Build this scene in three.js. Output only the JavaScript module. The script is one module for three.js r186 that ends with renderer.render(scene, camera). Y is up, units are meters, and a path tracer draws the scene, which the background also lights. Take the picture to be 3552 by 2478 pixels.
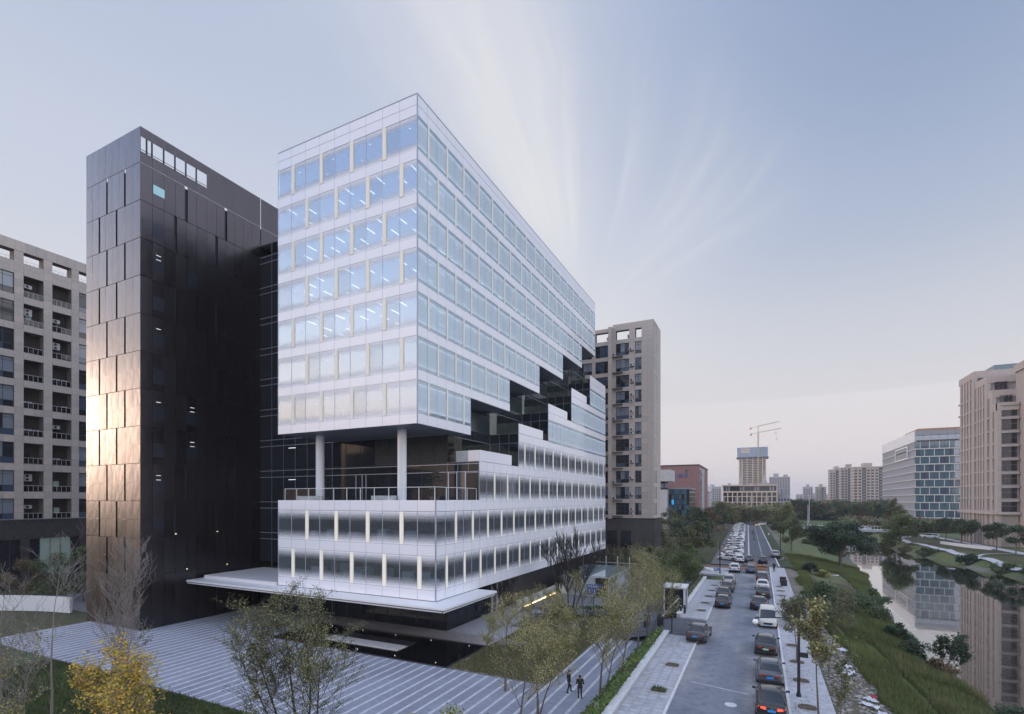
import * as THREE from 'three';
import { mergeGeometries } from 'three/addons/utils/BufferGeometryUtils.js';
import { MarchingCubes } from 'three/addons/objects/MarchingCubes.js';

// ---------------------------------------------------------------- camera, sky, sun, exposure
const scene = new THREE.Scene();
const W = 1024, H = 714, YAW = 0.4559;                       // the street runs along -z, the lens looks 26 degrees left of it
const camera = new THREE.PerspectiveCamera(70.38, W / H, 0.5, 9000);
camera.position.set(0, 13.5, 0);
camera.rotation.y = YAW;
camera.setViewOffset(W, H, 0, -143, W, H);                    // shifted lens: verticals stay upright
const renderer = new THREE.WebGLRenderer({ antialias: true });
renderer.setSize(W, H);
renderer.toneMapping = THREE.LinearToneMapping;
renderer.toneMappingExposure = 2.25;
renderer.shadowMap.enabled = true;

const sunDir = new THREE.Vector3(-0.93, 0.092, 0.30).normalize();
const sun = new THREE.DirectionalLight(new THREE.Color(1, 0.74, 0.54), 0.5);
sun.position.copy(sunDir).multiplyScalar(400).add(new THREE.Vector3(-20, 0, -90));
sun.target.position.set(-20, 0, -90);
sun.castShadow = true; sun.shadow.radius = 24;
sun.shadow.mapSize.set(2048, 2048);
Object.assign(sun.shadow.camera, { left: -220, right: 220, top: 160, bottom: -160, near: 1, far: 1200 });
scene.add(sun, sun.target);

// deterministic noise
function rng(seed) { let a = seed >>> 0; return () => { a = (a + 0x6d2b79f5) | 0; let t = Math.imul(a ^ (a >>> 15), 1 | a); t = (t + Math.imul(t ^ (t >>> 7), 61 | t)) ^ t; return ((t ^ (t >>> 14)) >>> 0) / 4294967296; }; }
function hash(x, y, s = 0) { let h = Math.imul(x | 0, 374761393) + Math.imul(y | 0, 668265263) + Math.imul(s | 0, 974634777); h = Math.imul(h ^ (h >>> 13), 1274126177); return ((h ^ (h >>> 16)) >>> 0) / 4294967296; }
const mod = (a, n) => ((a % n) + n) % n;
function vnoise(x, y, s = 0, px = 0, py = 0) {
  const ix = Math.floor(x), iy = Math.floor(y), fx = x - ix, fy = y - iy, u = fx * fx * (3 - 2 * fx), v = fy * fy * (3 - 2 * fy);
  const h = (a, b) => hash(px ? mod(a, px) : a, py ? mod(b, py) : b, s);
  return (h(ix, iy) * (1 - u) + h(ix + 1, iy) * u) * (1 - v) + (h(ix, iy + 1) * (1 - u) + h(ix + 1, iy + 1) * u) * v;
}
function fbm(x, y, oct = 4, s = 0, p = 0) { let a = 0.5, t = 0, n = 0; for (let i = 0; i < oct; i++) { t += a * vnoise(x, y, s + i, p, p); n += a; a *= 0.5; x *= 2; y *= 2; p *= 2; } return t / n; }
const clamp = THREE.MathUtils.clamp, lerp = THREE.MathUtils.lerp, sstep = THREE.MathUtils.smoothstep;

// computed evening sky: air, cirrus, and fill brightness added behind the lens and overhead
function makeSky() {
  const w = 2048, h = 1024, data = new Float32Array(w * h * 4), E = 1.13 / renderer.toneMappingExposure;
  const ramp = (e, stops) => { for (let i = 1; i < stops.length; i++) if (e <= stops[i][0]) { const t = (e - stops[i - 1][0]) / (stops[i][0] - stops[i - 1][0]), k = t * t * (3 - 2 * t) * 0.5 + t * 0.5; return [0, 1, 2].map((c) => lerp(stops[i - 1][1][c], stops[i][1][c], k)); } return stops[stops.length - 1][1]; };
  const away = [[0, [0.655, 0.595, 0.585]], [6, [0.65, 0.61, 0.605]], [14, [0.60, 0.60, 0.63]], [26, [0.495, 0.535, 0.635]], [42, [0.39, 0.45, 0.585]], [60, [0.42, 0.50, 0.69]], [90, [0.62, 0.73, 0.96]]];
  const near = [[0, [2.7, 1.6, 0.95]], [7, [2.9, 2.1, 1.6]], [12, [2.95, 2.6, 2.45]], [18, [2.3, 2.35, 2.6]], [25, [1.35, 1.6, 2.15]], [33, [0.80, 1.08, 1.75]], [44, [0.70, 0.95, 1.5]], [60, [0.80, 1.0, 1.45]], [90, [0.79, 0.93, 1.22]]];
  const sunAz = Math.atan2(0.5, -0.8), fx = -Math.sin(YAW), fz = -Math.cos(YAW), rx = Math.cos(YAW), rz = -Math.sin(YAW);
  for (let r = 0; r < h; r++) {
    const el = ((r + 0.5) / h - 0.5) * Math.PI, y = Math.sin(el), cl = Math.cos(el), e = Math.max(0, el * 180 / Math.PI);
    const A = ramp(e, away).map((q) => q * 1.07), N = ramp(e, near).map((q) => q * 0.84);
    for (let c = 0; c < w; c++) {
      const az = ((c + 0.5) / w - 0.5) * 2 * Math.PI, x = Math.cos(az) * cl, z = Math.sin(az) * cl, f = x * fx + z * fz, g = Math.cos(az) * fx + Math.sin(az) * fz;
      const d = Math.cos(az - sunAz), k = sstep(d, 0.66, 0.99), back = 1 + 0.75 * sstep(-g, -0.45, 0.7) * sstep(90 - e, 0, 40);  // sky behind the lens is brightened here as added fill
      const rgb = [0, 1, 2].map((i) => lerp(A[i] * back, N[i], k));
      // deepened at upper right; brightening added opposite the afterglow lights the right faces
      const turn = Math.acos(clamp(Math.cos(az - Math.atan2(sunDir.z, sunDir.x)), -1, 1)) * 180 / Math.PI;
      const side = (z < 0 || x > 0 ? 1 : 0) * Math.exp(-Math.pow((turn - 124) / 26, 2)) * (z < 0 ? 1 : 0) * sstep(e, 3, 38), antiFill = 1 + 0.95 * sstep(turn, 132, 172) * (1 - sstep(e, 50, 85));
      rgb[0] *= (1 - 0.42 * side) * antiFill; rgb[1] *= (1 - 0.33 * side) * antiFill; rgb[2] *= (1 - 0.22 * side) * antiFill;
      if (f > 0.12 && y > 0) {
        // cirrus: a fan of fibres that opens upwards from low behind the white building
        const u = (x * rx + z * rz) / f - 0.134, v = y / f - 0.335, rho = Math.hypot(u, v), wob = (fbm(u * 4 + 3, v * 4, 3, 44) - 0.5);
        let th = Math.atan2(v, u) * 180 / Math.PI; th -= 9 * rho * (th < 80 ? 1 : 0.2) + wob * (5 + 5 * rho);
        if (th > -30 && th < 200) {
          const fine = 0.55 * fbm(th * 0.3 + rho * 1.6, rho * 2.2, 4, 7) + 0.45 * fbm(th * 0.75, rho * 3.5, 3, 17), mid = fbm(th * 0.16, rho * 1.7 + 5, 3, 70), wisp = Math.pow(clamp(fine * 1.1 - 0.08, 0, 1), 1.2);
          const plume = Math.exp(-Math.pow((th - 108) / 17, 2)) * sstep(rho, 0.02, 0.3) * (1 - 0.55 * sstep(rho, 0.45, 1.2));
          const arcs = sstep(th, 17, 30) * (1 - sstep(th, 88, 118)) * sstep(rho, 0.03, 0.3) * (1 - sstep(rho, 0.26, 0.62 + 0.25 * sstep(th, 40, 80)));
          const q = clamp(plume * (0.56 + 0.55 * wisp * (0.35 + mid)) + arcs * (0.05 + 0.46 * wisp * Math.pow(mid * 1.4, 3) * (0.3 + 1.1 * fbm(th * 0.1, rho * 5 + 2, 3, 91))) + 0.5 * Math.exp(-rho * rho / 0.035) * (0.6 + 0.5 * wisp), 0, 0.92);
          rgb[0] = lerp(rgb[0], 0.74, q); rgb[1] = lerp(rgb[1], 0.728, q); rgb[2] = lerp(rgb[2], 0.735, q);
        }
      }
      const o = (r * w + c) * 4;
      data[o] = rgb[0] * E; data[o + 1] = rgb[1] * E; data[o + 2] = rgb[2] * E; data[o + 3] = 1;
    }
  }
  const t = new THREE.DataTexture(data, w, h, THREE.RGBAFormat, THREE.FloatType);
  t.mapping = THREE.EquirectangularReflectionMapping; t.magFilter = t.minFilter = THREE.LinearFilter; t.needsUpdate = true;
  return t;
}
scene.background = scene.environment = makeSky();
scene.fog = new THREE.FogExp2(new THREE.Color(0.80, 0.80, 0.86), 0.0002);

// ---------------------------------------------------------------- naming
const used = new Map();
function numbered(n) { const k = used.get(n) ?? 0; used.set(n, k + 1); return k ? n + '_' + String(k).padStart(3, '0') : n; }
function tag(o, label, category, group) { o.userData.label = label; if (category) o.userData.category = category; if (group) o.userData.group = group; return o; }
function shade(o) { o.traverse((m) => { if (m.isMesh) { m.castShadow = true; m.receiveShadow = true; } }); return o; }
function thing(name, label, category, pos = [0, 0, 0], turn = 0, group) {
  const g = new THREE.Group(); g.name = numbered(name); g.position.set(...pos); g.rotation.y = turn; scene.add(g);
  return tag(g, label, category, group);
}
function part(parent, name, geo, mat, label) {
  const m = new THREE.Mesh(Array.isArray(geo) ? merge(geo) : geo, mat); m.name = name; m.castShadow = m.receiveShadow = true; parent.add(m);
  if (label) m.userData.label = label; return m;
}
function stuff(m) { m.userData.kind = 'stuff'; return m; }
function struct(name, geo, mat) { const m = part(scene, numbered(name), geo, mat); m.userData.kind = 'structure'; return m; }
function copyOf(src, pos, turn, label, base) {
  const c = src.clone(); c.name = numbered(base ?? src.name.replace(/_\d{3}$/, '')); c.userData = { ...src.userData }; c.position.set(...pos); c.rotation.y = turn; if (label) c.userData.label = label; scene.add(c); return c;
}
function merge(list) {
  list = list.map((g) => { g = g.index ? g.toNonIndexed() : g; for (const k of Object.keys(g.attributes)) if (!['position', 'normal', 'uv', 'color'].includes(k)) g.deleteAttribute(k); return g; });
  const anyC = list.some((g) => g.attributes.color);
  for (const g of list) {
    if (!g.attributes.uv) g.setAttribute('uv', new THREE.BufferAttribute(new Float32Array(g.attributes.position.count * 2), 2));
    if (anyC && !g.attributes.color) g.setAttribute('color', new THREE.BufferAttribute(new Float32Array(g.attributes.position.count * 3).fill(1), 3));
  }
  return mergeGeometries(list, false);
}
// uv in metres, from the way each face points
function metric(g, off = 0) {
  const p = g.attributes.position, n = g.attributes.normal, uv = new Float32Array(p.count * 2);
  for (let i = 0; i < p.count; i++) {
    const ax = Math.abs(n.getX(i)), ay = Math.abs(n.getY(i)), az = Math.abs(n.getZ(i));
    if (ay >= ax && ay >= az) { uv[i * 2] = p.getX(i) + off; uv[i * 2 + 1] = p.getZ(i); } else if (ax >= az) { uv[i * 2] = p.getZ(i) + off; uv[i * 2 + 1] = p.getY(i); } else { uv[i * 2] = p.getX(i) + off; uv[i * 2 + 1] = p.getY(i); }
  }
  g.setAttribute('uv', new THREE.BufferAttribute(uv, 2)); return g;
}
function box(x0, x1, y0, y1, z0, z1) { const g = new THREE.BoxGeometry(Math.abs(x1 - x0), Math.abs(y1 - y0), Math.abs(z1 - z0)); g.translate((x0 + x1) / 2, (y0 + y1) / 2, (z0 + z1) / 2); return metric(g); }
// a box with small chamfers on its long edges (an extruded outline)
function slab(w, h, d, ch = 0.01) {
  const s = new THREE.Shape(), a = w / 2 - ch, b = h / 2 - ch; s.moveTo(-a, -b); s.lineTo(a, -b); s.lineTo(a, b); s.lineTo(-a, b); s.closePath();
  const g = new THREE.ExtrudeGeometry(s, { depth: d - 2 * ch, bevelEnabled: true, bevelSize: ch, bevelThickness: ch, bevelSegments: 1 }); g.translate(0, 0, -d / 2 + ch); return metric(g);
}
function bar(a, b, r0, r1 = r0, seg = 6) {
  const A = new THREE.Vector3(...a), B = new THREE.Vector3(...b), d = B.clone().sub(A), g = new THREE.CylinderGeometry(r1, r0, d.length(), seg, 1);
  g.translate(0, d.length() / 2, 0); g.applyQuaternion(new THREE.Quaternion().setFromUnitVectors(new THREE.Vector3(0, 1, 0), d.normalize())); g.translate(A.x, A.y, A.z); return g;
}
function cyl(r0, r1, h, x, y, z, seg = 16) { const g = new THREE.CylinderGeometry(r1, r0, h, seg); g.translate(x, y + h / 2, z); return g; }
function tint(g, c) { const n = g.attributes.position.count, a = new Float32Array(n * 3); for (let i = 0; i < n; i++) a.set(c, i * 3); g.setAttribute('color', new THREE.BufferAttribute(a, 3)); return g; }

// ---------------------------------------------------------------- materials
const lin = (r, g, b) => new THREE.Color().setRGB(r, g, b);
const toS = (c) => Math.round(255 * clamp(c <= 0.0031308 ? 12.92 * c : 1.055 * Math.pow(c, 1 / 2.4) - 0.055, 0, 1));
function tex(n, fn, metres, srgb = true, ny = n) {                  // a tile of n x ny texels, one tile per "metres"
  const d = new Uint8Array(n * ny * 4);
  for (let y = 0; y < ny; y++) for (let x = 0; x < n; x++) { const c = fn(x / n, y / ny, x, y), o = (y * n + x) * 4; for (let i = 0; i < 3; i++) d[o + i] = srgb ? toS(c[i]) : Math.round(255 * clamp(c[i], 0, 1)); d[o + 3] = 255; }
  const t = new THREE.DataTexture(d, n, ny); t.wrapS = t.wrapT = THREE.RepeatWrapping; t.magFilter = t.minFilter = THREE.LinearFilter; if (srgb) t.colorSpace = THREE.SRGBColorSpace;
  const m = Array.isArray(metres) ? metres : [metres, metres]; t.repeat.set(1 / m[0], 1 / m[1]); t.needsUpdate = true; return t;
}
const grain = (r, g, b, amp, metres, seed, n = 256) => tex(n, (u, v, x, y) => { const k = 1 + amp * ((fbm(u * 8, v * 8, 4, seed, 8) - 0.5) * 1.6 + (hash(x, y, seed) - 0.5) * 0.7); return [r * k, g * k, b * k]; }, metres);
const M = (o) => new THREE.MeshStandardMaterial({ roughness: 0.8, ...o });
const P = (o) => new THREE.MeshPhysicalMaterial({ roughness: 0.5, ...o });
const bumpT = tex(256, (u, v, x, y) => { const k = 0.6 * fbm(u * 16, v * 16, 4, 61, 16) + 0.4 * hash(x, y, 62); return [k, k, k]; }, 2, false);
const white = lin(1, 1, 1);
const mats = {
  asphalt: M({ vertexColors: true, map: grain(0.92, 0.93, 0.95, 0.42, 3, 3), bumpMap: bumpT, bumpScale: 0.01, roughness: 0.88 }),
  paving: M({ vertexColors: true, map: tex(256, (u, v, x, y) => { const fu = mod(u * 8, 1), row = Math.floor(v * 16), fv = mod(v * 16, 1), fb = mod(u * 8 + (row % 2) * 0.5, 1), j = (fb < 0.05 || fv < 0.1) ? 0.72 : 1; const id = hash(Math.floor(u * 8 + (row % 2) * 0.5) % 8, row, 9); const k = j * (0.86 + 0.16 * id + 0.14 * (hash(x, y, 4) - 0.5)); return [0.9 * k, 0.9 * k, 0.92 * k]; }, 2.4), bumpMap: bumpT, bumpScale: 0.006, roughness: 0.8 }),
  strip: M({ map: grain(0.66, 0.66, 0.68, 0.2, 2, 5), roughness: 0.75 }),
  paleStrip: M({ map: grain(0.50, 0.51, 0.56, 0.2, 2, 55), roughness: 0.75 }),
  pathLamp: M({ color: white, emissive: lin(1, 0.8, 0.4), emissiveIntensity: 0.8 }),
  concrete: M({ map: grain(0.46, 0.46, 0.48, 0.30, 3, 6), bumpMap: bumpT, bumpScale: 0.006 }),
  slab: M({ map: grain(0.44, 0.44, 0.47, 0.34, 2.5, 8), bumpMap: bumpT, bumpScale: 0.005, roughness: 0.82 }),
  slabB: M({ map: grain(0.48, 0.48, 0.51, 0.34, 2.1, 18), bumpMap: bumpT, bumpScale: 0.005, roughness: 0.82 }),
  slabC: M({ map: grain(0.39, 0.39, 0.42, 0.34, 2.3, 28), bumpMap: bumpT, bumpScale: 0.005, roughness: 0.82 }),
  terrain: M({ vertexColors: true, map: grain(0.9, 0.9, 0.9, 0.7, 4, 12), bumpMap: bumpT, bumpScale: 0.05, roughness: 0.95 }),
  spandrel: P({ color: lin(0.84, 0.84, 0.89), roughness: 0.16, clearcoat: 0.5, clearcoatRoughness: 0.05 }),
  spandrelB: P({ color: lin(0.82, 0.83, 0.89), roughness: 0.2, clearcoat: 0.5, clearcoatRoughness: 0.06 }),
  mullion: M({ color: lin(0.42, 0.45, 0.53), roughness: 0.4, metalness: 0.4 }),
  fin: M({ color: lin(0.88, 0.845, 0.76), roughness: 0.5 }),
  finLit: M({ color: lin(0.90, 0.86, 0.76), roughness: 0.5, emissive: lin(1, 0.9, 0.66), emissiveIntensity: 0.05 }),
  glassSide: P({ color: lin(0.70, 0.88, 1.0), transmission: 1, thickness: 0, roughness: 0.02, ior: 2.0, metalness: 0.5 }),
  glassLow: P({ color: lin(0.62, 0.72, 0.82), transmission: 1, thickness: 0, roughness: 0.015, ior: 1.75, metalness: 0.06 }),
  finEdge: M({ color: lin(0.90, 0.84, 0.68), roughness: 0.5 }),
  glass: P({ color: lin(0.70, 0.83, 0.97), transmission: 1, thickness: 0, roughness: 0.015, ior: 2.0, metalness: 0.46 }),
  glassB: P({ color: lin(0.68, 0.81, 0.95), transmission: 1, thickness: 0, roughness: 0.03, ior: 1.95, metalness: 0.42 }),
  clear: P({ color: lin(0.86, 0.91, 0.92), transmission: 1, thickness: 0, roughness: 0.01, ior: 1.22 }),
  stoneDull: M({ map: grain(0.034, 0.037, 0.046, 0.5, 2.5, 34), roughness: 0.55 }),
  greenGlass: P({ color: lin(0.30, 0.44, 0.42), transmission: 1, thickness: 0, roughness: 0.02, ior: 1.9 }),
  darkGlass: P({ color: lin(0.018, 0.022, 0.03), roughness: 0.05, ior: 1.4, specularIntensity: 0.8 }),
  dimGlass: P({ color: lin(0.03, 0.04, 0.06), roughness: 0.08, ior: 1.7 }),
  whiteMetal: P({ color: lin(0.72, 0.72, 0.75), roughness: 0.4, clearcoat: 0.2 }),
  greyMetal: M({ color: lin(0.30, 0.32, 0.36), roughness: 0.45, metalness: 0.5 }),
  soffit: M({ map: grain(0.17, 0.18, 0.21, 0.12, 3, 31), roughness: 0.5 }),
  darkMetal: M({ color: lin(0.03, 0.032, 0.04), roughness: 0.5, metalness: 0.3 }),
  darkStone: P({ map: grain(0.05, 0.048, 0.055, 0.5, 2.5, 33), roughness: 0.35, clearcoat: 0.25 }),
  interior: M({ color: lin(0.36, 0.38, 0.43), roughness: 0.9 }),
  core: M({ map: grain(0.22, 0.22, 0.25, 0.2, 4, 35), roughness: 0.9 }),
  lampWhite: M({ color: white, emissive: lin(1, 1, 0.98), emissiveIntensity: 0.75 }),
  lampDim: M({ color: white, emissive: lin(0.9, 0.95, 1), emissiveIntensity: 0.35 }),
  ledWarm: M({ color: white, emissive: lin(1, 0.72, 0.3), emissiveIntensity: 1.5 }),
  water: P({ color: lin(0.012, 0.018, 0.018), roughness: 0.03, ior: 1.8, clearcoat: 1, clearcoatRoughness: 0.02, bumpMap: tex(256, (u, v) => { const k = fbm(u * 12, v * 12, 4, 81, 12); return [k, k, k]; }, 9, false), bumpScale: 0.008 }),
  pool: P({ color: lin(0.008, 0.008, 0.009), roughness: 0.02, ior: 1.34, bumpMap: tex(256, (u, v) => { const k = fbm(u * 8, v * 8, 3, 82, 8); return [k, k, k]; }, 5, false), bumpScale: 0.002 }),
  bark: M({ map: grain(0.13, 0.115, 0.10, 0.6, 0.7, 41), roughness: 0.95 }),
  barkGrey: M({ map: grain(0.22, 0.195, 0.185, 0.4, 0.7, 42), roughness: 0.95 }),
  barkDark: M({ map: grain(0.05, 0.046, 0.045, 0.5, 0.7, 43), roughness: 0.95 }),
  leaf: P({ color: white, vertexColors: true, transmission: 0.3, thickness: 0, roughness: 0.95, ior: 1.3, side: THREE.DoubleSide }),
  leafSolid: M({ color: white, vertexColors: true, roughness: 0.9, side: THREE.DoubleSide }),
  red: M({ color: lin(0.45, 0.03, 0.03), roughness: 0.5 }),
  blue: M({ color: lin(0.03, 0.12, 0.42), roughness: 0.5 }),
  orange: M({ color: lin(0.55, 0.22, 0.05), roughness: 0.6 }),
  soil: M({ map: grain(0.11, 0.08, 0.06, 0.6, 2, 45), roughness: 0.95 }),
};
// the dot print of the window glass: white enamel dots that grow towards head and sill until they join
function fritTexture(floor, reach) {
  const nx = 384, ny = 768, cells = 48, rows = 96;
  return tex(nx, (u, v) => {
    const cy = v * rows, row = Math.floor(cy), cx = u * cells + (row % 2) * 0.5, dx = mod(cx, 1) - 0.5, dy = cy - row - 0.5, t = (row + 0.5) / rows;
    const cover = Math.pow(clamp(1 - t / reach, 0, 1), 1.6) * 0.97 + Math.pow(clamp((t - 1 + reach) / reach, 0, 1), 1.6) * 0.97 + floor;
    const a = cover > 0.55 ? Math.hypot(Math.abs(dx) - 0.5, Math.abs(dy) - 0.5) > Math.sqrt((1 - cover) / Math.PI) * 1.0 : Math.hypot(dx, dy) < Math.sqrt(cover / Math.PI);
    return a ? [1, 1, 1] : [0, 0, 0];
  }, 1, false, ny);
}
for (const [n, f, q] of [['frit', 0.03, 0.27], ['fritLow', 0.012, 0.36], ['fritBrightened', 0.50, 0.3]]) { mats[n] = M({ color: n === 'fritBrightened' ? lin(0.76, 0.87, 0.96) : lin(0.86, 0.88, 0.94), roughness: 0.45, alphaMap: fritTexture(f, q), transparent: true, side: THREE.DoubleSide }); mats[n].alphaMap.repeat.set(1, 1); }  // the dense one adds even pale cover so right panes look luminous
// ---------------------------------------------------------------- the white office building: stepped upper block and podium
const FL = 4.2, ZF = -39.3, ZB = -97.05, XL = -48.4, XT = -29.3, XP = -27.2, XC = -31.3, ZC = -47.5, PY = -1.1;   // floor height and main planes; PY is the plaza level
const BF = 19.1 / 9, BR = 1.65;
const GEO = {};
const plane = (w, h) => GEO[`p${w.toFixed(3)},${h.toFixed(3)}`] ??= new THREE.PlaneGeometry(w, h);
const panelG = (w, h) => GEO[`s${w.toFixed(3)},${h.toFixed(3)}`] ??= slab(w, h, 0.06, 0.008);
const boxG = (w, h, d) => GEO[`b${w.toFixed(3)},${h.toFixed(3)},${d.toFixed(3)}`] ??= metric(new THREE.BoxGeometry(w, h, d));
function put(parent, name, geo, mat, x, y, z, ry = 0) { const m = part(parent, name, geo, mat); m.position.set(x, y, z); m.rotation.y = ry; return m; }

// One face of curtain wall. side 'f' looks to +z (u = x), 'r' looks to +x (u = -z). Every pane, panel, fin and mullion is a part.
function curtain(t, side, at, u0, bw, cols, floors, opt = {}) {
  const ry = side === 'f' ? 0 : Math.PI / 2, FW = opt.finW ?? 0.4;
  const P3 = (u, y, out) => (side === 'f' ? [u, y, at + out] : [at + out, y, -u]);
  const add = (name, geo, mat, u, y, out) => put(t, name, geo, mat, ...P3(u, y, out), ry);
  const lo = [], hi = [];
  for (const { n, c0, c1, low } of floors) {
    const y0 = 0.8 + FL * n, yb = FL * n - FL + 4.0;
    for (let c = c0; c < c1; c++) {
      const u = u0 + bw * (c + 0.5), g = opt.glassOf ? opt.glassOf(c, n) : mats.glass;
      add('window_pane', plane(bw - 0.05, 3.2), g, u, y0 + 1.6, -0.035);
      add('dot_print', plane(bw - 0.06, 3.16), opt.print ?? mats.frit, u, y0 + 1.6, -0.029);  // on right faces this layer also carries the added pale brightness
      add('white_panel', panelG(bw - 0.045, 0.955), (c * 7 + n * 3) % 5 ? mats.spandrel : mats.spandrelB, u, yb + 0.5, -0.03);
      if ((c + n) % 2 === (opt.odd ?? 0) && c > 0 && !(opt.noFin && opt.noFin(n))) { add('vent_fin', boxG(FW, 3.16, 0.09), opt.fin ?? mats.fin, u - bw / 2 + 0.045 + FW / 2, y0 + 1.6, -0.01); add('fin_edge', boxG(0.05, 3.16, 0.06), mats.finEdge, u - bw / 2 + 0.075 + FW, y0 + 1.6, -0.012); }
    }
    for (const y of [y0, y0 + 3.2]) add('transom', boxG(bw * (c1 - c0), 0.05, 0.06), mats.mullion, u0 + bw * (c0 + c1) / 2, y, -0.05);
    for (let c = c0; c <= c1; c++) { lo[c] = Math.min(lo[c] ?? 99, low ?? yb); hi[c] = Math.max(hi[c] ?? 0, y0 + 3.2); }
  }
  for (const { y, h, c0, c1 } of opt.caps ?? []) { for (let c = c0; c < c1; c++) add('white_panel', panelG(bw - 0.045, h - 0.045), (c % 4) ? mats.spandrel : mats.spandrelB, u0 + bw * (c + 0.5), y + h / 2, -0.03); for (let c = c0; c <= c1; c++) hi[c] = Math.max(hi[c] ?? 0, y + h); add('transom', boxG(bw * (c1 - c0), 0.05, 0.06), mats.mullion, u0 + bw * (c0 + c1) / 2, y, -0.05); }
  lo.forEach((y, c) => { const h = hi[c] - y; add('mullion', boxG(0.055, h, 0.07), mats.mullion, u0 + bw * c, y + h / 2, -0.045); });
}
const glassLow = () => mats.glassLow;
const glassMix = (c, n) => (((c * 13 + n * 7) % 4) ? mats.glass : mats.glassB);

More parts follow.
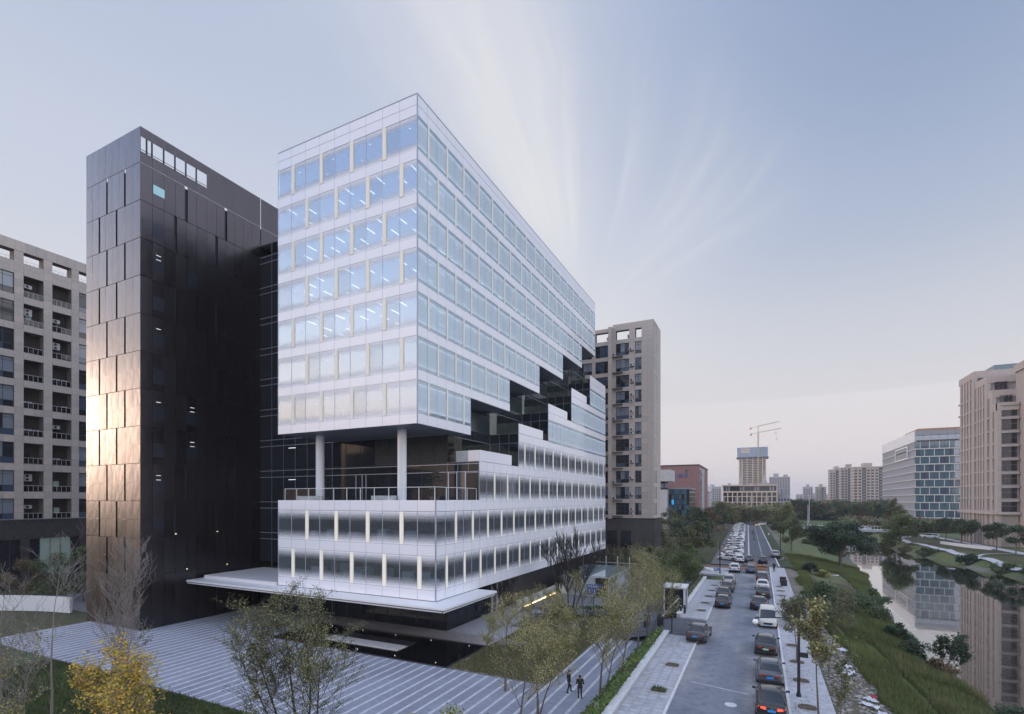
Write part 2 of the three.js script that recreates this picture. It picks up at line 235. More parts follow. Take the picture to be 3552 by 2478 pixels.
{ // upper block
  const t = thing('office_block', 'white glass office block with a stepped underside, raised on two columns above the podium', 'office building');
  const stepZ = (k) => ZF - 9.9 * k;                                     // front end of step k
  const low = (k) => 20.8 + FL * k;
  curtain(t, 'f', ZF, XL, BF, 9, [5, 6, 7, 8, 9, 10, 11].map((n) => ({ n, c0: 0, c1: 9 })), { odd: 0, glassOf: glassMix, caps: [{ y: 50.2, h: 1, c0: 0, c1: 9 }, { y: 51.2, h: 1, c0: 0, c1: 9 }] });
  const colsAt = (n) => Math.min(35, 6 * (n - 4));
  curtain(t, 'r', XT, -ZF, BR, 35, [5, 6, 7, 8, 9, 10, 11].map((n) => ({ n, c0: 0, c1: colsAt(n) })), { odd: 0, glassOf: () => mats.glassSide, finW: 0.2, print: mats.fritBrightened, caps: [{ y: 50.2, h: 1, c0: 0, c1: 35 }, { y: 51.2, h: 1, c0: 0, c1: 35 }] });
  part(t, 'corner_post', box(XT - 0.1, XT - 0.012, 20.8, 52.2, ZF - 0.1, ZF - 0.012), mats.mullion);
  // far and left sides: white bands and dark ribbon windows, floor by floor
  for (let n = 5; n <= 11; n++) {
    const y = 0.8 + FL * n, zEnd = n >= 10 ? ZB : stepZ(n - 4);
    put(t, 'side_ribbon_window', boxG(0.06, 3.2, ZF - zEnd - 0.3), mats.darkGlass, XL + 0.1, y + 1.6, (ZF + zEnd) / 2); put(t, 'side_panel', boxG(0.08, 1.0, ZF - zEnd - 0.3), mats._sideDark ??= M({ color: lin(0.07, 0.08, 0.11), roughness: 0.5 }), XL + 0.1, y - 0.5, (ZF + zEnd) / 2);
    put(t, 'rear_ribbon_window', boxG(XT - XL - 0.3, 3.2, 0.06), mats.dimGlass, (XL + XT) / 2, y + 1.6, zEnd + 0.1); put(t, 'rear_panel', boxG(XT - XL - 0.3, 1.0, 0.08), mats.spandrelB, (XL + XT) / 2, y - 0.5, zEnd + 0.1);
    // floor plate and ceiling
    part(t, 'floor_plate', box(XL + 0.2, XT - 0.14, y - 0.92, y - 0.06, zEnd + 0.2, ZF - 0.14), mats.interior);
  }
  put(t, 'side_panel', boxG(0.08, 2, ZF - ZB - 0.3), mats.greyMetal, XL + 0.1, 51.2, (ZF + ZB) / 2);
  put(t, 'rear_panel', boxG(XT - XL - 0.3, 2, 0.08), mats.spandrelB, (XL + XT) / 2, 51.2, ZB + 0.1);
  part(t, 'roof', box(XL + 0.2, XT - 0.14, 50.25, 50.6, ZB + 0.2, ZF - 0.14), mats.concrete);
  part(t, 'roof_coping', [box(XL, XT + 0.03, 52.2, 52.27, ZF - 0.3, ZF + 0.03), box(XT - 0.3, XT + 0.03, 52.2, 52.27, ZB, ZF - 0.302), box(XL, XL + 0.3, 52.2, 52.27, ZB, ZF - 0.302)], mats.mullion);
  part(t, 'core_wall', [box(XL + 5.5, XT - 6.5, 20.9, 50.2, -52, ZF - 7), box(XL + 5.5, XT - 6.5, 42, 50.2, ZB + 6, -52.01), box(XL + 5.5, XT - 6.5, 30, 41.9, -72, -52.01)], mats.core);
  for (let k = 0; k < 6; k++) {
    const z0 = k ? stepZ(k) : ZF - 0.1, z1 = k === 5 ? ZB + 0.1 : stepZ(k + 1);
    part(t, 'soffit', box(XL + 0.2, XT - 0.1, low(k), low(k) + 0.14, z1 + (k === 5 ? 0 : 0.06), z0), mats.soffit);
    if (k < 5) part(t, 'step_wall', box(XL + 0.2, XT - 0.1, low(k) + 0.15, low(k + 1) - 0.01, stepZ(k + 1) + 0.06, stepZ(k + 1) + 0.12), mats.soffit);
  }
  // two white columns down to the terrace
  for (const x of [-44.9, -33.3]) part(t, 'column', cyl(0.47, 0.47, 7.7, x, 13.1, -42.05, 32), mats.whiteMetal);
  // strip lamps under the ceilings along both glass faces; the top and the two lowest floors only show round downlights
  const strip = boxG(0.08, 0.04, 1.25), strip2 = boxG(0.07, 0.04, 0.8), dot = new THREE.CylinderGeometry(0.07, 0.07, 0.04, 10);
  for (let n = 5; n <= 11; n++) {
    const yc = FL * n + 4.04, zEnd = n >= 10 ? ZB : stepZ(n - 4), r = rng(n);
    if (n >= 7 && n <= 10) {
      for (let i = 0; i < 9; i++) for (let j = 0; j < 3; j++) if (r() > 0.28) put(t, 'strip_lamp', strip, mats.lampWhite, XL + BF * (i + 0.45), yc, ZF - 1.1 - j * 2.3 - (i % 2) * 0.9);
      for (let j = 3; j * 2.4 < ZF - zEnd - 2; j++) for (let i = 0; i < 2; i++) if (r() > 0.5) put(t, 'strip_lamp', r() < 0.4 ? strip2 : strip, mats.lampWhite, XT - 1.0 - i * 2.4, yc, ZF - 1.1 - j * 2.4 - i * 0.9);
    } else for (let i = 0; i < 7; i++) put(t, 'downlight', dot, mats.lampWhite, XL + 2 + i * 2.55, yc, ZF - 1.2 - (i % 2) * 1.6);
    if (n >= 7 && n <= 10) { const l = new THREE.RectAreaLight(new THREE.Color(1, 0.99, 0.96), 0.55, 17, 5.5); l.position.set((XL + XT) / 2, yc - 0.1, ZF - 3.6); l.lookAt((XL + XT) / 2, 0, ZF - 3.6); t.add(l); }
  }
}

{ // podium
  const t = thing('podium_building', 'white glass podium with glowing cream fins, rising in glass terraces under the stepped block', 'office building');
  const nf = 10, bf = (XP - XL) / nf;
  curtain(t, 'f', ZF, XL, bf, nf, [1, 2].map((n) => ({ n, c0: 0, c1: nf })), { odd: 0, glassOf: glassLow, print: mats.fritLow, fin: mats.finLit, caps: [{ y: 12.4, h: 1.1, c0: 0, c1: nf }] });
  const roofs = [0, 1, 2, 3, 4, 5].map((k) => 13.5 + FL * k), zk = (k) => (k ? ZC - 9.9 * (k - 1) : ZF);
  const fl = [1, 2].map((n) => ({ n, c0: 0, c1: 35 })), caps = [{ y: 12.4, h: 1.1, c0: 0, c1: 5 }];
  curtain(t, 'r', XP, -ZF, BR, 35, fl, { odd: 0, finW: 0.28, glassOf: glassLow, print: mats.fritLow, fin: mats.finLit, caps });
  for (let k = 1; k <= 5; k++) {                                                        // the stepped floors above
    const c0 = 5 + 6 * (k - 1);
    curtain(t, 'r', XP, -zk(1), BR, 30, [{ n: 2 + k, c0: c0 - 5, c1: 30 }], { odd: 1, finW: 0.24, glassOf: k < 3 ? glassLow : glassMix, print: k < 3 ? mats.fritLow : mats.fritBrightened, fin: k < 3 ? mats.finLit : mats.fin, noFin: (n) => n > 4, caps: [{ y: roofs[k] - 1.1, h: 1.1, c0: c0 - 5, c1: k === 5 ? 30 : c0 + 1 }] });
  }
  part(t, 'corner_post', box(XP - 0.1, XP - 0.012, 4.0, 13.5, ZF - 0.1, ZF - 0.012), mats.mullion);
  // white parapets along the terraces
  for (let k = 1; k <= 5; k++) { const z0 = zk(k) - 0.1, z1 = k === 5 ? ZB + 0.1 : zk(k + 1) + 2.0; part(t, 'white_parapet', slab(0.08, 1.2, z0 - z1, 0.01).translate(XP - 0.05, roofs[k] + 0.62, (z0 + z1) / 2), mats.spandrel); if (k === 1) part(t, 'parapet_end', box(XP - 1.5, XP - 0.1, roofs[k] + 0.03, roofs[k] + 1.22, z0 - 0.08, z0), mats.spandrel); }
  // glass front ends of the steps, with two rows of dark panes
  for (let k = 1; k <= 5; k++) {
    const y0 = roofs[k - 1], z = zk(k), w = (XP - XC) / 3;
    for (let i = 0; i < 3; i++) { put(t, 'terrace_pane', plane(w - 0.05, 2.9), mats.greenGlass, XC + w * (i + 0.5), y0 + 1.5, z); put(t, 'dark_panel', boxG(w - 0.05, 1.15, 0.05), mats.darkGlass, XC + w * (i + 0.5), y0 + 3.58, z); }
    for (let i = 0; i <= 3; i++) put(t, 'mullion', boxG(0.05, 4.15, 0.08), mats.greyMetal, XC + w * i - (i === 3 ? 0.05 : 0), y0 + 2.1, z);
    put(t, 'transom', boxG(XP - XC, 0.06, 0.1), mats.greyMetal, (XC + XP) / 2, y0 + 2.98, z + 0.01);
    for (let i = 0; i < 4; i++) put(t, 'strip_lamp', boxG(1.2, 0.04, 0.06), mats.lampWhite, XC + 0.9 + (i % 2) * 1.9, y0 + 3.9, z - 1.6 - Math.floor(i / 2) * 2);
  }
  for (let k = 0; k <= 5; k++) {                                                        // roofs and floors
    const z0 = k ? zk(k) - 0.14 : ZF - 0.14, z1 = k === 5 ? ZB + 0.2 : zk(k + 1) + 0.05;
    if (k) part(t, 'terrace_floor', box(XC, XP - 0.14, roofs[k] - 0.95, roofs[k], z1 - (k === 5 ? 0 : 0.2), z0), mats.concrete);
    else part(t, 'terrace_floor', box(XL + 0.1, XP - 0.14, 12.55, 13.46, ZC - 0.2, ZF - 0.14), mats.concrete);
    if (k > 1) part(t, 'floor_plate', box(XC, XP - 0.14, roofs[k - 1] - 0.95, roofs[k - 1] - 0.1, ZB + 0.2, zk(k) - 0.14), mats.interior);
  }
  part(t, 'floor_plate', [box(XC, XP - 0.14, 12.55, 13.35, ZB + 0.2, ZC - 0.21), box(XL + 0.1, XP - 0.14, 8.3, 9.1, ZB + 0.2, ZF - 0.14), box(XL + 0.1, XP - 0.14, 4.12, 4.9, ZB + 0.2, ZF - 0.14)], mats._dimFloor ??= M({ color: lin(0.16, 0.165, 0.18), roughness: 0.9 }));
  part(t, 'soffit', box(XL + 0.1, XP - 0.05, 4.0, 4.11, ZB + 0.2, ZF - 0.05), mats.soffit);
  part(t, 'side_wall', box(XL + 0.02, XL + 0.09, 4.0, 13.4, ZB + 0.2, ZF - 0.14), mats.greyMetal);
  part(t, 'rear_wall', [box(XL + 0.1, XP - 0.14, 4.1, 13.5, ZB, ZB + 0.19), box(XC, XP - 0.14, 13.5, 34.5, ZB, ZB + 0.19)], mats.spandrelB);
  // furniture silhouettes deep in the two lower floors: office partitions
  { const r = rng(77); for (const y of [4.9, 9.1]) { const list = []; for (let i = 0; i < 16; i++) { const x = XL + 1.5 + r() * 18, z = ZF - 1.5 - r() * 5; list.push(box(x, x + 0.6 + r() * 1.2, y, y + 0.7 + r() * 0.6, z - 0.5, z)); } part(t, 'office_furniture', list, mats.interior); } }
  // core: dark stone and glass wall at the back of the terrace, green glass along the steps
  const coreTop = [20.9, 25, 29.2, 33.4, 37.6, 41.8];
  part(t, 'core_body', [box(-62, XC - 0.2, PY, 4.05, ZB + 0.3, ZC - 0.5), box(XL + 0.2, XC - 0.25, 4.95, 8.25, ZB + 0.3, ZC - 2), box(XL + 0.2, XC - 0.25, 9.15, 12.5, ZB + 0.3, ZC - 2), box(-62, XC - 0.25, 13.5, 20.75, ZB + 0.3, ZC - 0.4), ...[1, 2, 3, 4, 5].map((k) => box(-46, XC - 2.2, 16.7 + FL * k, 20.75 + FL * k, ZB + 0.3, zk(k) - 3))], mats.core);
  // back wall of the terrace and the glass link to the dark tower: panes between white-edged transoms
  const wallX = [-62, -59.7, -57.4, -55.2, -53, -50.8, -48.6, -46.3, -44, -41.7, -39.4, -37.1, -34.8, -33, XC];
  const linkTop = 48.6, bands = [];
  for (let n = 1; n <= 11; n++) bands.push([0.85 + FL * n, 4.0 + FL * n], [FL * n - 0.2 + 4.2 - 0.0, FL * n + 4.2 + 0.85]);
  for (let i = 0; i < wallX.length - 1; i++) {
    const x0 = wallX[i], x1 = wallX[i + 1], link = x1 <= -48.5;
    for (const [y0, y1] of bands) { if (y1 > (link ? linkTop : 21.5)) continue; if (!link && y0 < 13) continue; const stone = !link && x0 > -42 && y0 > 16.6; put(t, stone ? 'stone_panel' : y1 - y0 > 2 ? 'wall_pane' : 'dark_panel', boxG(x1 - x0 - 0.04, y1 - y0 - 0.04, 0.06), stone ? mats.stoneDull : mats.darkGlass, (x0 + x1) / 2, (y0 + y1) / 2, ZC - 0.02); }
    put(t, 'mullion', boxG(0.05, (link ? linkTop : 21) - (link ? PY : 13.4), 0.07), link ? mats.greyMetal : mats.darkMetal, x1, ((link ? linkTop : 21) + (link ? PY : 13.4)) / 2, ZC);
  }
  for (let n = 1; n <= 11; n++) for (const y of [4.0 + FL * n, 4.85 + FL * n]) if (y < linkTop) { const xr = y < 21 && y > 13 ? (y < 17.9 ? XP - 0.1 : XC) : -48.5; put(t, 'transom', boxG(xr + 62, 0.07, 0.12), mats.mullion, (xr - 62) / 2, y, ZC + 0.02); }
  for (let n = 1; n <= 10; n++) put(t, 'strip_lamp', boxG(1.3, 0.04, 0.05), mats.lampWhite, -55.7, FL * n + 3.6, ZC - 0.0 + 0.09);
  part(t, 'link_roof', box(-62, -48.5, 48.5, 48.7, ZB, ZC), mats.greyMetal);
  // pane row of the terrace storey between core corner and right face, with a glazed door
  for (let i = 0; i < 2; i++) put(t, 'wall_pane', boxG(1.95, 3.1, 0.05), mats.darkGlass, XC + 1.05 + i * 2.0, 15.05, ZC + 0.03);
  const door = new THREE.Group(); door.name = 'terrace_door'; t.add(door);
  for (const x of [-31.1, -30.0, -28.9]) put(door, 'door_frame', boxG(0.08, 3.2, 0.12), mats.whiteMetal, x, 15.05, ZC + 0.08);
  put(door, 'door_leaf', boxG(1.0, 3.0, 0.05), mats.dimGlass, -29.45, 15.0, ZC + 0.1);
  for (const x of [-44.6, -43.6, -43.0]) put(t, 'door_frame', boxG(0.08, 3.2, 0.12), mats.mullion, x, 15.05, ZC + 0.06);
  // green glass wall along the stairway void
  for (let k = 1; k <= 5; k++) for (let i = 0; i < 5; i++) for (const [h, yo, m] of [[2.95, 1.52, mats.greenGlass], [1.1, 3.62, mats.darkGlass]]) put(t, 'stair_pane', boxG(0.04, h, 1.9), m, XC - 0.1, roofs[k] + yo, zk(k) - 1 - i * 1.98);
  for (let k = 1; k <= 5; k++) { put(t, 'transom', boxG(0.08, 0.06, 9.8), mats.greyMetal, XC - 0.06, roofs[k] + 3.02, zk(k) - 4.95); put(t, 'glass_balustrade', plane(3.9, 1.1), mats.clear, (XC + XP) / 2, roofs[k] + 0.56, zk(k) - 0.25); }
  // terrace balustrade of glass panes with posts
  const rail = new THREE.Group(); rail.name = 'terrace_railing'; t.add(rail);
  const rx0 = XL + 0.7, rx1 = XP - 0.35, rz = ZF - 0.35, np = 11, rw = (rx1 - rx0) / np;
  for (let i = 0; i <= np; i++) put(rail, 'railing_post', boxG(0.05, 1.25, 0.05), mats.whiteMetal, rx0 + rw * i, 14.1, rz);
  for (let i = 0; i < np; i++) put(rail, 'railing_pane', plane(rw - 0.1, 1.1), mats.clear, rx0 + rw * (i + 0.5), 14.06, rz);
  for (let i = 1; i <= 4; i++) { put(rail, 'railing_post', boxG(0.05, 1.25, 0.05), mats.whiteMetal, rx1, 14.1, rz - 1.95 * i); put(rail, 'railing_pane', plane(1.85, 1.1), mats.clear, rx1, 14.06, rz - 1.95 * (i - 0.5), Math.PI / 2); }
  put(rail, 'handrail', boxG(rx1 - rx0 + 0.06, 0.05, 0.07), mats.whiteMetal, (rx0 + rx1) / 2, 14.74, rz); put(rail, 'handrail', boxG(0.07, 0.05, 7.7), mats.whiteMetal, rx1, 14.745, rz - 3.9);
  // street level: dark glass hall with a porch, canopy above
  const gx = [-62, -60, -58, -56, -54, -52, -50.3, -48.2, -46.1, -44, -41.9, -39.8, -37.7, -35.6, -33.5, XC];
  for (let i = 0; i < gx.length - 1; i++) { put(t, 'hall_pane', boxG(gx[i + 1] - gx[i] - 0.05, 5.0, 0.05), mats.darkGlass, (gx[i] + gx[i + 1]) / 2, PY + 2.55, ZC - 0.05); put(t, 'hall_mullion', boxG(0.06, 5.1, 0.1), mats.darkMetal, gx[i + 1], PY + 2.55, ZC - 0.04); }
  for (let i = 0; i < 5; i++) { put(t, 'hall_pane', boxG(0.05, 5.0, 1.95), mats.darkGlass, XC - 0.05, PY + 2.55, ZC - 1.0 - 2 * i); put(t, 'hall_mullion', boxG(0.1, 5.1, 0.06), mats.darkMetal, XC - 0.04, PY + 2.55, ZC - 2 - 2 * i); }
  for (let i = 0; i < 3; i++) put(t, 'door_frame', boxG(0.14, 5.0, 0.16), mats.whiteMetal, XC + 0.02, PY + 2.5, ZC - 10.4 - i * 1.3);
  put(t, 'blank_wall', boxG(0.2, 5.1, 34), mats.darkStone, XC - 0.05, PY + 2.55, ZC - 31);
  const porch = new THREE.Group(); porch.name = 'glass_porch'; t.add(porch);
  for (let i = 0; i < 3; i++) put(porch, 'porch_pane', plane(1.95, 4.4), mats.greenGlass, -55.3 + i * 2.02, PY + 2.2, -45.2);
  for (let i = 0; i < 4; i++) put(porch, 'porch_post', boxG(0.06, 4.6, 0.06), mats.darkMetal, -56.3 + i * 2.02, PY + 2.3, -45.2);
  put(porch, 'porch_pane', plane(2.2, 4.4), mats.greenGlass, -50.25, PY + 2.2, -46.35, Math.PI / 2); put(porch, 'porch_roof', boxG(6.2, 0.12, 2.3), mats.darkMetal, -53.3, PY + 4.66, -46.35);
  // canopy: thin double edge, panelled white top, raised slab on the left
  const can = new THREE.Group(); can.name = 'canopy'; t.add(can);
  const cx0 = -61.4, cx1 = -24.8, cz0 = -37.1, cz1 = -46.9;
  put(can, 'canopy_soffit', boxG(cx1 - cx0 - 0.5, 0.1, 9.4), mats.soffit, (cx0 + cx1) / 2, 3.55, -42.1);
  for (let i = 0; i < 17; i++) { const w = (cx1 - cx0) / 17; put(can, 'roof_panel', boxG(w - 0.03, 0.1, 2.15), mats.whiteMetal, cx0 + w * (i + 0.5), 3.93, cz0 - 1.1); }
  for (let i = 0; i < 4; i++) put(can, 'roof_panel', boxG(2.35, 0.1, 1.88), mats.whiteMetal, cx1 - 1.2, 3.93, cz0 - 3.16 - 1.92 * i);
  put(can, 'canopy_edge', boxG(cx1 - cx0, 0.14, 0.08), mats.whiteMetal, (cx0 + cx1) / 2, 3.86, cz0 + 0.02); put(can, 'canopy_edge', boxG(cx1 - cx0 - 0.3, 0.1, 0.08), mats.whiteMetal, (cx0 + cx1) / 2 - 0.15, 3.62, cz0 - 0.1); put(can, 'canopy_groove', boxG(cx1 - cx0 - 0.6, 0.16, 0.06), mats.darkMetal, (cx0 + cx1) / 2 - 0.2, 3.74, cz0 - 0.25);
  put(can, 'canopy_edge', boxG(0.08, 0.14, cz0 - cz1), mats.whiteMetal, cx1 + 0.02, 3.862, (cz0 + cz1) / 2); put(can, 'canopy_edge', boxG(0.08, 0.1, cz0 - cz1 - 0.3), mats.whiteMetal, cx1 - 0.1, 3.622, (cz0 + cz1) / 2 + 0.1); put(can, 'canopy_groove', boxG(0.06, 0.16, cz0 - cz1 - 0.6), mats.darkMetal, cx1 - 0.25, 3.742, (cz0 + cz1) / 2);
  for (let i = 0; i < 7; i++) put(can, 'roof_slab', boxG(1.78, 0.45, 8.3), mats.whiteMetal, -60.2 + 1.8 * i, 4.1, -43.2);
  // bench and planters on the terrace
  part(t, 'stone_bench', box(-47.2, -43.6, 13.47, 13.95, -41.4, -40.9), mats.concrete); part(t, 'stone_bench', box(-36.5, -33.6, 13.47, 13.95, -41.6, -41.0), mats.concrete);
  part(t, 'terrace_planter', box(-30.5, -28.9, 17.75, 18.95, ZC - 1.6, ZC - 0.5), mats.strip); part(t, 'terrace_planter', box(-28.6, -27.6, 17.75, 18.95, ZC - 1.2, ZC - 0.5), mats.strip);
}

{ // dark perforated tower: every metal panel is a part, with open slots and sky windows in the roof screen
  const t = thing('dark_tower', 'black perforated metal tower with thin vertical slots, tallest building left of the white block', 'office tower');
  const x0 = -73.4, x1 = -62, zf = -32.4, zb = -60, perf = tex(128, (u, v) => { const a = mod(u * 16, 1) - 0.5, b = mod(v * 16, 1) - 0.5, k = Math.hypot(a, b) < 0.27 ? 0.12 : 1; return [0.085 * k, 0.074 * k, 0.084 * k]; }, 0.55);
  const sk = (s) => P({ map: perf, metalness: 0.9, roughness: 0.27 + s * 0.03, clearcoat: 0.42, clearcoatRoughness: 0.2 + s * 0.03, bumpMap: tex(128, (u, v) => { const k = fbm(u * 4, v * 3, 2, 90 + s, 4) ; return [k, k, k]; }, 3.5, false), bumpScale: 0.02 });
  const skins = [sk(0), sk(1), sk(2)], back = mats.darkMetal, r = rng(5);
  const levels = [PY]; for (let k = 0; k <= 11; k++) levels.push(5 + FL * k); levels.push(55.2);
  const nf = 8, wf = (x1 - x0) / nf, nr = 12, wr = 15.1 / nr;
  for (let k = 0; k < levels.length - 1; k++) {
    const y0 = levels[k], y1 = levels[k + 1], top = k === levels.length - 2, A = k % 2 === 0;
    // front
    const slots = top || k === 0 ? [] : A ? [2.95, 6.65] : [4.6, 8.35];
    const edges = [0]; for (let i = 1; i < nf; i++) edges.push(i * wf); edges.push(x1 - x0);
    const cut = [...new Set(edges.map((e) => { for (const s of slots) if (Math.abs(e - s) < 0.75) return s; return e; }))];
    for (let i = 0; i < cut.length - 1; i++) {
      const a = cut[i] + (slots.includes(cut[i]) ? 0.17 : 0.012), b = cut[i + 1] - (slots.includes(cut[i + 1]) ? 0.17 : 0.012);
      const m = put(t, 'metal_panel', boxG(+(b - a).toFixed(2), y1 - y0 - 0.06, 0.06), skins[Math.floor(r() * 3)], x0 + (a + b) / 2, (y0 + y1) / 2, zf - 0.03); m.rotation.x = (r() - 0.5) * 0.006; m.rotation.y = (r() - 0.5) * 0.006;
    }
    // right face
    const sl = top || k === 0 ? [] : A ? [3.8, 8.9] : [5.1, 10.2];
    for (let i = 0; i < nr; i++) {
      let a = i * wr + 0.012, b = (i + 1) * wr - 0.012; for (const s of sl) { if (Math.abs(i * wr - s) < 0.5) a += 0.17; if (Math.abs((i + 1) * wr - s) < 0.5) b -= 0.17; }
      const open = top && i < 6;
      for (const [ya, yb] of open ? [[y0 + 0.03, y0 + 1.15], [y0 + 2.9, y1 - 0.03]] : [[y0 + 0.03, y1 - 0.03]]) { const m = put(t, 'metal_panel', boxG(0.06, +(yb - ya).toFixed(2), +(b - a).toFixed(2)), skins[Math.floor(r() * 3)], x1 - 0.03, (ya + yb) / 2, zf - (a + b) / 2); m.rotation.y = (r() - 0.5) * 0.006; }
      if (open) { put(t, 'screen_post', boxG(0.12, 1.8, 0.14), back, x1 - 0.1, y0 + 2.03, zf - i * wr - (i ? 0 : 0.7)); for (const h of [1.25, 1.5]) put(t, 'screen_rail', boxG(0.05, 0.05, wr), back, x1 - 0.12, y0 + h, zf - (i + 0.5) * wr); }
    }
    if (!top) { put(t, 'metal_panel', boxG(0.06, y1 - y0 - 0.06, 12.4), skins[0], x1 - 0.03, (y0 + y1) / 2, zb + 6.2); }
    else put(t, 'metal_panel', boxG(0.06, y1 - y0 - 0.06, 12.4), skins[1], x1 - 0.03, (y0 + y1) / 2, zb + 6.2);
  }
  // slightly lit rooms behind the skin show as small lamps in slots
  part(t, 'inner_wall', [box(x0 + 0.1, x1 - 0.2, PY, 51, zf - 0.32, zf - 0.2), box(x1 - 0.32, x1 - 0.2, PY, 51, zb, zf - 0.33), box(x0 + 0.05, x0 + 0.2, PY, 51, zb, zf - 0.33), box(x0 + 0.2, x1 - 0.33, PY, 51, zb, zb + 0.12)], back);
  part(t, 'roof_screen', [box(x0, x0 + 0.08, 51, 52.2, zb, zf - 0.1), box(x0, x0 + 0.08, 54.2, 55.2, zb, zf - 0.1), box(x0 + 0.1, x1 - 0.1, 51, 55.2, zb, zb + 0.08)], back);
  part(t, 'roof', box(x0 + 0.2, x1 - 0.33, 50.6, 50.9, zb + 0.13, zf - 0.33), mats.concrete);
  part(t, 'side_skin', box(x0 - 0.02, x0 + 0.04, PY, 51, zb, zf - 0.1), skins[0]);
  // windows that show through the skin and lamps behind the mesh
  for (const [k, i] of [[1, 1], [2, 1], [3, 1], [4, 1], [5, 1], [6, 1], [7, 1], [8, 1], [9, 1], [3, 4], [4, 4], [8, 4]]) { const y = 5 + FL * k; const lampOn = r() > 0.25; if (lampOn) for (let j = 0; j < 1 + Math.floor(r() * 2); j++) put(t, 'strip_lamp', boxG(0.03, 0.045, 0.5), mats.lampDim, x1 + 0.012, y + 2.9 - j * 0.5, zf - 1.9 - (i - 1) * 1.28); put(t, 'faint_window', boxG(0.02, 1.6, 1.2), mats._faint ??= P({ color: lin(0.05, 0.055, 0.075), metalness: 0.6, roughness: 0.3 }), x1 + 0.004, y + 1.6, zf - 1.92 - (i - 1) * 1.28); }
  put(t, 'lit_window', boxG(0.02, 1.0, 1.2), P({ color: lin(0.3, 0.55, 0.6), roughness: 0.1, emissive: lin(0.25, 0.5, 0.52), emissiveIntensity: 0.12 }), x1 + 0.006, 48.9, zf - 1.95);
  for (const [y, z] of [[9.5, -36.2], [9.5, -41.3], [5.2, -37.5], [5.2, -42.6]]) put(t, 'path_lamp', boxG(0.05, 0.07, 0.14), mats.pathLamp, x1 + 0.04, y, z);
}
// ---------------------------------------------------------------- the setting: land, river, streets, paving
const interp = (tab, z) => { if (z >= tab[0][0]) return tab[0][1]; for (let i = 1; i < tab.length; i++) if (z >= tab[i][0]) return lerp(tab[i - 1][1], tab[i][1], (z - tab[i - 1][0]) / (tab[i][0] - tab[i - 1][0])); return tab[tab.length - 1][1]; };
const shoreL = (z) => interp([[-40, 16.2], [-65, 15.6], [-85, 16.8], [-110, 19.2], [-160, 22.6], [-300, 24], [-330, 25]], z) + (vnoise(z * 0.15, 3, 5) - 0.5) * 1.6;
const shoreR = (z) => interp([[-60, 54], [-120, 50], [-144, 46.5], [-191, 40.5], [-214, 38], [-300, 36.5]], z) + (vnoise(z * 0.12, 9, 6) - 0.5) * 1.4;
function landHeight(x, z) {
  if (x < -8.45) return z < -112 ? -0.3 : PY - 0.05;
  if (x < 4.3) return -0.22;
  if (z < -335) return lerp(-3.2, -0.4, sstep(-z, 335, 350));
  const s = shoreL(z), e = shoreR(z), n = (fbm(x * 0.25, z * 0.25, 3, 15) - 0.5) * 0.7;
  if (x < s) { const t = clamp((x - 4.3) / (s - 4.3), 0, 1); return -0.16 - 2.95 * Math.pow(t, 1.5) + n * Math.sin(t * Math.PI); }
  if (x < e) return -3.06 - 1.5 * Math.min(1, Math.min(x - s, e - x) / 3);
  const t = clamp((x - e) / 7, 0, 1); return -3.06 + 2.7 * sstep(t, 0, 1) + n * (t > 0 && t < 1 ? 1 : 0.15);
}
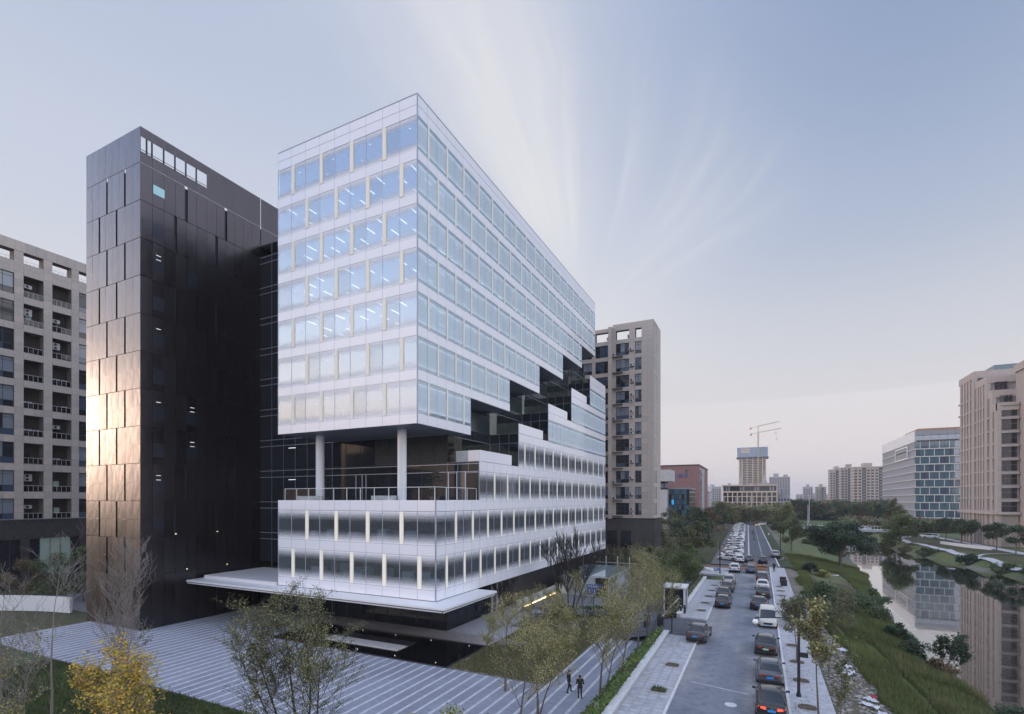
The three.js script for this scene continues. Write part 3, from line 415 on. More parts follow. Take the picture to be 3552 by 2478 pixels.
{
  const xs = [-4000, -2000, -1000, -500, -250, -150, -110], zs = [1500, 800, 400, 200, 120, 60];
  for (let x = -90; x < -9; x += 3) xs.push(x); xs.push(-8.5, -8.4, -6, -3, 0, 4.2, 4.32);
  for (let x = 4.9; x < 62; x += 0.62) xs.push(x); xs.push(66, 72, 80, 95, 120, 160, 260, 500, 1000, 2000, 4000);
  for (let z = 30; z > -115; z -= 1.1) zs.push(z); for (let z = -116; z > -360; z -= 2.4) zs.push(z); zs.push(-380, -420, -500, -700, -1000, -2000, -4000, -7000);
  const nx = xs.length, nz = zs.length, pos = new Float32Array(nx * nz * 3), col = new Float32Array(nx * nz * 3), uv = new Float32Array(nx * nz * 2), idx = [];
  for (let j = 0; j < nz; j++) for (let i = 0; i < nx; i++) {
    const x = xs[i], z = zs[j], o = j * nx + i; pos.set([x, landHeight(x, z), z], o * 3); uv.set([x, z], o * 2);
    const g = fbm(x * 0.35, z * 0.35, 4, 51), g2 = fbm(x * 0.09 + 3, z * 0.09, 3, 52), s = shoreL(z);
    let c = [0.085 + 0.07 * g, 0.125 + 0.07 * g, 0.045 + 0.025 * g];                                    // grass
    if (x > 4 && x < 62 && z > -335) {
      const edge = 4.3 + (z > -75 ? lerp(3.4, 1.2, sstep(-z, 20, 75)) : 0.8) + g2 * 1.4, d = sstep(edge - x + (g - 0.5) * 2.2, -0.3, 0.7);
      c = c.map((v, k) => lerp(v, [0.21, 0.18, 0.155][k] * (0.7 + 0.6 * g), d));                            // rubble and bare earth beside the pavement
      const pathX = 10.2 + 1.6 * Math.sin((z + 58) * 0.055) + (z < -62 ? -2 : 0), pd = sstep(Math.abs(x - pathX) + (g - 0.5) * 0.5, 0.35, 0.1) * (z > -66 && z < -28 ? 1 : 0);
      c = c.map((v, k) => lerp(v, [0.13, 0.12, 0.075][k], pd * 0.8));
      if (x > 8 && x < 15 && z < -98 && z > -122) { const q = sstep(fbm(x * 0.3, z * 0.2, 3, 58), 0.42, 0.55); c = c.map((v, k) => lerp(v, [0.075, 0.055, 0.04][k], q)); }
      if (x > s - 2.6 && x < s + 1 && z < -85) { const q = sstep(g, 0.35, 0.6); c = c.map((v, k) => lerp(v, [0.14, 0.135, 0.12][k], q)); }
      if (x > shoreR(z) && x < shoreR(z) + 2.2) { const q = sstep(g, 0.45, 0.65); c = c.map((v, k) => lerp(v, [0.2, 0.19, 0.17][k], q)); }
      if (x >= shoreR(z) + 6) c = [0.055 + 0.03 * g, 0.062 + 0.02 * g, 0.028];
      const yel = sstep(g2, 0.5, 0.75) * 0.5; c = c.map((v, k) => lerp(v, [0.20, 0.175, 0.075][k], yel * (x > 9 ? 1 : 0)));
    } else if (x < -8) c = [0.05 + 0.03 * g, 0.06 + 0.02 * g, 0.03];
    if (Math.abs(x) > 150 || z < -500 || z > 45) c = [0.055, 0.06, 0.045];
    col.set(c, o * 3);
    if (i && j) { const a = o, b = o - 1, d = o - nx, e = o - nx - 1; idx.push(e, b, d, d, b, a); }
  }
  const g = new THREE.BufferGeometry(); g.setAttribute('position', new THREE.BufferAttribute(pos, 3)); g.setAttribute('color', new THREE.BufferAttribute(col, 3)); g.setAttribute('uv', new THREE.BufferAttribute(uv, 2)); g.setIndex(idx); g.computeVertexNormals();
  // make sure faces look up
  if (g.attributes.normal.getY(0) < 0) { for (let i = 0; i < idx.length; i += 3) { const t = idx[i]; idx[i] = idx[i + 1]; idx[i + 1] = t; } g.setIndex(idx); g.computeVertexNormals(); }
  struct('ground', g, mats.terrain);
  const w = new THREE.PlaneGeometry(50, 560, 1, 1); w.rotateX(-Math.PI / 2); w.translate(36, -3, -60); struct('river', metric(w), mats.water);
}
// a flat sheet with its own blotches of colour
function sheet(name, pts, y, mat, base, amp, scale, seed, thick = 0, extra) {
  const [x0, x1, z0, z1] = pts, step = Math.min(0.9, Math.max(0.3, (x1 - x0) / 12)), nx = Math.max(2, Math.round((x1 - x0) / step)), nz = Math.max(2, Math.round(Math.abs(z1 - z0) / Math.max(step, Math.abs(z1 - z0) / 260)));
  const g = new THREE.PlaneGeometry(x1 - x0, Math.abs(z1 - z0), nx, nz); g.rotateX(-Math.PI / 2); g.translate((x0 + x1) / 2, y, (z0 + z1) / 2);
  const p = g.attributes.position, c = new Float32Array(p.count * 3);
  for (let i = 0; i < p.count; i++) { const x = p.getX(i), z = p.getZ(i), k = 1 + amp * 2 * (fbm(x * scale, z * scale, 4, seed) - 0.5); let b = base.map((v) => v * k); if (extra) b = extra(x, z, b); c.set(b, i * 3); }
  g.setAttribute('color', new THREE.BufferAttribute(c, 3)); return struct(name, metric(g), mat);
}
const dusty = (x, z, b) => { const w = Math.pow(Math.abs((x + 1.9) / 3.5), 2), q = sstep(fbm(x * 0.5, z * 0.16, 4, 71) + 0.14 * w, 0.5, 0.72); return b.map((v, k) => lerp(v, [0.40, 0.37, 0.365][k], q * 0.6)); };
sheet('road', [-5.35, 1.6, 30, -110], 0, mats.asphalt, [0.225, 0.238, 0.275], 0.25, 0.5, 70, 0, dusty);
// the far road bends a hair to the left
const FR = new THREE.Group(); FR.rotation.y = 0.0205; FR.position.set(0.9, 0, -116);
function farXZ(x, z) { const c = Math.cos(0.0205), s = Math.sin(0.0205); return [0.9 + x * c + z * s, -116 - x * s + z * c]; }
{
  const strip = (name, x0, x1, za, zb, y, mat, base) => { const g = new THREE.PlaneGeometry(x1 - x0, za - zb, 4, 60); g.rotateX(-Math.PI / 2); g.translate((x0 + x1) / 2, y, (za + zb) / 2); const p = g.attributes.position, c = new Float32Array(p.count * 3); for (let i = 0; i < p.count; i++) { const k = 0.9 + 0.25 * fbm(p.getX(i), p.getZ(i) * 0.3, 3, 8); c.set(base.map((v) => v * k), i * 3); } g.setAttribute('color', new THREE.BufferAttribute(c, 3)); g.rotateY(0.0205); g.translate(0.9, 0, -116); return struct(name, metric(g), mat); };
  strip('road', -2.9, 2.7, 1, -186, 0.002, mats.asphalt, [0.11, 0.118, 0.14]);
  strip('parking_bay', -10.4, -3.2, 1, -186, -0.004, mats.asphalt, [0.16, 0.16, 0.165]);
  strip('verge', 3.0, 5.2, 1, -186, 0.006, mats.terrain, [0.05, 0.075, 0.03]);
  const line = (name, x, w, za, zb) => { const g = box(x - w / 2, x + w / 2, 0.003, 0.012, za, zb); g.rotateY(0.0205); g.translate(0.9, 0, -116); return g; };
  const marks = thing('road_marking', 'thin white lane lines on the far dark road', 'road marking');
  part(marks, 'edge_line', line('', 2.6, 0.25, 0, -186), mats.strip); part(marks, 'edge_line', line('', -2.95, 0.3, 0, -186), mats.strip);
  for (let i = 0; i < 26; i++) part(marks, 'dash', line('', -0.05, 0.16, -2 - i * 7, -5.5 - i * 7), mats.strip);
  const kerb = box(-3.2, -3.0, 0, 0.14, 0, -186); kerb.rotateY(0.0205); kerb.translate(0.9, 0, -116); struct('kerb', kerb, mats.concrete);
}
sheet('crossroad', [-70, 90, -302, -310], 0.004, mats.asphalt, [0.10, 0.10, 0.11], 0.15, 0.3, 79);
// dug-up strip of earth across the street
sheet('roadworks', [-12, 1.6, -108, -113], 0.02, mats.terrain, [0.24, 0.14, 0.10], 0.35, 0.8, 75);
// side street with the gate, and the yard behind it
const lane = sheet('side_street', [-26, -5.35, -52.4, -60.4], -0.012, mats.asphalt, [0.11, 0.118, 0.14], 0.2, 0.5, 72);
{ const p = lane.geometry.attributes.position; for (let i = 0; i < p.count; i++) if (p.getX(i) < -8.8) p.setY(i, lerp(-0.012, PY + 0.012, Math.min(1, (-8.8 - p.getX(i)) / 5))); lane.geometry.computeVertexNormals(); }
// ---- pavements: left one is laid with slabs one can tell apart near the lens
function pavement(x0, x1, z0, z1, y, laid, seed) {
  const base = struct('pavement', box(x0, x1, -0.2, y - (laid ? 0.03 : 0), z1, z0), mats.slab);
  if (!laid) return base;
  const r = rng(seed), nx = 4, w = (x1 - x0) / nx, d = 0.62; let left = laid; const rest = [];
  for (let z = z0 - 0.1; z - d > z1; z -= d) for (let i = 0; i < nx; i++) {
    const m = [mats.slab, mats.slabB, mats.slabC, mats.slab][Math.floor(r() * 4)], px = x0 + w * (i + 0.5), pz = z - d / 2;
    if (left-- > 0) { const s = put(base, 'paving_slab', boxG(w - 0.035, 0.03, d - 0.035), m, px, y - 0.016 + (r() - 0.5) * 0.006, pz); s.rotation.y = (r() - 0.5) * 0.006; } else rest.push(box(px - w / 2 + 0.018, px + w / 2 - 0.018, y - 0.03, y, pz - d / 2 + 0.018, pz + d / 2 - 0.018));
  }
  if (rest.length) stuff(part(base, 'paving_slab', rest, mats.slab));
  return base;
}
pavement(-8.2, -5.5, -22, -52.3, 0.13, 190, 31);
pavement(-8.2, -5.5, -60.5, -91, 0.13, 0, 32);
pavement(-10, -5.5, -98, -108, 0.13, 0, 33);
pavement(1.76, 4.25, 10, -113, 0.14, 0, 34);
for (const [z0, z1] of [[10, -52.3], [-60.5, -91], [-98, -108]]) struct('kerb', box(-5.5, -5.35, -0.1, 0.14, z1, z0), mats.strip);
struct('kerb', box(1.6, 1.76, -0.1, 0.15, -113, 10), mats.strip);
{ // planting squares left open in both pavements, with low kerb frames and soil
  const r = rng(9); let i = 0;
  const pit = (x, z, grass) => {
    const t = thing('tree_pit', `${grass ? 'weedy' : 'bare'} square planting pit in the ${x < 0 ? 'left' : 'right'} pavement`, 'tree pit', [x, 0.14, z], 0, `${grass ? 'weedy' : 'bare'} planting pits in the ${x < 0 ? 'left' : 'right'} pavement`);
    part(t, 'frame', [box(-0.62, 0.62, 0, 0.05, 0.54, 0.62), box(-0.62, 0.62, 0, 0.05, -0.62, -0.54), box(-0.62, -0.54, 0, 0.05, -0.54, 0.54), box(0.54, 0.62, 0, 0.05, -0.54, 0.54)], mats.concrete);
    const g = new THREE.CircleGeometry(0.55, 14); g.rotateX(-Math.PI / 2); const p = g.attributes.position; for (let k = 0; k < p.count; k++) p.setY(k, 0.012 + r() * 0.05); g.computeVertexNormals(); part(t, 'soil', metric(g), mats.soil);
    if (grass) { const L = []; for (let k = 0; k < 60; k++) L.push(tint(blade(r, (r() - 0.5) * 0.9, 0.03, (r() - 0.5) * 0.9, 0.18 + r() * 0.15), [0.06 + r() * 0.04, 0.09 + r() * 0.03, 0.03])); stuff(part(t, 'weeds', L, mats.leafSolid)); }
  };
  for (const [z, g] of [[-30, 1], [-36.5, 1], [-42.5, 0], [-65, 0], [-70, 0], [-75, 0], [-80, 0], [-85, 0]]) pit(-6.4, z, g);
  for (const z of [-37.6, -43, -47.8, -53, -59.5, -64, -68, -72, -76, -80, -84, -88]) pit(2.7, z, 0);
}
// low wall between pavement and hedge
for (const [z0, z1] of [[-20, -52.3], [-60.6, -92]]) { struct('retaining_wall', box(-8.62, -8.2, PY, 0.42, z1, z0), mats.concrete); struct('wall_coping', box(-8.7, -8.14, 0.422, 0.5, z1, z0), mats.strip); }
// ---- plaza
const plazaCol = [0.31, 0.33, 0.40];
sheet('plaza', [-72.5, -10.7, -23.2, -36.95], PY, mats.paving, plazaCol, 0.3, 0.5, 80);
sheet('plaza', [-62, -46.75, -36.95, -47.5], PY, mats.paving, plazaCol, 0.3, 0.5, 80);
sheet('plaza', [-15.15, -10.7, -36.95, -62], PY, mats.paving, plazaCol, 0.3, 0.5, 80);
sheet('terrace_walk', [-46.75, -24.4, -44.35, -47.5], PY + 0.004, mats.paving, [0.42, 0.39, 0.39], 0.14, 0.3, 81);
sheet('forecourt', [-31.3, -24.4, -47.5, -62], PY, mats.paving, [0.54, 0.54, 0.58], 0.14, 0.3, 82);
sheet('driveway', [-32, -10.7, -62, -96], PY + 0.002, mats.asphalt, [0.2, 0.205, 0.23], 0.2, 0.3, 83);
sheet('lawn', [-24.4, -15.2, -37.0, -61.9], PY + 0.006, mats.terrain, [0.19, 0.19, 0.125], 0.4, 0.5, 84, 0, (x, z, b) => { const q = sstep(fbm(x * 0.3, z * 0.3, 3, 88), 0.4, 0.6) * 0.7; return b.map((v, k) => lerp(v, [0.27, 0.235, 0.18][k], q)); });
sheet('lawn', [-110, -10.7, 30, -23.1], PY + 0.03, mats.terrain, [0.05, 0.085, 0.035], 0.4, 0.4, 85);
{ // pale stone strips in the plaza, each a piece of its own
  const t = thing('plaza_strips', 'long parallel strips of pale stone set into the grey plaza', 'paving strips');
  for (let i = 0; i < 84; i++) {
    const x = -10.85 - i * 1.05; if (x < -72) break;
    const runs = x > -15.3 ? [[-23.3, -61.5]] : x > -46.8 ? [[-23.3, -36.85]] : x > -62 ? [[-23.3, -46]] : [[-23.3, -32.2]];
    for (const [a, b] of runs) put(t, 'stone_strip', boxG(0.23, 0.012, +(a - b).toFixed(2)), mats.paleStrip, x, PY + 0.006, (a + b) / 2);
  }
}
{ // reflecting pool
  const t = thing('reflecting_pool', 'black still reflecting pool in front of the glass hall, with a pale slab in it', 'pool', [0, PY, 0]);
  const p = new THREE.PlaneGeometry(22, 7.1); p.rotateX(-Math.PI / 2); p.translate(-35.7, 0.016, -40.6); part(t, 'water_surface', metric(p), mats.pool);
  part(t, 'pool_rim', [box(-46.8, -24.5, 0, 0.06, -37.06, -36.9), box(-46.8, -24.5, 0, 0.06, -44.34, -44.16), box(-46.8, -46.68, 0, 0.06, -44.16, -37.06), box(-24.62, -24.5, 0, 0.06, -44.16, -37.06)], mats.darkStone);
  part(t, 'stone_island', box(-41.2, -31.5, 0.02, 0.09, -40.6, -39), mats.strip); part(t, 'stone_island', box(-41.2, -31.5, 0.02, 0.06, -42.2, -40.62), mats.darkStone);
  for (let i = 0; i < 5; i++) for (const z of [-37.7, -43.5]) part(t, 'pool_lamp', cyl(0.035, 0.03, 0.07, -44.5 + i * 4.6, 0.015, z, 8), mats.lampDim);
}
{ // grey service road and bare earth far left of the dark tower
  sheet('service_road', [-96, -73.7, -34.6, -44], PY + 0.008, mats.asphalt, [0.13, 0.135, 0.155], 0.2, 0.3, 86);
  const t = thing('curved_wall', 'long white garden wall behind the bare trees at the left edge', 'wall', [0, PY, 0]);
  const n = 22; for (let i = 0; i < n; i++) { const a0 = i / n, x0 = -96 + 16 * a0, z0 = -27.5 - 6.4 * Math.sin(a0 * 1.3), b = (i + 1) / n, x1 = -96 + 16 * b, z1 = -27.5 - 6.4 * Math.sin(b * 1.3); const l = Math.hypot(x1 - x0, z1 - z0), m = put(t, 'wall_block', boxG(+(l + 0.004).toFixed(2), 2.0, 0.3), mats.whiteMetal, (x0 + x1) / 2, 1.0, (z0 + z1) / 2); m.rotation.y = Math.atan2(-(z1 - z0), x1 - x0); }
}

// ---------------------------------------------------------------- plants
function blade(r, x, y, z, h) { const a = r() * 6.283, w = 0.02 + 0.03 * r(), lx = (r() - 0.5) * h * 0.7, lz = (r() - 0.5) * h * 0.7, g = new THREE.BufferGeometry(); g.setAttribute('position', new THREE.BufferAttribute(new Float32Array([x - Math.cos(a) * w, y, z - Math.sin(a) * w, x + Math.cos(a) * w, y, z + Math.sin(a) * w, x + lx, y + h, z + lz]), 3)); g.computeVertexNormals(); return g; }
class Leaves {
  constructor() { this.p = []; this.c = []; this.n = []; }
  // a leaf: two triangles folded along the midrib
  add(r, x, y, z, s, col) {
    const a = r() * 6.283, b = (r() - 0.5) * 2.4, ca = Math.cos(a), sa = Math.sin(a), cb = Math.cos(b), sb = Math.sin(b), w = s * 0.42, tw = (r() - 0.5) * 1.6;
    const d = [ca * cb, sb, sa * cb], q = [-sa, Math.sin(tw) * 0.7, ca], A = [x, y, z], T = [x + d[0] * s, y + d[1] * s, z + d[2] * s], L = [x + d[0] * s * 0.5 + q[0] * w, y + d[1] * s * 0.5 + q[1] * w, z + d[2] * s * 0.5 + q[2] * w], R = [x + d[0] * s * 0.5 - q[0] * w, y + d[1] * s * 0.5 - q[1] * w + s * 0.1, z + d[2] * s * 0.5 - q[2] * w];
    this.p.push(...A, ...L, ...T, ...A, ...T, ...R); for (let i = 0; i < 6; i++) this.c.push(...col);
  }
  geo() { const g = new THREE.BufferGeometry(); g.setAttribute('position', new THREE.BufferAttribute(new Float32Array(this.p), 3)); g.setAttribute('color', new THREE.BufferAttribute(new Float32Array(this.c), 3)); g.computeVertexNormals(); return g; }
}
const gauss = (r) => (r() + r() + r() - 1.5) / 1.5;
const vary = (r, cols) => { const c = cols[Math.floor(r() * cols.length)], k = 0.7 + 0.6 * r(); return c.map((v) => v * k); };
// grows limbs; calls tip(x, y, z, depth) along the thin ones
function grow(r, o, tip) {
  const wood = [];
  const limb = (p, d, len, rad, depth) => {
    const n = depth === 0 ? o.segs ?? 5 : 3; let q = p.clone(), v = d.clone(), ra = rad;
    for (let i = 0; i < n; i++) {
      const e = q.clone().addScaledVector(v, len / n), rb = Math.max(o.thin ?? 0.012, ra * (depth === 0 ? 0.82 : 0.7));
      wood.push(bar(q.toArray(), e.toArray(), ra, rb, depth === 0 ? 8 : depth === 1 ? 6 : 4));
      if (depth >= (o.leafFrom ?? 2)) tip(e, depth, v);
      if (depth < o.depth && (i >= (depth === 0 ? o.bare ?? 1 : 0))) {
        const k = depth === 0 ? o.kids ?? 3 : o.kids2 ?? 2;
        for (let j = 0; j < k; j++) { if (r() > (o.odds ?? 0.95)) continue; const a = r() * 6.283, sp = (o.spread ?? 0.8) * (0.7 + 0.6 * r()), side = new THREE.Vector3(Math.cos(a), 0, Math.sin(a)); const w = v.clone().multiplyScalar(Math.cos(sp)).addScaledVector(side, Math.sin(sp)); w.y += o.rise ?? 0.15; w.normalize(); limb(e, w, len * (depth === 0 ? (o.ratio ?? 0.5) * (1 - 0.5 * i / n) : 0.6) * (0.75 + 0.5 * r()), Math.max(o.thin ?? 0.012, rb * (o.kidR ?? 0.5)), depth + 1); }
      }
      q = e; ra = rb; v.x += (r() - 0.5) * (o.wob ?? 0.16); v.z += (r() - 0.5) * (o.wob ?? 0.16); if (depth) v.y += o.lift ?? 0.05; v.normalize();
    }
    if (depth >= 1) tip(q, depth + 1, v);
  };
  for (const [x, z, dx, dz, len, rad] of o.stems) limb(new THREE.Vector3(x, -0.05, z), new THREE.Vector3(dx, 1, dz).normalize(), len, rad, 0);
  return wood;
}
function tree(name, label, pos, o, group) {
  const r = rng(o.seed), t = thing(name, label, o.cat ?? 'tree', pos, 0, group), L = new Leaves();
  const wood = grow(r, o, (p, depth) => { for (let i = 0; i < (o.leaves ?? 0); i++) if (!o.leafMax || p.y < o.leafMax * (0.8 + 0.4 * r())) L.add(r, p.x + gauss(r) * o.puff, p.y + gauss(r) * o.puff, p.z + gauss(r) * o.puff, o.size * (0.7 + 0.6 * r()), vary(r, o.cols)); });
  part(t, 'trunk', wood, o.bark ?? mats.bark);
  if (L.p.length) part(t, 'crown', L.geo(), o.solid ? mats.leafSolid : mats.leaf);
  return t;
}
// a full crown: leaf clumps packed into uneven lobes over limbs
function bushy(name, label, pos, o, group) {
  const r = rng(o.seed), t = thing(name, label, o.cat ?? 'tree', pos, 0, group), L = new Leaves(), lobes = [], wood = [];
  const n = o.lobes ?? 14;
  for (let i = 0; i < n; i++) { const a = r() * 6.283, h = r(), rr = Math.sqrt(r()) * o.rx * (o.shape === 'cone' ? 1 - 0.75 * h : Math.sqrt(Math.max(0.08, 1 - Math.pow(2 * h - 0.8, 2) * 0.8))); lobes.push([Math.cos(a) * rr, o.base + h * (o.top - o.base), Math.sin(a) * rr * (o.rz ?? o.rx) / o.rx, (o.lobe ?? 0.42) * o.rx * (0.6 + 0.6 * r())]); }
  for (const [x, y, z, q] of lobes) {
    if (o.trunk !== 0) { const y0 = Math.max(0.2, Math.min(o.base * 0.9, y - q)); wood.push(bar([0, y0, 0], [x * 0.8, y, z * 0.8], o.trunk * 0.4, 0.02, 5)); }
    const m = Math.round((o.leaves ?? 4000) / n), lobeTone = 0.75 + 0.5 * r();  // leaf tone differs at random from lobe to lobe
    for (let k = 0; k < m; k++) { const u = r() * 2 - 1, a = r() * 6.283, e = Math.sqrt(1 - u * u), f = q * Math.pow(r(), 0.45) * (0.85 + 0.3 * r()); L.add(r, x + Math.cos(a) * e * f, Math.max(0.05, y + u * f * (o.flat ?? 0.75)), z + Math.sin(a) * e * f, o.size * (0.7 + 0.6 * r()), vary(r, o.cols).map((v) => v * lobeTone)); }
  }
  if (o.trunk !== 0) { wood.push(bar([0, -0.1, 0], [0.1, Math.max(0.5, o.base), 0.05], o.trunk, o.trunk * 0.7, 8)); part(t, 'trunk', wood, o.bark ?? mats.bark); }
  part(t, 'crown', L.geo(), o.solid ? mats.leafSolid : mats.leaf);
  return t;
}
// ---------------------------------------------------------------- the other buildings
Object.assign(mats, {
  beige: M({ map: grain(0.44, 0.395, 0.37, 0.16, 1.6, 101), roughness: 0.75 }), beigeB: M({ map: grain(0.475, 0.42, 0.385, 0.16, 1.7, 102), roughness: 0.75 }), beigeC: M({ map: grain(0.41, 0.37, 0.35, 0.16, 1.5, 103), roughness: 0.75 }),
  grout: M({ color: lin(0.16, 0.14, 0.125), roughness: 0.9 }),
  sandstone: M({ map: grain(0.41, 0.36, 0.335, 0.18, 3, 104), roughness: 0.8 }), sandstoneB: M({ map: grain(0.365, 0.325, 0.305, 0.18, 3, 105), roughness: 0.8 }),
  plum: M({ map: grain(0.235, 0.14, 0.135, 0.18, 4, 106), roughness: 0.8 }),
  winBlue: P({ color: lin(0.05, 0.08, 0.13), roughness: 0.06, clearcoat: 1, clearcoatRoughness: 0.02 }), winDark: P({ color: lin(0.018, 0.02, 0.028), roughness: 0.08, ior: 1.6 }), winTeal: P({ color: lin(0.06, 0.13, 0.17), roughness: 0.07, ior: 1.9 }), winPale: P({ color: lin(0.20, 0.23, 0.28), roughness: 0.15, clearcoat: 0.6 }), winSky: P({ color: lin(0.26, 0.31, 0.38), roughness: 0.08, metalness: 0.5, clearcoat: 1 }),
  curtain: M({ color: lin(0.32, 0.32, 0.34), roughness: 0.9 }), frameBlue: M({ color: lin(0.035, 0.045, 0.075), roughness: 0.5 }), frameGrey: M({ color: lin(0.50, 0.51, 0.54), roughness: 0.5 }),
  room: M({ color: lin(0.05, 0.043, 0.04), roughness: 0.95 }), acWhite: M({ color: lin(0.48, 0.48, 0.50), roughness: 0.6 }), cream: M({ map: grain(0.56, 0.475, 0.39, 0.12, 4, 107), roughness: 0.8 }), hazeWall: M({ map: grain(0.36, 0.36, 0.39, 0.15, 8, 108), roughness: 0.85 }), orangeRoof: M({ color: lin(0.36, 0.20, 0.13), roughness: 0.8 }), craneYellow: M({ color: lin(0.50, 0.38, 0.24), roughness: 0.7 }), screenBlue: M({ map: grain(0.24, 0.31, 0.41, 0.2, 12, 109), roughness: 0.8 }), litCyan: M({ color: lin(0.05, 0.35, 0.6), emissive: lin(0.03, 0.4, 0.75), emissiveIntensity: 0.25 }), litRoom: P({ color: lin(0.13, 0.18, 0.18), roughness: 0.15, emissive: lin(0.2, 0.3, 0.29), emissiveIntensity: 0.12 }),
});
const stones = [mats.beige, mats.beigeB, mats.beigeC];
// stone panels on one face; the nearest 300 of a thing are parts, the rest one mass
function cladder(t, side, at, outw) {
  const r = rng(Math.round(Math.abs(at) * 10) + 3); t.userData_n ??= { n: 0, rest: [] }; const k = t.userData_n;
  return (u0, u1, y0, y1, pw, ph, name = 'stone_panel', ms = stones) => {
    const nu = Math.max(1, Math.round((u1 - u0) / pw)), ny = Math.max(1, Math.round((y1 - y0) / ph)), w = (u1 - u0) / nu, h = (y1 - y0) / ny;
    for (let i = 0; i < nu; i++) for (let j = 0; j < ny; j++) {
      const u = u0 + w * (i + 0.5), y = y0 + h * (j + 0.5), m = ms[Math.floor(r() * ms.length)], g = boxG(+(w - 0.022).toFixed(3), +(h - 0.022).toFixed(3), 0.05), px = side === 'f' ? u : at + outw * 0.025, pz = side === 'f' ? at + outw * 0.025 : -u;
      if (k.n++ < 296) put(t, name, g, m, px, y, pz, side === 'f' ? 0 : Math.PI / 2); else { const c = g.clone(); if (side !== 'f') c.rotateY(Math.PI / 2); c.translate(px, y, pz); k.rest.push(c); }
    }
  };
}
function closeCladding(t, mat = stones[0]) { const k = t.userData_n; if (k?.rest.length) stuff(part(t, 'stone_panel', k.rest, mat)); delete t.userData_n; }
function acUnit(parent, x, y, z, ry, fans = 1, w = 0.8) {
  const g = new THREE.Group(); g.name = 'air_conditioner'; g.position.set(x, y, z); g.rotation.y = ry; parent.add(g);
  put(g, 'casing', boxG(w, 0.58 * fans, 0.32), mats.acWhite, 0, 0.29 * fans, 0);
  for (let i = 0; i < fans; i++) { const f = new THREE.CylinderGeometry(0.22, 0.22, 0.02, 14); f.rotateX(Math.PI / 2); put(g, 'fan', f, mats.darkMetal, -w * 0.12, 0.29 + 0.58 * i, 0.165); }
  return g;
}
// a framed window in a wall that looks to +x ('r') or +z ('f'); u along the wall, centred
function windowUnit(t, side, at, u, y, w, h, seed, style = 0) {
  const r = rng(seed * 7 + 1), g = new THREE.Group(); g.name = 'window'; t.add(g); g.rotation.y = side === 'f' ? 0 : Math.PI / 2; g.position.set(...(side === 'f' ? [u, y, at] : [at, y, -u]));
  const nx = w > 1.8 ? 3 : 2, sill = h * 0.3, glass = [mats.winBlue, mats.winDark, mats.winDark, mats.winPale, mats.winBlue][Math.floor(r() * 5)];
  for (let i = 0; i < nx; i++) { const cw = w / nx; const m = r() < 0.3 ? mats.winPale : r() < 0.5 ? mats.winDark : glass; put(g, 'pane', boxG(+(cw - 0.06).toFixed(2), +(h - sill - 0.08).toFixed(2), 0.03), m, -w / 2 + cw * (i + 0.5), sill / 2, -0.02); put(g, 'lower_pane', boxG(+(cw - 0.06).toFixed(2), +(sill - 0.06).toFixed(2), 0.03), r() < 0.5 ? mats.winBlue : mats.winDark, -w / 2 + cw * (i + 0.5), -h / 2 + sill / 2, -0.02); }
  const fr = [box(-w / 2, w / 2, h / 2 - 0.06, h / 2, -0.05, 0.05), box(-w / 2, w / 2, -h / 2, -h / 2 + 0.06, -0.05, 0.05), box(-w / 2 + 0.001, w / 2 - 0.001, -h / 2 + sill - 0.03, -h / 2 + sill + 0.03, -0.045, 0.045)];
  for (let i = 0; i <= nx; i++) fr.push(box(-w / 2 + (w / nx) * i - 0.03, -w / 2 + (w / nx) * i + 0.03, -h / 2 + 0.002, h / 2 - 0.002, -0.04, 0.04));
  fr.push(box(-w / 2, w / 2, h / 2 - 0.62, h / 2 - 0.57, -0.035, 0.035)); part(g, 'frame', fr, mats.frameBlue); return g;
}

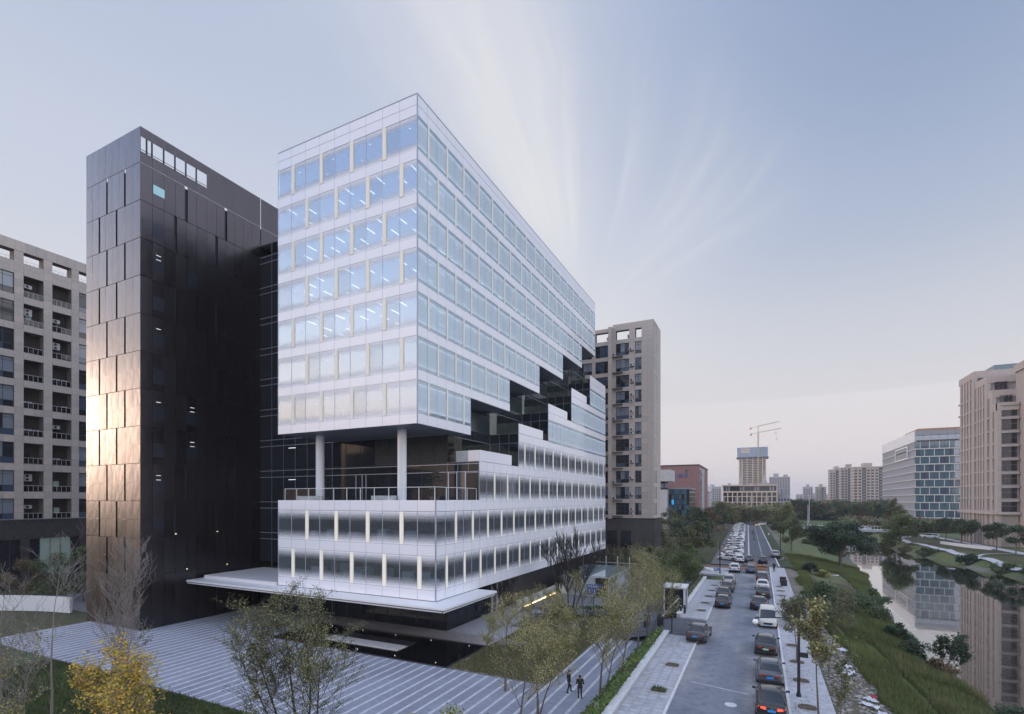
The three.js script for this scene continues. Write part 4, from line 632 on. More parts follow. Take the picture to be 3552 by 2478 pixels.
{ // apartment block at the left edge
  const t = thing('apartment_building', 'grey-beige stone apartment block with recessed balconies and air conditioners, at the left edge', 'apartment building'), X = -109.9, F = 4.63, Y0 = 10.26;
  const bays = [[34.6, 38.6, 'w'], [39.8, 42.4, 'b'], [43.6, 46.3, 'b'], [47.4, 51.4, 'w'], [52.6, 55.4, 'b']], clad = cladder(t, 'r', X, 1), n = 9, top = Y0 + F * n;
  for (let i = 0; i <= bays.length; i++) { const a = i ? bays[i - 1][1] : 33.2, b = i < bays.length ? bays[i][0] : 56.6; part(t, 'pier_core', box(X - 1.6, X - 0.01, Y0, 54.6, -b, -a), mats.grout); clad(a, b, Y0, 54.6, 1.3, 1.157); }
  part(t, 'roof_beam', box(X - 1.5, X - 0.015, 54.62, 56.3, -56.6, -33.2), mats.grout); clad(33.2, 56.6, 54.62, 56.3, 1.4, 1.7);
  for (let k = 0; k <= n; k++) for (const [a, b, kind] of bays) {
    const y = Y0 + F * k; if (k > 0) { part(t, 'spandrel_core', box(X - 1.6, X - 0.012, y - 1.15, y, -b, -a), mats.grout); clad(a, b, y - 1.15, y, 1.35, 1.15); }
    if (k === n) { clad(a, b, y + 0.0, y + 0.9, 1, 0.9); part(t, 'spandrel_core', box(X - 1.2, X - 0.012, y, y + 0.9, -b, -a), mats.grout); const rl = []; for (let q = 0; q <= 5; q++) rl.push(box(X - 0.5, X - 0.46, y + 0.9, y + 1.5, -(a + (b - a) * q / 5) - 0.02, -(a + (b - a) * q / 5) + 0.02)); rl.push(box(X - 0.5, X - 0.46, y + 1.5, y + 1.54, -b, -a)); part(t, 'roof_railing', rl, mats.frameGrey); continue; }
    const h = F - 1.15, u = (a + b) / 2, s = k * 17 + Math.round(a);
    if (kind === 'w') { windowUnit(t, 'r', X - 0.22, u, y + h / 2, b - a - 0.04, h, s); part(t, 'room', box(X - 1.6, X - 0.5, y + 0.02, y + h - 0.02, -b, -a), mats.room); }
    else {
      const g = new THREE.Group(); g.name = 'balcony'; t.add(g); const r = rng(s);
      part(g, 'back_wall', box(X - 1.75, X - 1.6, y, y + h, -b, -a), mats.room); part(g, 'balcony_floor', box(X - 1.6, X - 0.03, y - 0.001, y + 0.04, -b + 0.01, -a - 0.01), mats.grout);
      const rl = []; for (let q = 0; q <= 4; q++) { const zz = -(a + 0.03 + (b - a - 0.06) * q / 4); rl.push(box(X - 0.2, X - 0.16, y + 0.04, y + 1.0, zz - 0.02, zz + 0.02)); } rl.push(box(X - 0.21, X - 0.15, y + 1.0, y + 1.05, -b + 0.01, -a - 0.01)); part(g, 'railing', rl, mats.frameGrey); put(g, 'railing_pane', boxG(0.012, 0.85, +(b - a - 0.1).toFixed(2)), mats.winDark.clone ? glassPaneDim() : mats.clear, X - 0.18, y + 0.52, -u);
      const q = r(); if (q < 0.75) { const big = r() < 0.5; acUnit(t, X - 1.0, y + (r() < 0.35 ? 1.8 : 0.1), -(a + 0.9), Math.PI / 2, big ? 2 : 1, 1.0); if (r() < 0.6) acUnit(t, X - 1.0, y + 0.1, -(b - 0.6), Math.PI / 2, r() < 0.5 ? 2 : 1, 0.7); }
      if (r() < 0.4) { const wn = put(g, 'back_window', boxG(0.03, 1.2, 0.8), r() < 0.4 ? mats.litRoom : mats.winDark, X - 1.57, y + 1.3, -(a + 0.9 + r() * 0.4)); }
    }
  }
  part(t, 'base_wall', [box(X - 1.6, X + 0.25, 7.0, Y0 - 0.02, -60, -30), box(X - 1.6, X + 0.25, PY, 0.6, -60, -30)], mats.darkStone); part(t, 'base_ledge', box(X - 0.1, X + 0.45, Y0 - 0.02, Y0 + 0.14, -60, -30), mats.greyMetal);
  for (const [a, b] of [[30, 33], [39.4, 40.5], [47.6, 48.7], [56, 60]]) part(t, 'base_wall', box(X - 1.6, X + 0.25, 0.6, 7.0, -b, -a), mats.darkStone);
  for (const [a, b, lit] of [[33, 39.4, 0], [40.5, 47.6, 1], [48.7, 56, 0]]) { const m = 5; for (let i = 0; i < m; i++) { const w = (b - a) / m; put(t, 'shop_pane', boxG(0.05, 6.3, +(w - 0.08).toFixed(2)), lit && i > 0 && i < 4 ? mats.litRoom : mats.winDark, X - 0.2, 3.8, -(a + w * (i + 0.5))); put(t, 'shop_frame', boxG(0.14, 6.38, 0.08), mats.frameBlue, X - 0.18, 3.8, -(a + w * i)); } }
  part(t, 'body', box(X - 16, X - 1.8, PY, 51, -60, -30), mats.grout); closeCladding(t);
}
function glassPaneDim() { return (mats._dim ??= P({ color: lin(0.35, 0.36, 0.38), transmission: 1, thickness: 0, roughness: 0.05, ior: 1.5 })); }

{ // beige tower behind the far end of the white building
  const t = thing('apartment_tower', 'tall beige stone apartment tower with dark two-storey base, right behind the white building', 'apartment tower'), Z = -107, F = 3.39, Y0 = 9.5, T = 51, clad = cladder(t, 'f', Z, 1), n = 11, top = Y0 + F * n;
  const cols = [[-36, -33, 'w'], [-32.2, -29.4, 'w'], [-27.7, -24.9, 'b'], [-23.6, -22.3, 'n']];
  const piers = [[-38, -36], [-33, -32.2], [-29.4, -29.2], [-28.4, -27.7], [-24.9, -23.6], [-22.3, -19.85]];
  part(t, 'bay_pier', box(-29.2, -28.4, Y0, 50.4, Z - 1, Z + 0.85), mats.grout); { const c2 = cladder(t, 'f', Z + 0.86, 1); c2(-29.2, -28.4, Y0, 50.4, 0.8, 1.13); const c3 = cladder(t, 'r', -28.39, 1); c3(-Z - 0.85, -Z, Y0, 50.4, 0.85, 1.13); }
  for (const [a, b] of piers) { part(t, 'pier_core', box(a, b, Y0, top + 1.0, Z - 1, Z), mats.grout); clad(a, b, Y0, top + 1.0, 1.2, 1.13); }
  clad(-38, -29.2, 49.6, T - 0.6, 1.2, 0.7); part(t, 'roof_beam', box(-38, -29.2, 49.6, T - 0.6, Z - 1, Z), mats.grout); clad(-28.4, -19.85, 49.6, T, 1.2, 0.7); part(t, 'roof_beam', box(-28.4, -19.85, 49.6, T, Z - 1, Z), mats.grout);
  for (const [a, b] of piers) { part(t, 'pier_core', box(a, b, top + 1.002, 49.59, Z - 1, Z), mats.grout); clad(a, b, top + 1.0, 49.6, 1.2, 0.8); }
  part(t, 'roof_lattice', [box(-38, -19.9, 48.3, 48.9, Z - 5, Z - 4.6), box(-30, -29.6, 48.3, 48.8, Z - 4.6, Z - 1), box(-25.5, -25.1, 48.3, 48.8, Z - 4.6, Z - 1)], mats.beige);
  for (let k = 0; k <= n; k++) for (const [a, b, kind] of cols) {
    const y = Y0 + F * k; part(t, 'spandrel_core', box(a, b, y - 0.0, y + 0.86, Z - 1, Z - 0.006), mats.grout); clad(a, b, y, y + 0.86, 1.4, 0.86); if (k === n) continue;
    const h = F - 0.86, u = (a + b) / 2; windowUnit(t, 'f', Z - 0.2, u, y + 0.86 + h / 2, b - a - 0.04, h, k * 31 + Math.round(-a * 3)); part(t, 'room', box(a, b, y + 0.88, y + F - 0.02, Z - 1.3, Z - 0.5), mats.room);
    if (kind === 'b') part(t, 'balcony_slab', box(-28.35, -26.2, y + 0.5, y + 0.68, Z + 0.05, Z + 0.8), mats.grout);
    const r = rng(k * 5 + 2); if (kind === 'n') { acUnit(t, -24.25 + (r() < 0.3 ? -0.2 : 0), y + 1.6 + r() * 0.6, Z + 0.25, 0); if (r() < 0.35) acUnit(t, -24.3, y + 0.9, Z + 0.25, 0); part(t, 'bracket', box(-24.7, -23.8, y + 1.5 - 0.02, y + 1.55, Z + 0.05, Z + 0.4), mats.darkMetal); }
    if (kind === 'b' && r() < 0.4) acUnit(t, -28.0, y + 0.75, Z + 0.4, 0, 1, 0.6);
  }
  part(t, 'drain_pipe', bar([-24.0, Y0, Z + 0.1], [-24.0, 45, Z + 0.1], 0.06), mats.frameGrey);
  const c4 = cladder(t, 'r', -19.85, 1); part(t, 'side_core', box(-21, -19.86, Y0, T, Z - 8, Z - 0.01), mats.grout); 
  for (const [a, b] of [[107, 108.1], [108.8, 109.7], [110.4, 115]]) c4(a, b, Y0, T, 1.0, 1.13);
  for (let k = 0; k < n + 1; k++) for (const z of [108.45, 110.05]) { const y = Y0 + F * k; put(t, 'side_window', boxG(0.05, 2.5, 0.66), mats.winDark, -19.84, y + 2.1, -z); put(t, 'stone_panel', boxG(0.05, 0.85, 0.68), mats.beige, -19.83, y + 0.43, -z); }
  part(t, 'base_wall', box(-38, -19.6, PY, Y0 - 0.02, Z - 8, Z + 0.3), mats.darkStone); part(t, 'base_ledge', box(-38, -19.4, Y0 - 0.02, Y0 + 0.2, Z - 8, Z + 0.5), mats.darkMetal);
  for (let i = 0; i < 4; i++) put(t, 'shop_pane', boxG(2.2, 3.6, 0.06), mats.winDark, -34.5 + i * 3, 5.2, Z + 0.32);
  part(t, 'body', box(-46, -21.01, PY, top + 0.5, Z - 8, Z - 1.31), mats.grout); closeCladding(t);
}

{ // sandstone tower across the river, stepping up in terraces
  const t = thing('sandstone_tower', 'pale brown sandstone tower with stepped terraces, across the river at the right edge', 'office tower'), Y0 = 10, F = 4.05;
  const blocks = [[62.4, 130, -228, -214.0, 55.3], [62.7, 130, -214, -204.6, 51.6], [62.9, 130, -204.6, -201, 46.6], [63, 68, -201, -198, 42.2], [67.7, 130, -201, -194.5, 53.5]];
  blocks.forEach(([x0, x1, z0, z1, h], b) => {
    part(t, 'stone_core', box(x0 + 0.5, x1, -0.5, h - 0.5, z0, z1 - 0.5), mats.sandstoneB);
    part(t, 'parapet', [box(x0, x1, h - 2.2, h, z1 - 0.9, z1), box(x0, x0 + 0.9, h - 2.2, h, z0, z1 - 0.905)], mats.sandstone);
    // left face: ribs with dark slots between
    if (b < 4) { const L = z1 - z0, n = Math.max(1, Math.round(L / 2.6)); for (let i = 0; i < n; i++) { const za = z1 - 0.9 - (L - 0.9) * (i / n), w = (L - 0.9) / n; part(t, 'rib', box(x0, x0 + 0.9, -0.5, h - 2.21, za - w * 0.52, za), i % 2 ? mats.sandstone : mats.sandstoneB); for (let k = 0; Y0 + F * (k + 1) < h - 1.5; k++) { put(t, 'slot_window', boxG(0.05, F - 1.0, +(w * 0.46).toFixed(2)), mats.winDark, x0 + 0.48, Y0 + F * k + F / 2 + 0.3, za - w * 0.76); part(t, 'ledge', box(x0 - 0.14, x0 + 0.6, Y0 + F * k - 0.2, Y0 + F * k + 0.35, za - w * 0.99, za - w * 0.53), mats.sandstone); } } part(t, 'corner_pier', box(x0 + 0.005, x0 + 0.9, -0.5, h - 2.21, z1 - 0.89, z1 - 0.005), mats.sandstone); }
  });
  // front faces that show: top storeys of the upper steps and the tall bay of the lowest
  for (const [x0, x1, z, y0, y1] of [[63.6, 67.4, -214, 51.8, 53], [64.6, 67.5, -204.6, 47.2, 49.6], [64.6, 67.5, -201, 42.8, 44.8]]) { const w = (x1 - x0) / 3; for (let i = 0; i < 3; i++) put(t, 'window', boxG(+(w - 0.15).toFixed(2), y1 - y0, 0.06), mats.winDark, x0 + w * (i + 0.5), (y0 + y1) / 2, z + 0.02); part(t, 'opening_frame', [box(x0 - 0.3, x1 + 0.2, y1, y1 + 0.4, z - 0.3, z + 0.2), box(x0 - 0.3, x1 + 0.2, y0 - 0.4, y0, z - 0.3, z + 0.2)], mats.sandstoneB); }
  part(t, 'corner_pier', box(63, 64, -0.5, 42.2, -198.9, -198 + 0.006), mats.sandstone);
  for (let k = 0; k < 8; k++) { const y = Y0 + F * k - 0.4; for (let i = 0; i < 4; i++) put(t, 'window', boxG(0.84, 1.7, 0.06), mats.winDark, 64.5 + 0.9 * i, y + 1.2, -198.42); for (let i = 0; i < 4; i++) put(t, 'window', boxG(0.84, 1.2, 0.06), mats.winDark, 64.5 + 0.9 * i, y + 2.75, -198.42); part(t, 'ledge', box(64.02, 67.9, y + 3.42, y + 3.98, -198.4, -197.6), mats.sandstone); }
  part(t, 'tall_pier', box(67.75, 70, -0.5, 53.48, -194.5, -194.1), mats.sandstone); for (let k = 0; k < 10; k++) for (let i = 0; i < 14; i++) put(t, 'window', boxG(1.6, 2.8, 0.06), mats.winDark, 72 + i * 3.4, Y0 + F * k + 1.9, -194.47);
  for (let i = 0; i < 15; i++) part(t, 'rib', box(69.9 + i * 3.4, 71.1 + i * 3.4, -0.5, 53.4, -194.49, -193.9), mats.sandstone);
  part(t, 'base_cornice', [box(62.0, 68, 9.2, 10, -198, -197.2), box(62.0, 62.6, 9.2, 10, -228, -198.01), box(67.6, 130, 9.2, 10, -194.4, -193.2)], mats.sandstone);
  part(t, 'porch', [box(68, 69.2, -0.5, 9.15, -191.6, -190.6), box(73, 74.2, -0.5, 9.15, -191.6, -190.6), box(67.7, 76, 8.2, 9.15, -194.3, -190.4)], mats.sandstone); part(t, 'door', box(69.6, 73, -0.5, 7, -194.4, -194.2), mats.winDark);
  part(t, 'roof_glass', box(68, 90, 55.31, 57.2, -226, -216), mats.winTeal);
}

{ // glass office far up the right bank
  const t = thing('glass_office', 'broad teal glass office building with white grid and ribbed side, far up the right bank', 'office building'), x0 = 78.5, x1 = 118, z0 = -443, z1 = -357, T = 52.5, F = 4.3, Y0 = 3.6;
  part(t, 'body', box(x0 + 0.8, x1 - 0.8, -0.5, T - 2, z0 + 0.8, z1 - 0.8), mats.winDark);
  const nx = 9, w = (x1 - x0) / nx;
  for (let k = 0; k < 10; k++) { const y = Y0 + F * k; for (let i = 0; i < nx; i++) for (let j = 0; j < 2; j++) { const far = i > 3 && k > 4; put(t, 'window_pane', boxG(+(w / 2 - 0.12).toFixed(2), F - 0.9, 0.1), far ? mats.winSky : (i * 5 + k * 3 + j) % 4 ? mats.winTeal : mats.winBlue, x0 + w * (i + 0.25 + 0.5 * j), y + F / 2 + 0.1, z1 - 0.72); } part(t, 'floor_band', box(x0, x1, y - 0.35, y + 0.25, z1 - 0.75, z1), mats.frameGrey); }  // upper right panes paler: a sky reflection put into their colour
  for (let k = 0; k < 10; k++) for (let i = 0; i <= nx; i++) part(t, 'white_post', boxG(0.3, F - 0.6, 0.5).clone().translate(x0 + w * (i + (k % 2 ? 0.5 : 0)) - (i === nx && k % 2 ? w * 0.5 : 0) + (i ? 0 : 0.22) - (i === nx ? 0.22 : 0), Y0 + F * k + F / 2, z1 - 0.5), mats.frameGrey);
  for (let i = 0; i < 11; i++) { const ww = (x1 - x0) / 11; put(t, 'screen_pane', boxG(+(ww - 0.1).toFixed(2), 2.6, 0.1), mats.winPale, x0 + ww * (i + 0.5), 51.2, z1 - 0.06); put(t, 'screen_pane', boxG(+(ww - 0.1).toFixed(2), 2.6, 0.1), mats.winSky, x0 + ww * (i + 0.5), 48.4, z1 - 0.06); }
  for (let k = 0; k < 10; k++) part(t, 'side_band', box(x0 - 0.15, x0 + 0.75, Y0 + F * k - 0.35, Y0 + F * k + 0.15, z0, z1 - 0.8), mats.frameGrey);
  for (let i = 0; i < 34; i++) part(t, 'side_fin', box(x0 + 0.12, x0 + 0.7, 0, 46.4, z0 + 0.6 + i * 2.48, z0 + 0.98 + i * 2.48), mats.frameGrey);
  part(t, 'side_glass', box(x0 + 0.72, x0 + 0.79, 0, 46.4, z0 + 0.5, z1 - 0.9), mats.winBlue);
  part(t, 'side_parapet', box(x0 - 0.05, x0 + 0.7, 46.45, T, z0, z1 - 0.8), mats.whiteMetal);
  part(t, 'sky_room', [box(x0 - 0.15, x0 + 0.01, 38.5, 44.6, z1 - 44, z1 - 16)], mats.winDark); part(t, 'sky_room_frame', [box(x0 - 0.4, x0, 44.6, 45.4, z1 - 45, z1 - 15), box(x0 - 0.4, x0, 37.7, 38.5, z1 - 45, z1 - 15), box(x0 - 0.4, x0, 38.5, 44.6, z1 - 45, z1 - 44), box(x0 - 0.4, x0, 38.5, 44.6, z1 - 16, z1 - 15)], mats.whiteMetal);
  part(t, 'roof_box', box(x0 + 2.5, x0 + 27, T, T + 1.8, z1 - 34, z1 - 6), mats.orangeRoof); part(t, 'roof_box', box(x0 + 1.5, x0 + 18, T - 1.5, T + 0.8, z0 + 4, z0 + 30), mats.orangeRoof);
}

// apartment slabs in the distance
function flats(label, x0, x1, z, d, h, seed, wall, opt = {}) {
  const t = thing('residential_tower', label, 'apartment tower', [0, 0, 0], 0, opt.group), F = 3, n = Math.floor((h - 4) / F), W0 = x1 - x0, cols = opt.cols ?? Math.max(4, Math.round(W0 / 3.4)), w = W0 / cols, r = rng(seed), win = [], bal = [];
  part(t, 'wall', box(x0, x1, -0.5, h, z - d, z), wall);
  for (let i = 0; i < cols; i++) { const deep = opt.plain ? 0 : i % 4 === 2; if (deep) part(t, 'recess_shade', box(x0 + w * i + 0.15, x0 + w * (i + 1) - 0.15, 3, h - 0.5, z + 0.002, z + 0.06), mats.room); for (let k = 0; k < n; k++) { const y = 4 + F * k, m = deep ? bal : win; m.push(box(x0 + w * (i + 0.2), x0 + w * (i + 0.8), y, y + (opt.tall ?? 1.5), z - 0.1, z + 0.08)); } if (!opt.plain && i % 4 === 0) part(t, 'bay', box(x0 + w * i + 0.2, x0 + w * i + 0.55, 1, h + 0.4, z, z + 0.7), wall); }  // dark strips laid on the wall paint in the shade of recessed bays
  for (let j = 0; j < Math.round(d / 4); j++) for (let k = 0; k < n; k++) win.push(box(x0 - 0.08, x0 + 0.1, 4 + F * k, 5.5 + F * k, z - 3 - j * 4, z - 1.2 - j * 4), box(x1 - 0.1, x1 + 0.08, 4 + F * k, 5.5 + F * k, z - 3 - j * 4, z - 1.2 - j * 4));
  stuff(part(t, 'windows', win, mats.winDark)); if (bal.length) stuff(part(t, 'windows', bal, mats.winPale));
  part(t, 'roof', [box(x0 - 0.3, x1 + 0.3, h, h + 0.8, z - d - 0.3, z + 0.3), ...(opt.hat ?? [[0.35, 0.65, 4]]).map(([a, b, e]) => box(x0 + W0 * a, x0 + W0 * b, h + 0.8, h + 0.8 + e, z - d * 0.8, z - d * 0.15))], wall); return t;
}
flats('brown apartment tower with small roof hut, nearest of the three beside the glass office', 87, 112, -627, 22, 47, 1, mats.sandstone, { group: 'brown apartment towers by the river' });
flats('brown apartment tower standing in the middle of the three beside the glass office', 83.5, 100, -690, 20, 50, 2, mats.sandstoneB, { group: 'brown apartment towers by the river' });
flats('brown apartment tower at the left end of the three beside the glass office', 79.5, 95, -755, 20, 51.5, 3, mats.sandstone, { group: 'brown apartment towers by the river' });
flats('small hazy brown block left of the three brown apartment towers', 77, 90, -900, 20, 33, 4, mats.sandstoneB);
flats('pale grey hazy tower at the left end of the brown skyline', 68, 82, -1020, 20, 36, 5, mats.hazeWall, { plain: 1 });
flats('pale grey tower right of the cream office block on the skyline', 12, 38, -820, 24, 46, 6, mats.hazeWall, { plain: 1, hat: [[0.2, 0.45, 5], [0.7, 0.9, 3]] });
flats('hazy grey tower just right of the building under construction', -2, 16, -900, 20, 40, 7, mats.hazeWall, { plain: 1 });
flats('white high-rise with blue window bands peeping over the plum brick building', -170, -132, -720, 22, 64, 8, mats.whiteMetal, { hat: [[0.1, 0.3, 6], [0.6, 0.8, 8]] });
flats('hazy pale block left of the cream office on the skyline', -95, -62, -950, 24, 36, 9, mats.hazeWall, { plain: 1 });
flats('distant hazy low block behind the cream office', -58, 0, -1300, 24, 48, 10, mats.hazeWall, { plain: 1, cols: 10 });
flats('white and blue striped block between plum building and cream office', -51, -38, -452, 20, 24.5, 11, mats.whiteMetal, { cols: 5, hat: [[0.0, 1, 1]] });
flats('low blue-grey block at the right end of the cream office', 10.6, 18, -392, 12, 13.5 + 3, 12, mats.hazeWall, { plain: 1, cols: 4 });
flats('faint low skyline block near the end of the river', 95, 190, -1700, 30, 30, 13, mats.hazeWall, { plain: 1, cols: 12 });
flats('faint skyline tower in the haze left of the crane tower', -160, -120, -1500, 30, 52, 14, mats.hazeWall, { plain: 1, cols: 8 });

{ // cream office with a tall frame
  const t = thing('cream_office', 'long cream office block with a regular frame of windows at the end of the street', 'office building'), x0 = -24, x1 = 10.2, z = -388, T = 24.2;
  part(t, 'body', box(x0, x1, -0.5, T - 1, z - 16, z - 0.9), mats.winDark); part(t, 'roof_slab', box(x0 - 0.6, x1 + 0.6, T - 0.9, T, z - 16, z + 0.4), mats.cream);
  for (let i = 0; i <= 11; i++) { const x = x0 + 0.3 + i * 3.08; part(t, 'column', box(x - 0.32, x + 0.32, -0.5, i % 11 === 0 ? T - 0.95 : T - 4.6, z - 0.8, z), mats.cream); }
  for (const y of [4, 8, 12, 16, T - 5.2]) part(t, 'beam', box(x0, x1, y - 0.3, y + (y > 18 ? 0.7 : 0.25), z - 0.85, z - 0.12), mats.cream);
  for (let i = 0; i < 11; i++) for (let k = 0; k < 5; k++) for (let j = 0; j < 2; j++) put(t, 'window_pane', boxG(1.15, k === 4 ? 2.8 : 3.2, 0.05), (i + k * 2 + j) % 3 ? mats.winDark : mats.winPale, x0 + 1.2 + i * 3.08 + j * 1.3, k === 4 ? T - 2.9 : 2.2 + 4 * k, z - 0.87);
  for (let i = 0; i < 4; i++) part(t, 'roof_unit', box(x0 + 3 + i * 7, x0 + 5 + i * 7, T, T + 1.4, z - 10, z - 8), mats.hazeWall);
}
{ // tower under construction
  const t = thing('unfinished_tower', 'concrete tower under construction with blue screen round its top floors', 'construction tower'), x0 = -39, x1 = 10.6, z = -1122, d = 44, T = 119, S = 99;
  part(t, 'core', box(x0 + 7, x1 - 7, 0, S, z - d + 6, z - 6), mats.room); const fl = []; for (let y = 4; y < S; y += 3.5) part(t, 'floor_slab', box(x0, x1, y, y + 1.1, z - d, z - 0.3), mats.cream);
  for (const u of [0, 0.11, 0.3, 0.52, 0.7, 0.88, 1]) part(t, 'concrete_column', box(lerp(x0, x1 - 1.6, u), lerp(x0, x1 - 1.6, u) + 1.6, 0, S, z - 1.6, z), mats.cream); for (const q of [0.3, 0.6, 0.9]) part(t, 'concrete_column', [box(x0, x0 + 1.4, 0, S, z - d * q - 1.5, z - d * q), box(x1 - 1.4, x1, 0, S, z - d * q - 1.5, z - d * q)], mats.cream);
  part(t, 'blue_screen', [box(x0 - 3, x1 + 3, S + 0.5, T, z + 1.2, z + 1.8), box(x0 - 3, x0 - 2.4, S + 0.5, T, z - d, z + 1.19), box(x1 + 2.4, x1 + 3, S + 0.5, T, z - d, z + 1.19)], mats.screenBlue); part(t, 'platform', box(x0 - 4.5, x1 + 4.5, S - 1, S + 0.4, z - d, z + 3), mats.darkMetal);
  const sg = new THREE.Group(); sg.name = 'banner'; t.add(sg); put(sg, 'banner_cloth', boxG(16, 8.4, 0.3), mats.cream, x0 + 12, 112.5, z + 2.1); for (let i = 0; i < 4; i++) put(sg, 'banner_mark', boxG(i ? 2.2 : 1.8, i ? 1.1 : 2, 0.1), i ? mats.red : mats.orange, x0 + 7.2 + i * 3, 113, z + 2.3);
  for (const [dx, h, j, side] of [[-3.2, 147, 40, 'lower'], [-5, 160, 38, 'upper']]) {
    const c = thing('tower_crane', `yellow tower crane with the ${side} of the two long jibs above the unfinished tower`, 'crane', [dx + (side === 'upper' ? 1 : 0), 0, z + 5 - (side === 'upper' ? 6 : 0)]), mast = [];
    for (const [a, b] of [[-0.9, -0.9], [0.9, -0.9], [-0.9, 0.9], [0.9, 0.9]]) mast.push(bar([a, 0, b], [a, h, b], 0.28, 0.28, 4)); for (let y = 0; y < h - 3; y += 5) mast.push(bar([-0.9, y, 0.9], [0.9, y + 5, 0.9], 0.18, 0.18, 4)); part(c, 'mast', mast, mats.craneYellow);
    const jib = [], up = side === 'upper' ? 7.5 : 6; for (const [b, e] of [[-0.8, 0], [0.8, 0], [0, 1.6]]) jib.push(bar([0, h + e, b], [j, h + up + e * 0.4, b], 0.26, 0.2, 4)); for (let x = 0; x < j - 3; x += 3) jib.push(bar([x, h + up * x / j, 0.8], [x + 1.5, h + 1.6 + up * x / j, 0], 0.14, 0.14, 4)); part(c, 'jib', jib, mats.craneYellow); part(c, 'counter_jib', [bar([0, h, 0.6], [-14, h - 1.6, 0.6], 0.3, 0.3, 4), bar([0, h, -0.6], [-14, h - 1.6, -0.6], 0.3, 0.3, 4)], mats.craneYellow); part(c, 'counterweight', box(-15, -11.6, h - 5, h - 1.4, -1.2, 1.2), mats.orange); part(c, 'hook', [bar([j * 0.8, h + up * 0.8, 0], [j * 0.8, h - 14, 0], 0.1, 0.1, 4), box(j * 0.8 - 0.7, j * 0.8 + 0.7, h - 15.5, h - 14, -0.6, 0.6)], mats.darkMetal);
  }
}
{ // plum brick office on the left of the street with its glass neighbour
  const t = thing('plum_office', 'plum coloured office slab with blue letters high on its wall, beyond the beige tower', 'office building'), z = -228;
  part(t, 'wall', box(-44, -23.4, -0.5, 28.3, z - 40, z), mats.plum); part(t, 'roof_edge', box(-44.2, -23.2, 28.3, 28.7, z - 40.2, z + 0.2), mats.darkMetal);
  for (let k = 0; k < 8; k++) for (let i = 0; i < 5; i++) put(t, 'side_window', boxG(0.06, 2.4, 3.2), mats.winDark, -23.38, 3 + k * 3.3, z - 4.5 - i * 4.2); part(t, 'side_column', [box(-23.3, -21.8, -0.5, 17, z - 41, z - 38), box(-23.3, -22.4, -0.5, 27, z - 12, z - 11.4)], mats.whiteMetal);
  const sign = new THREE.Group(); sign.name = 'letter_sign'; t.add(sign);
  const stroke = (n, pts) => { const l = []; for (let i = 1; i < pts.length; i++) l.push(bar([...pts[i - 1], 0], [...pts[i], 0], 0.16, 0.16, 6)); const m = part(sign, n, l, mats.blue); m.position.set(-32.6, 23.4, z + 0.2); };
  stroke('letter', [[1.2, 1.5], [1.2, 0.35], [0.85, 0], [0.35, 0.0], [0.1, 0.3]]); stroke('letter', [[2.0, 1.5], [2.0, 0.02], [3.0, 0.02]]); stroke('letter', [[4.6, 1.4], [3.8, 1.5], [3.6, 1.1], [4.5, 0.5], [4.3, 0.05], [3.5, 0.1]]);
  const arc = new THREE.TorusGeometry(3.1, 0.06, 5, 24, 1.5); arc.rotateZ(-0.8); arc.scale(0.8, 0.55, 1); const am = part(sign, 'logo_arc', arc, mats.frameGrey); am.position.set(-29.8, 24.1, z + 0.15); put(t, 'wall_lamp', boxG(0.8, 0.5, 0.4), mats.darkMetal, -28.4, 26.2, z + 0.2);
  const g = thing('glass_annex', 'dark blue glass annex with a grid of panes in front of the plum office', 'office building'), gz = -199; part(g, 'body', box(-31.2, -23.8, -0.5, 17.6, gz - 20, gz - 0.1), mats.winDark); const r = rng(4); for (let i = 0; i < 8; i++) for (let k = 0; k < 9; k++) put(g, 'window_pane', boxG(0.84, 1.8, 0.06), i === 1 && k === 6 ? mats.litCyan : r() < 0.55 ? mats.winTeal : r() < 0.5 ? mats.winBlue : mats.winDark, -30.7 + i * 0.92, 1 + k * 1.95, gz - 0.05); part(g, 'roof_edge', box(-31.3, -23.7, 17.6, 18.1, gz - 20, gz + 0.1), mats.greyMetal);
  const q = thing('concrete_wing', 'grey concrete wing with a cantilevered box beside the blue glass annex', 'office building'); part(q, 'wall', box(-36, -31.4, -0.5, 17.4, -200, -196), mats.concrete); part(q, 'upper_box', box(-36, -29.9, 20.5, 24.8, -205, -195), mats.concrete); part(q, 'stair_core', box(-36, -32.4, 17.42, 20.48, -204, -197), mats.darkMetal); for (let i = 0; i < 3; i++) put(q, 'window', boxG(1.2, 1.6, 0.08), mats.winPale, -35 + i * 1.6, 19, -196.96); for (let i = 0; i < 6; i++) put(q, 'slot_window', boxG(0.4, 2, 0.06), mats.winDark, -35.5, 2 + i * 2.6, -195.97);
}
// city behind the lens, mirrored in the lowest windows of the white block
for (const [x, z, w, h, l] of [[-150, 95, 34, 26, 'low grey city block mirrored at the left of the lowest white windows'], [-205, 150, 30, 40, 'taller grey block mirrored twice in the lowest white windows'], [-120, 190, 60, 22, 'long low city block mirrored in the band under the lowest white windows']]) flats(l, x - w / 2, x + w / 2, z, 20, h, Math.round(h), mats.hazeWall, { plain: 1 });
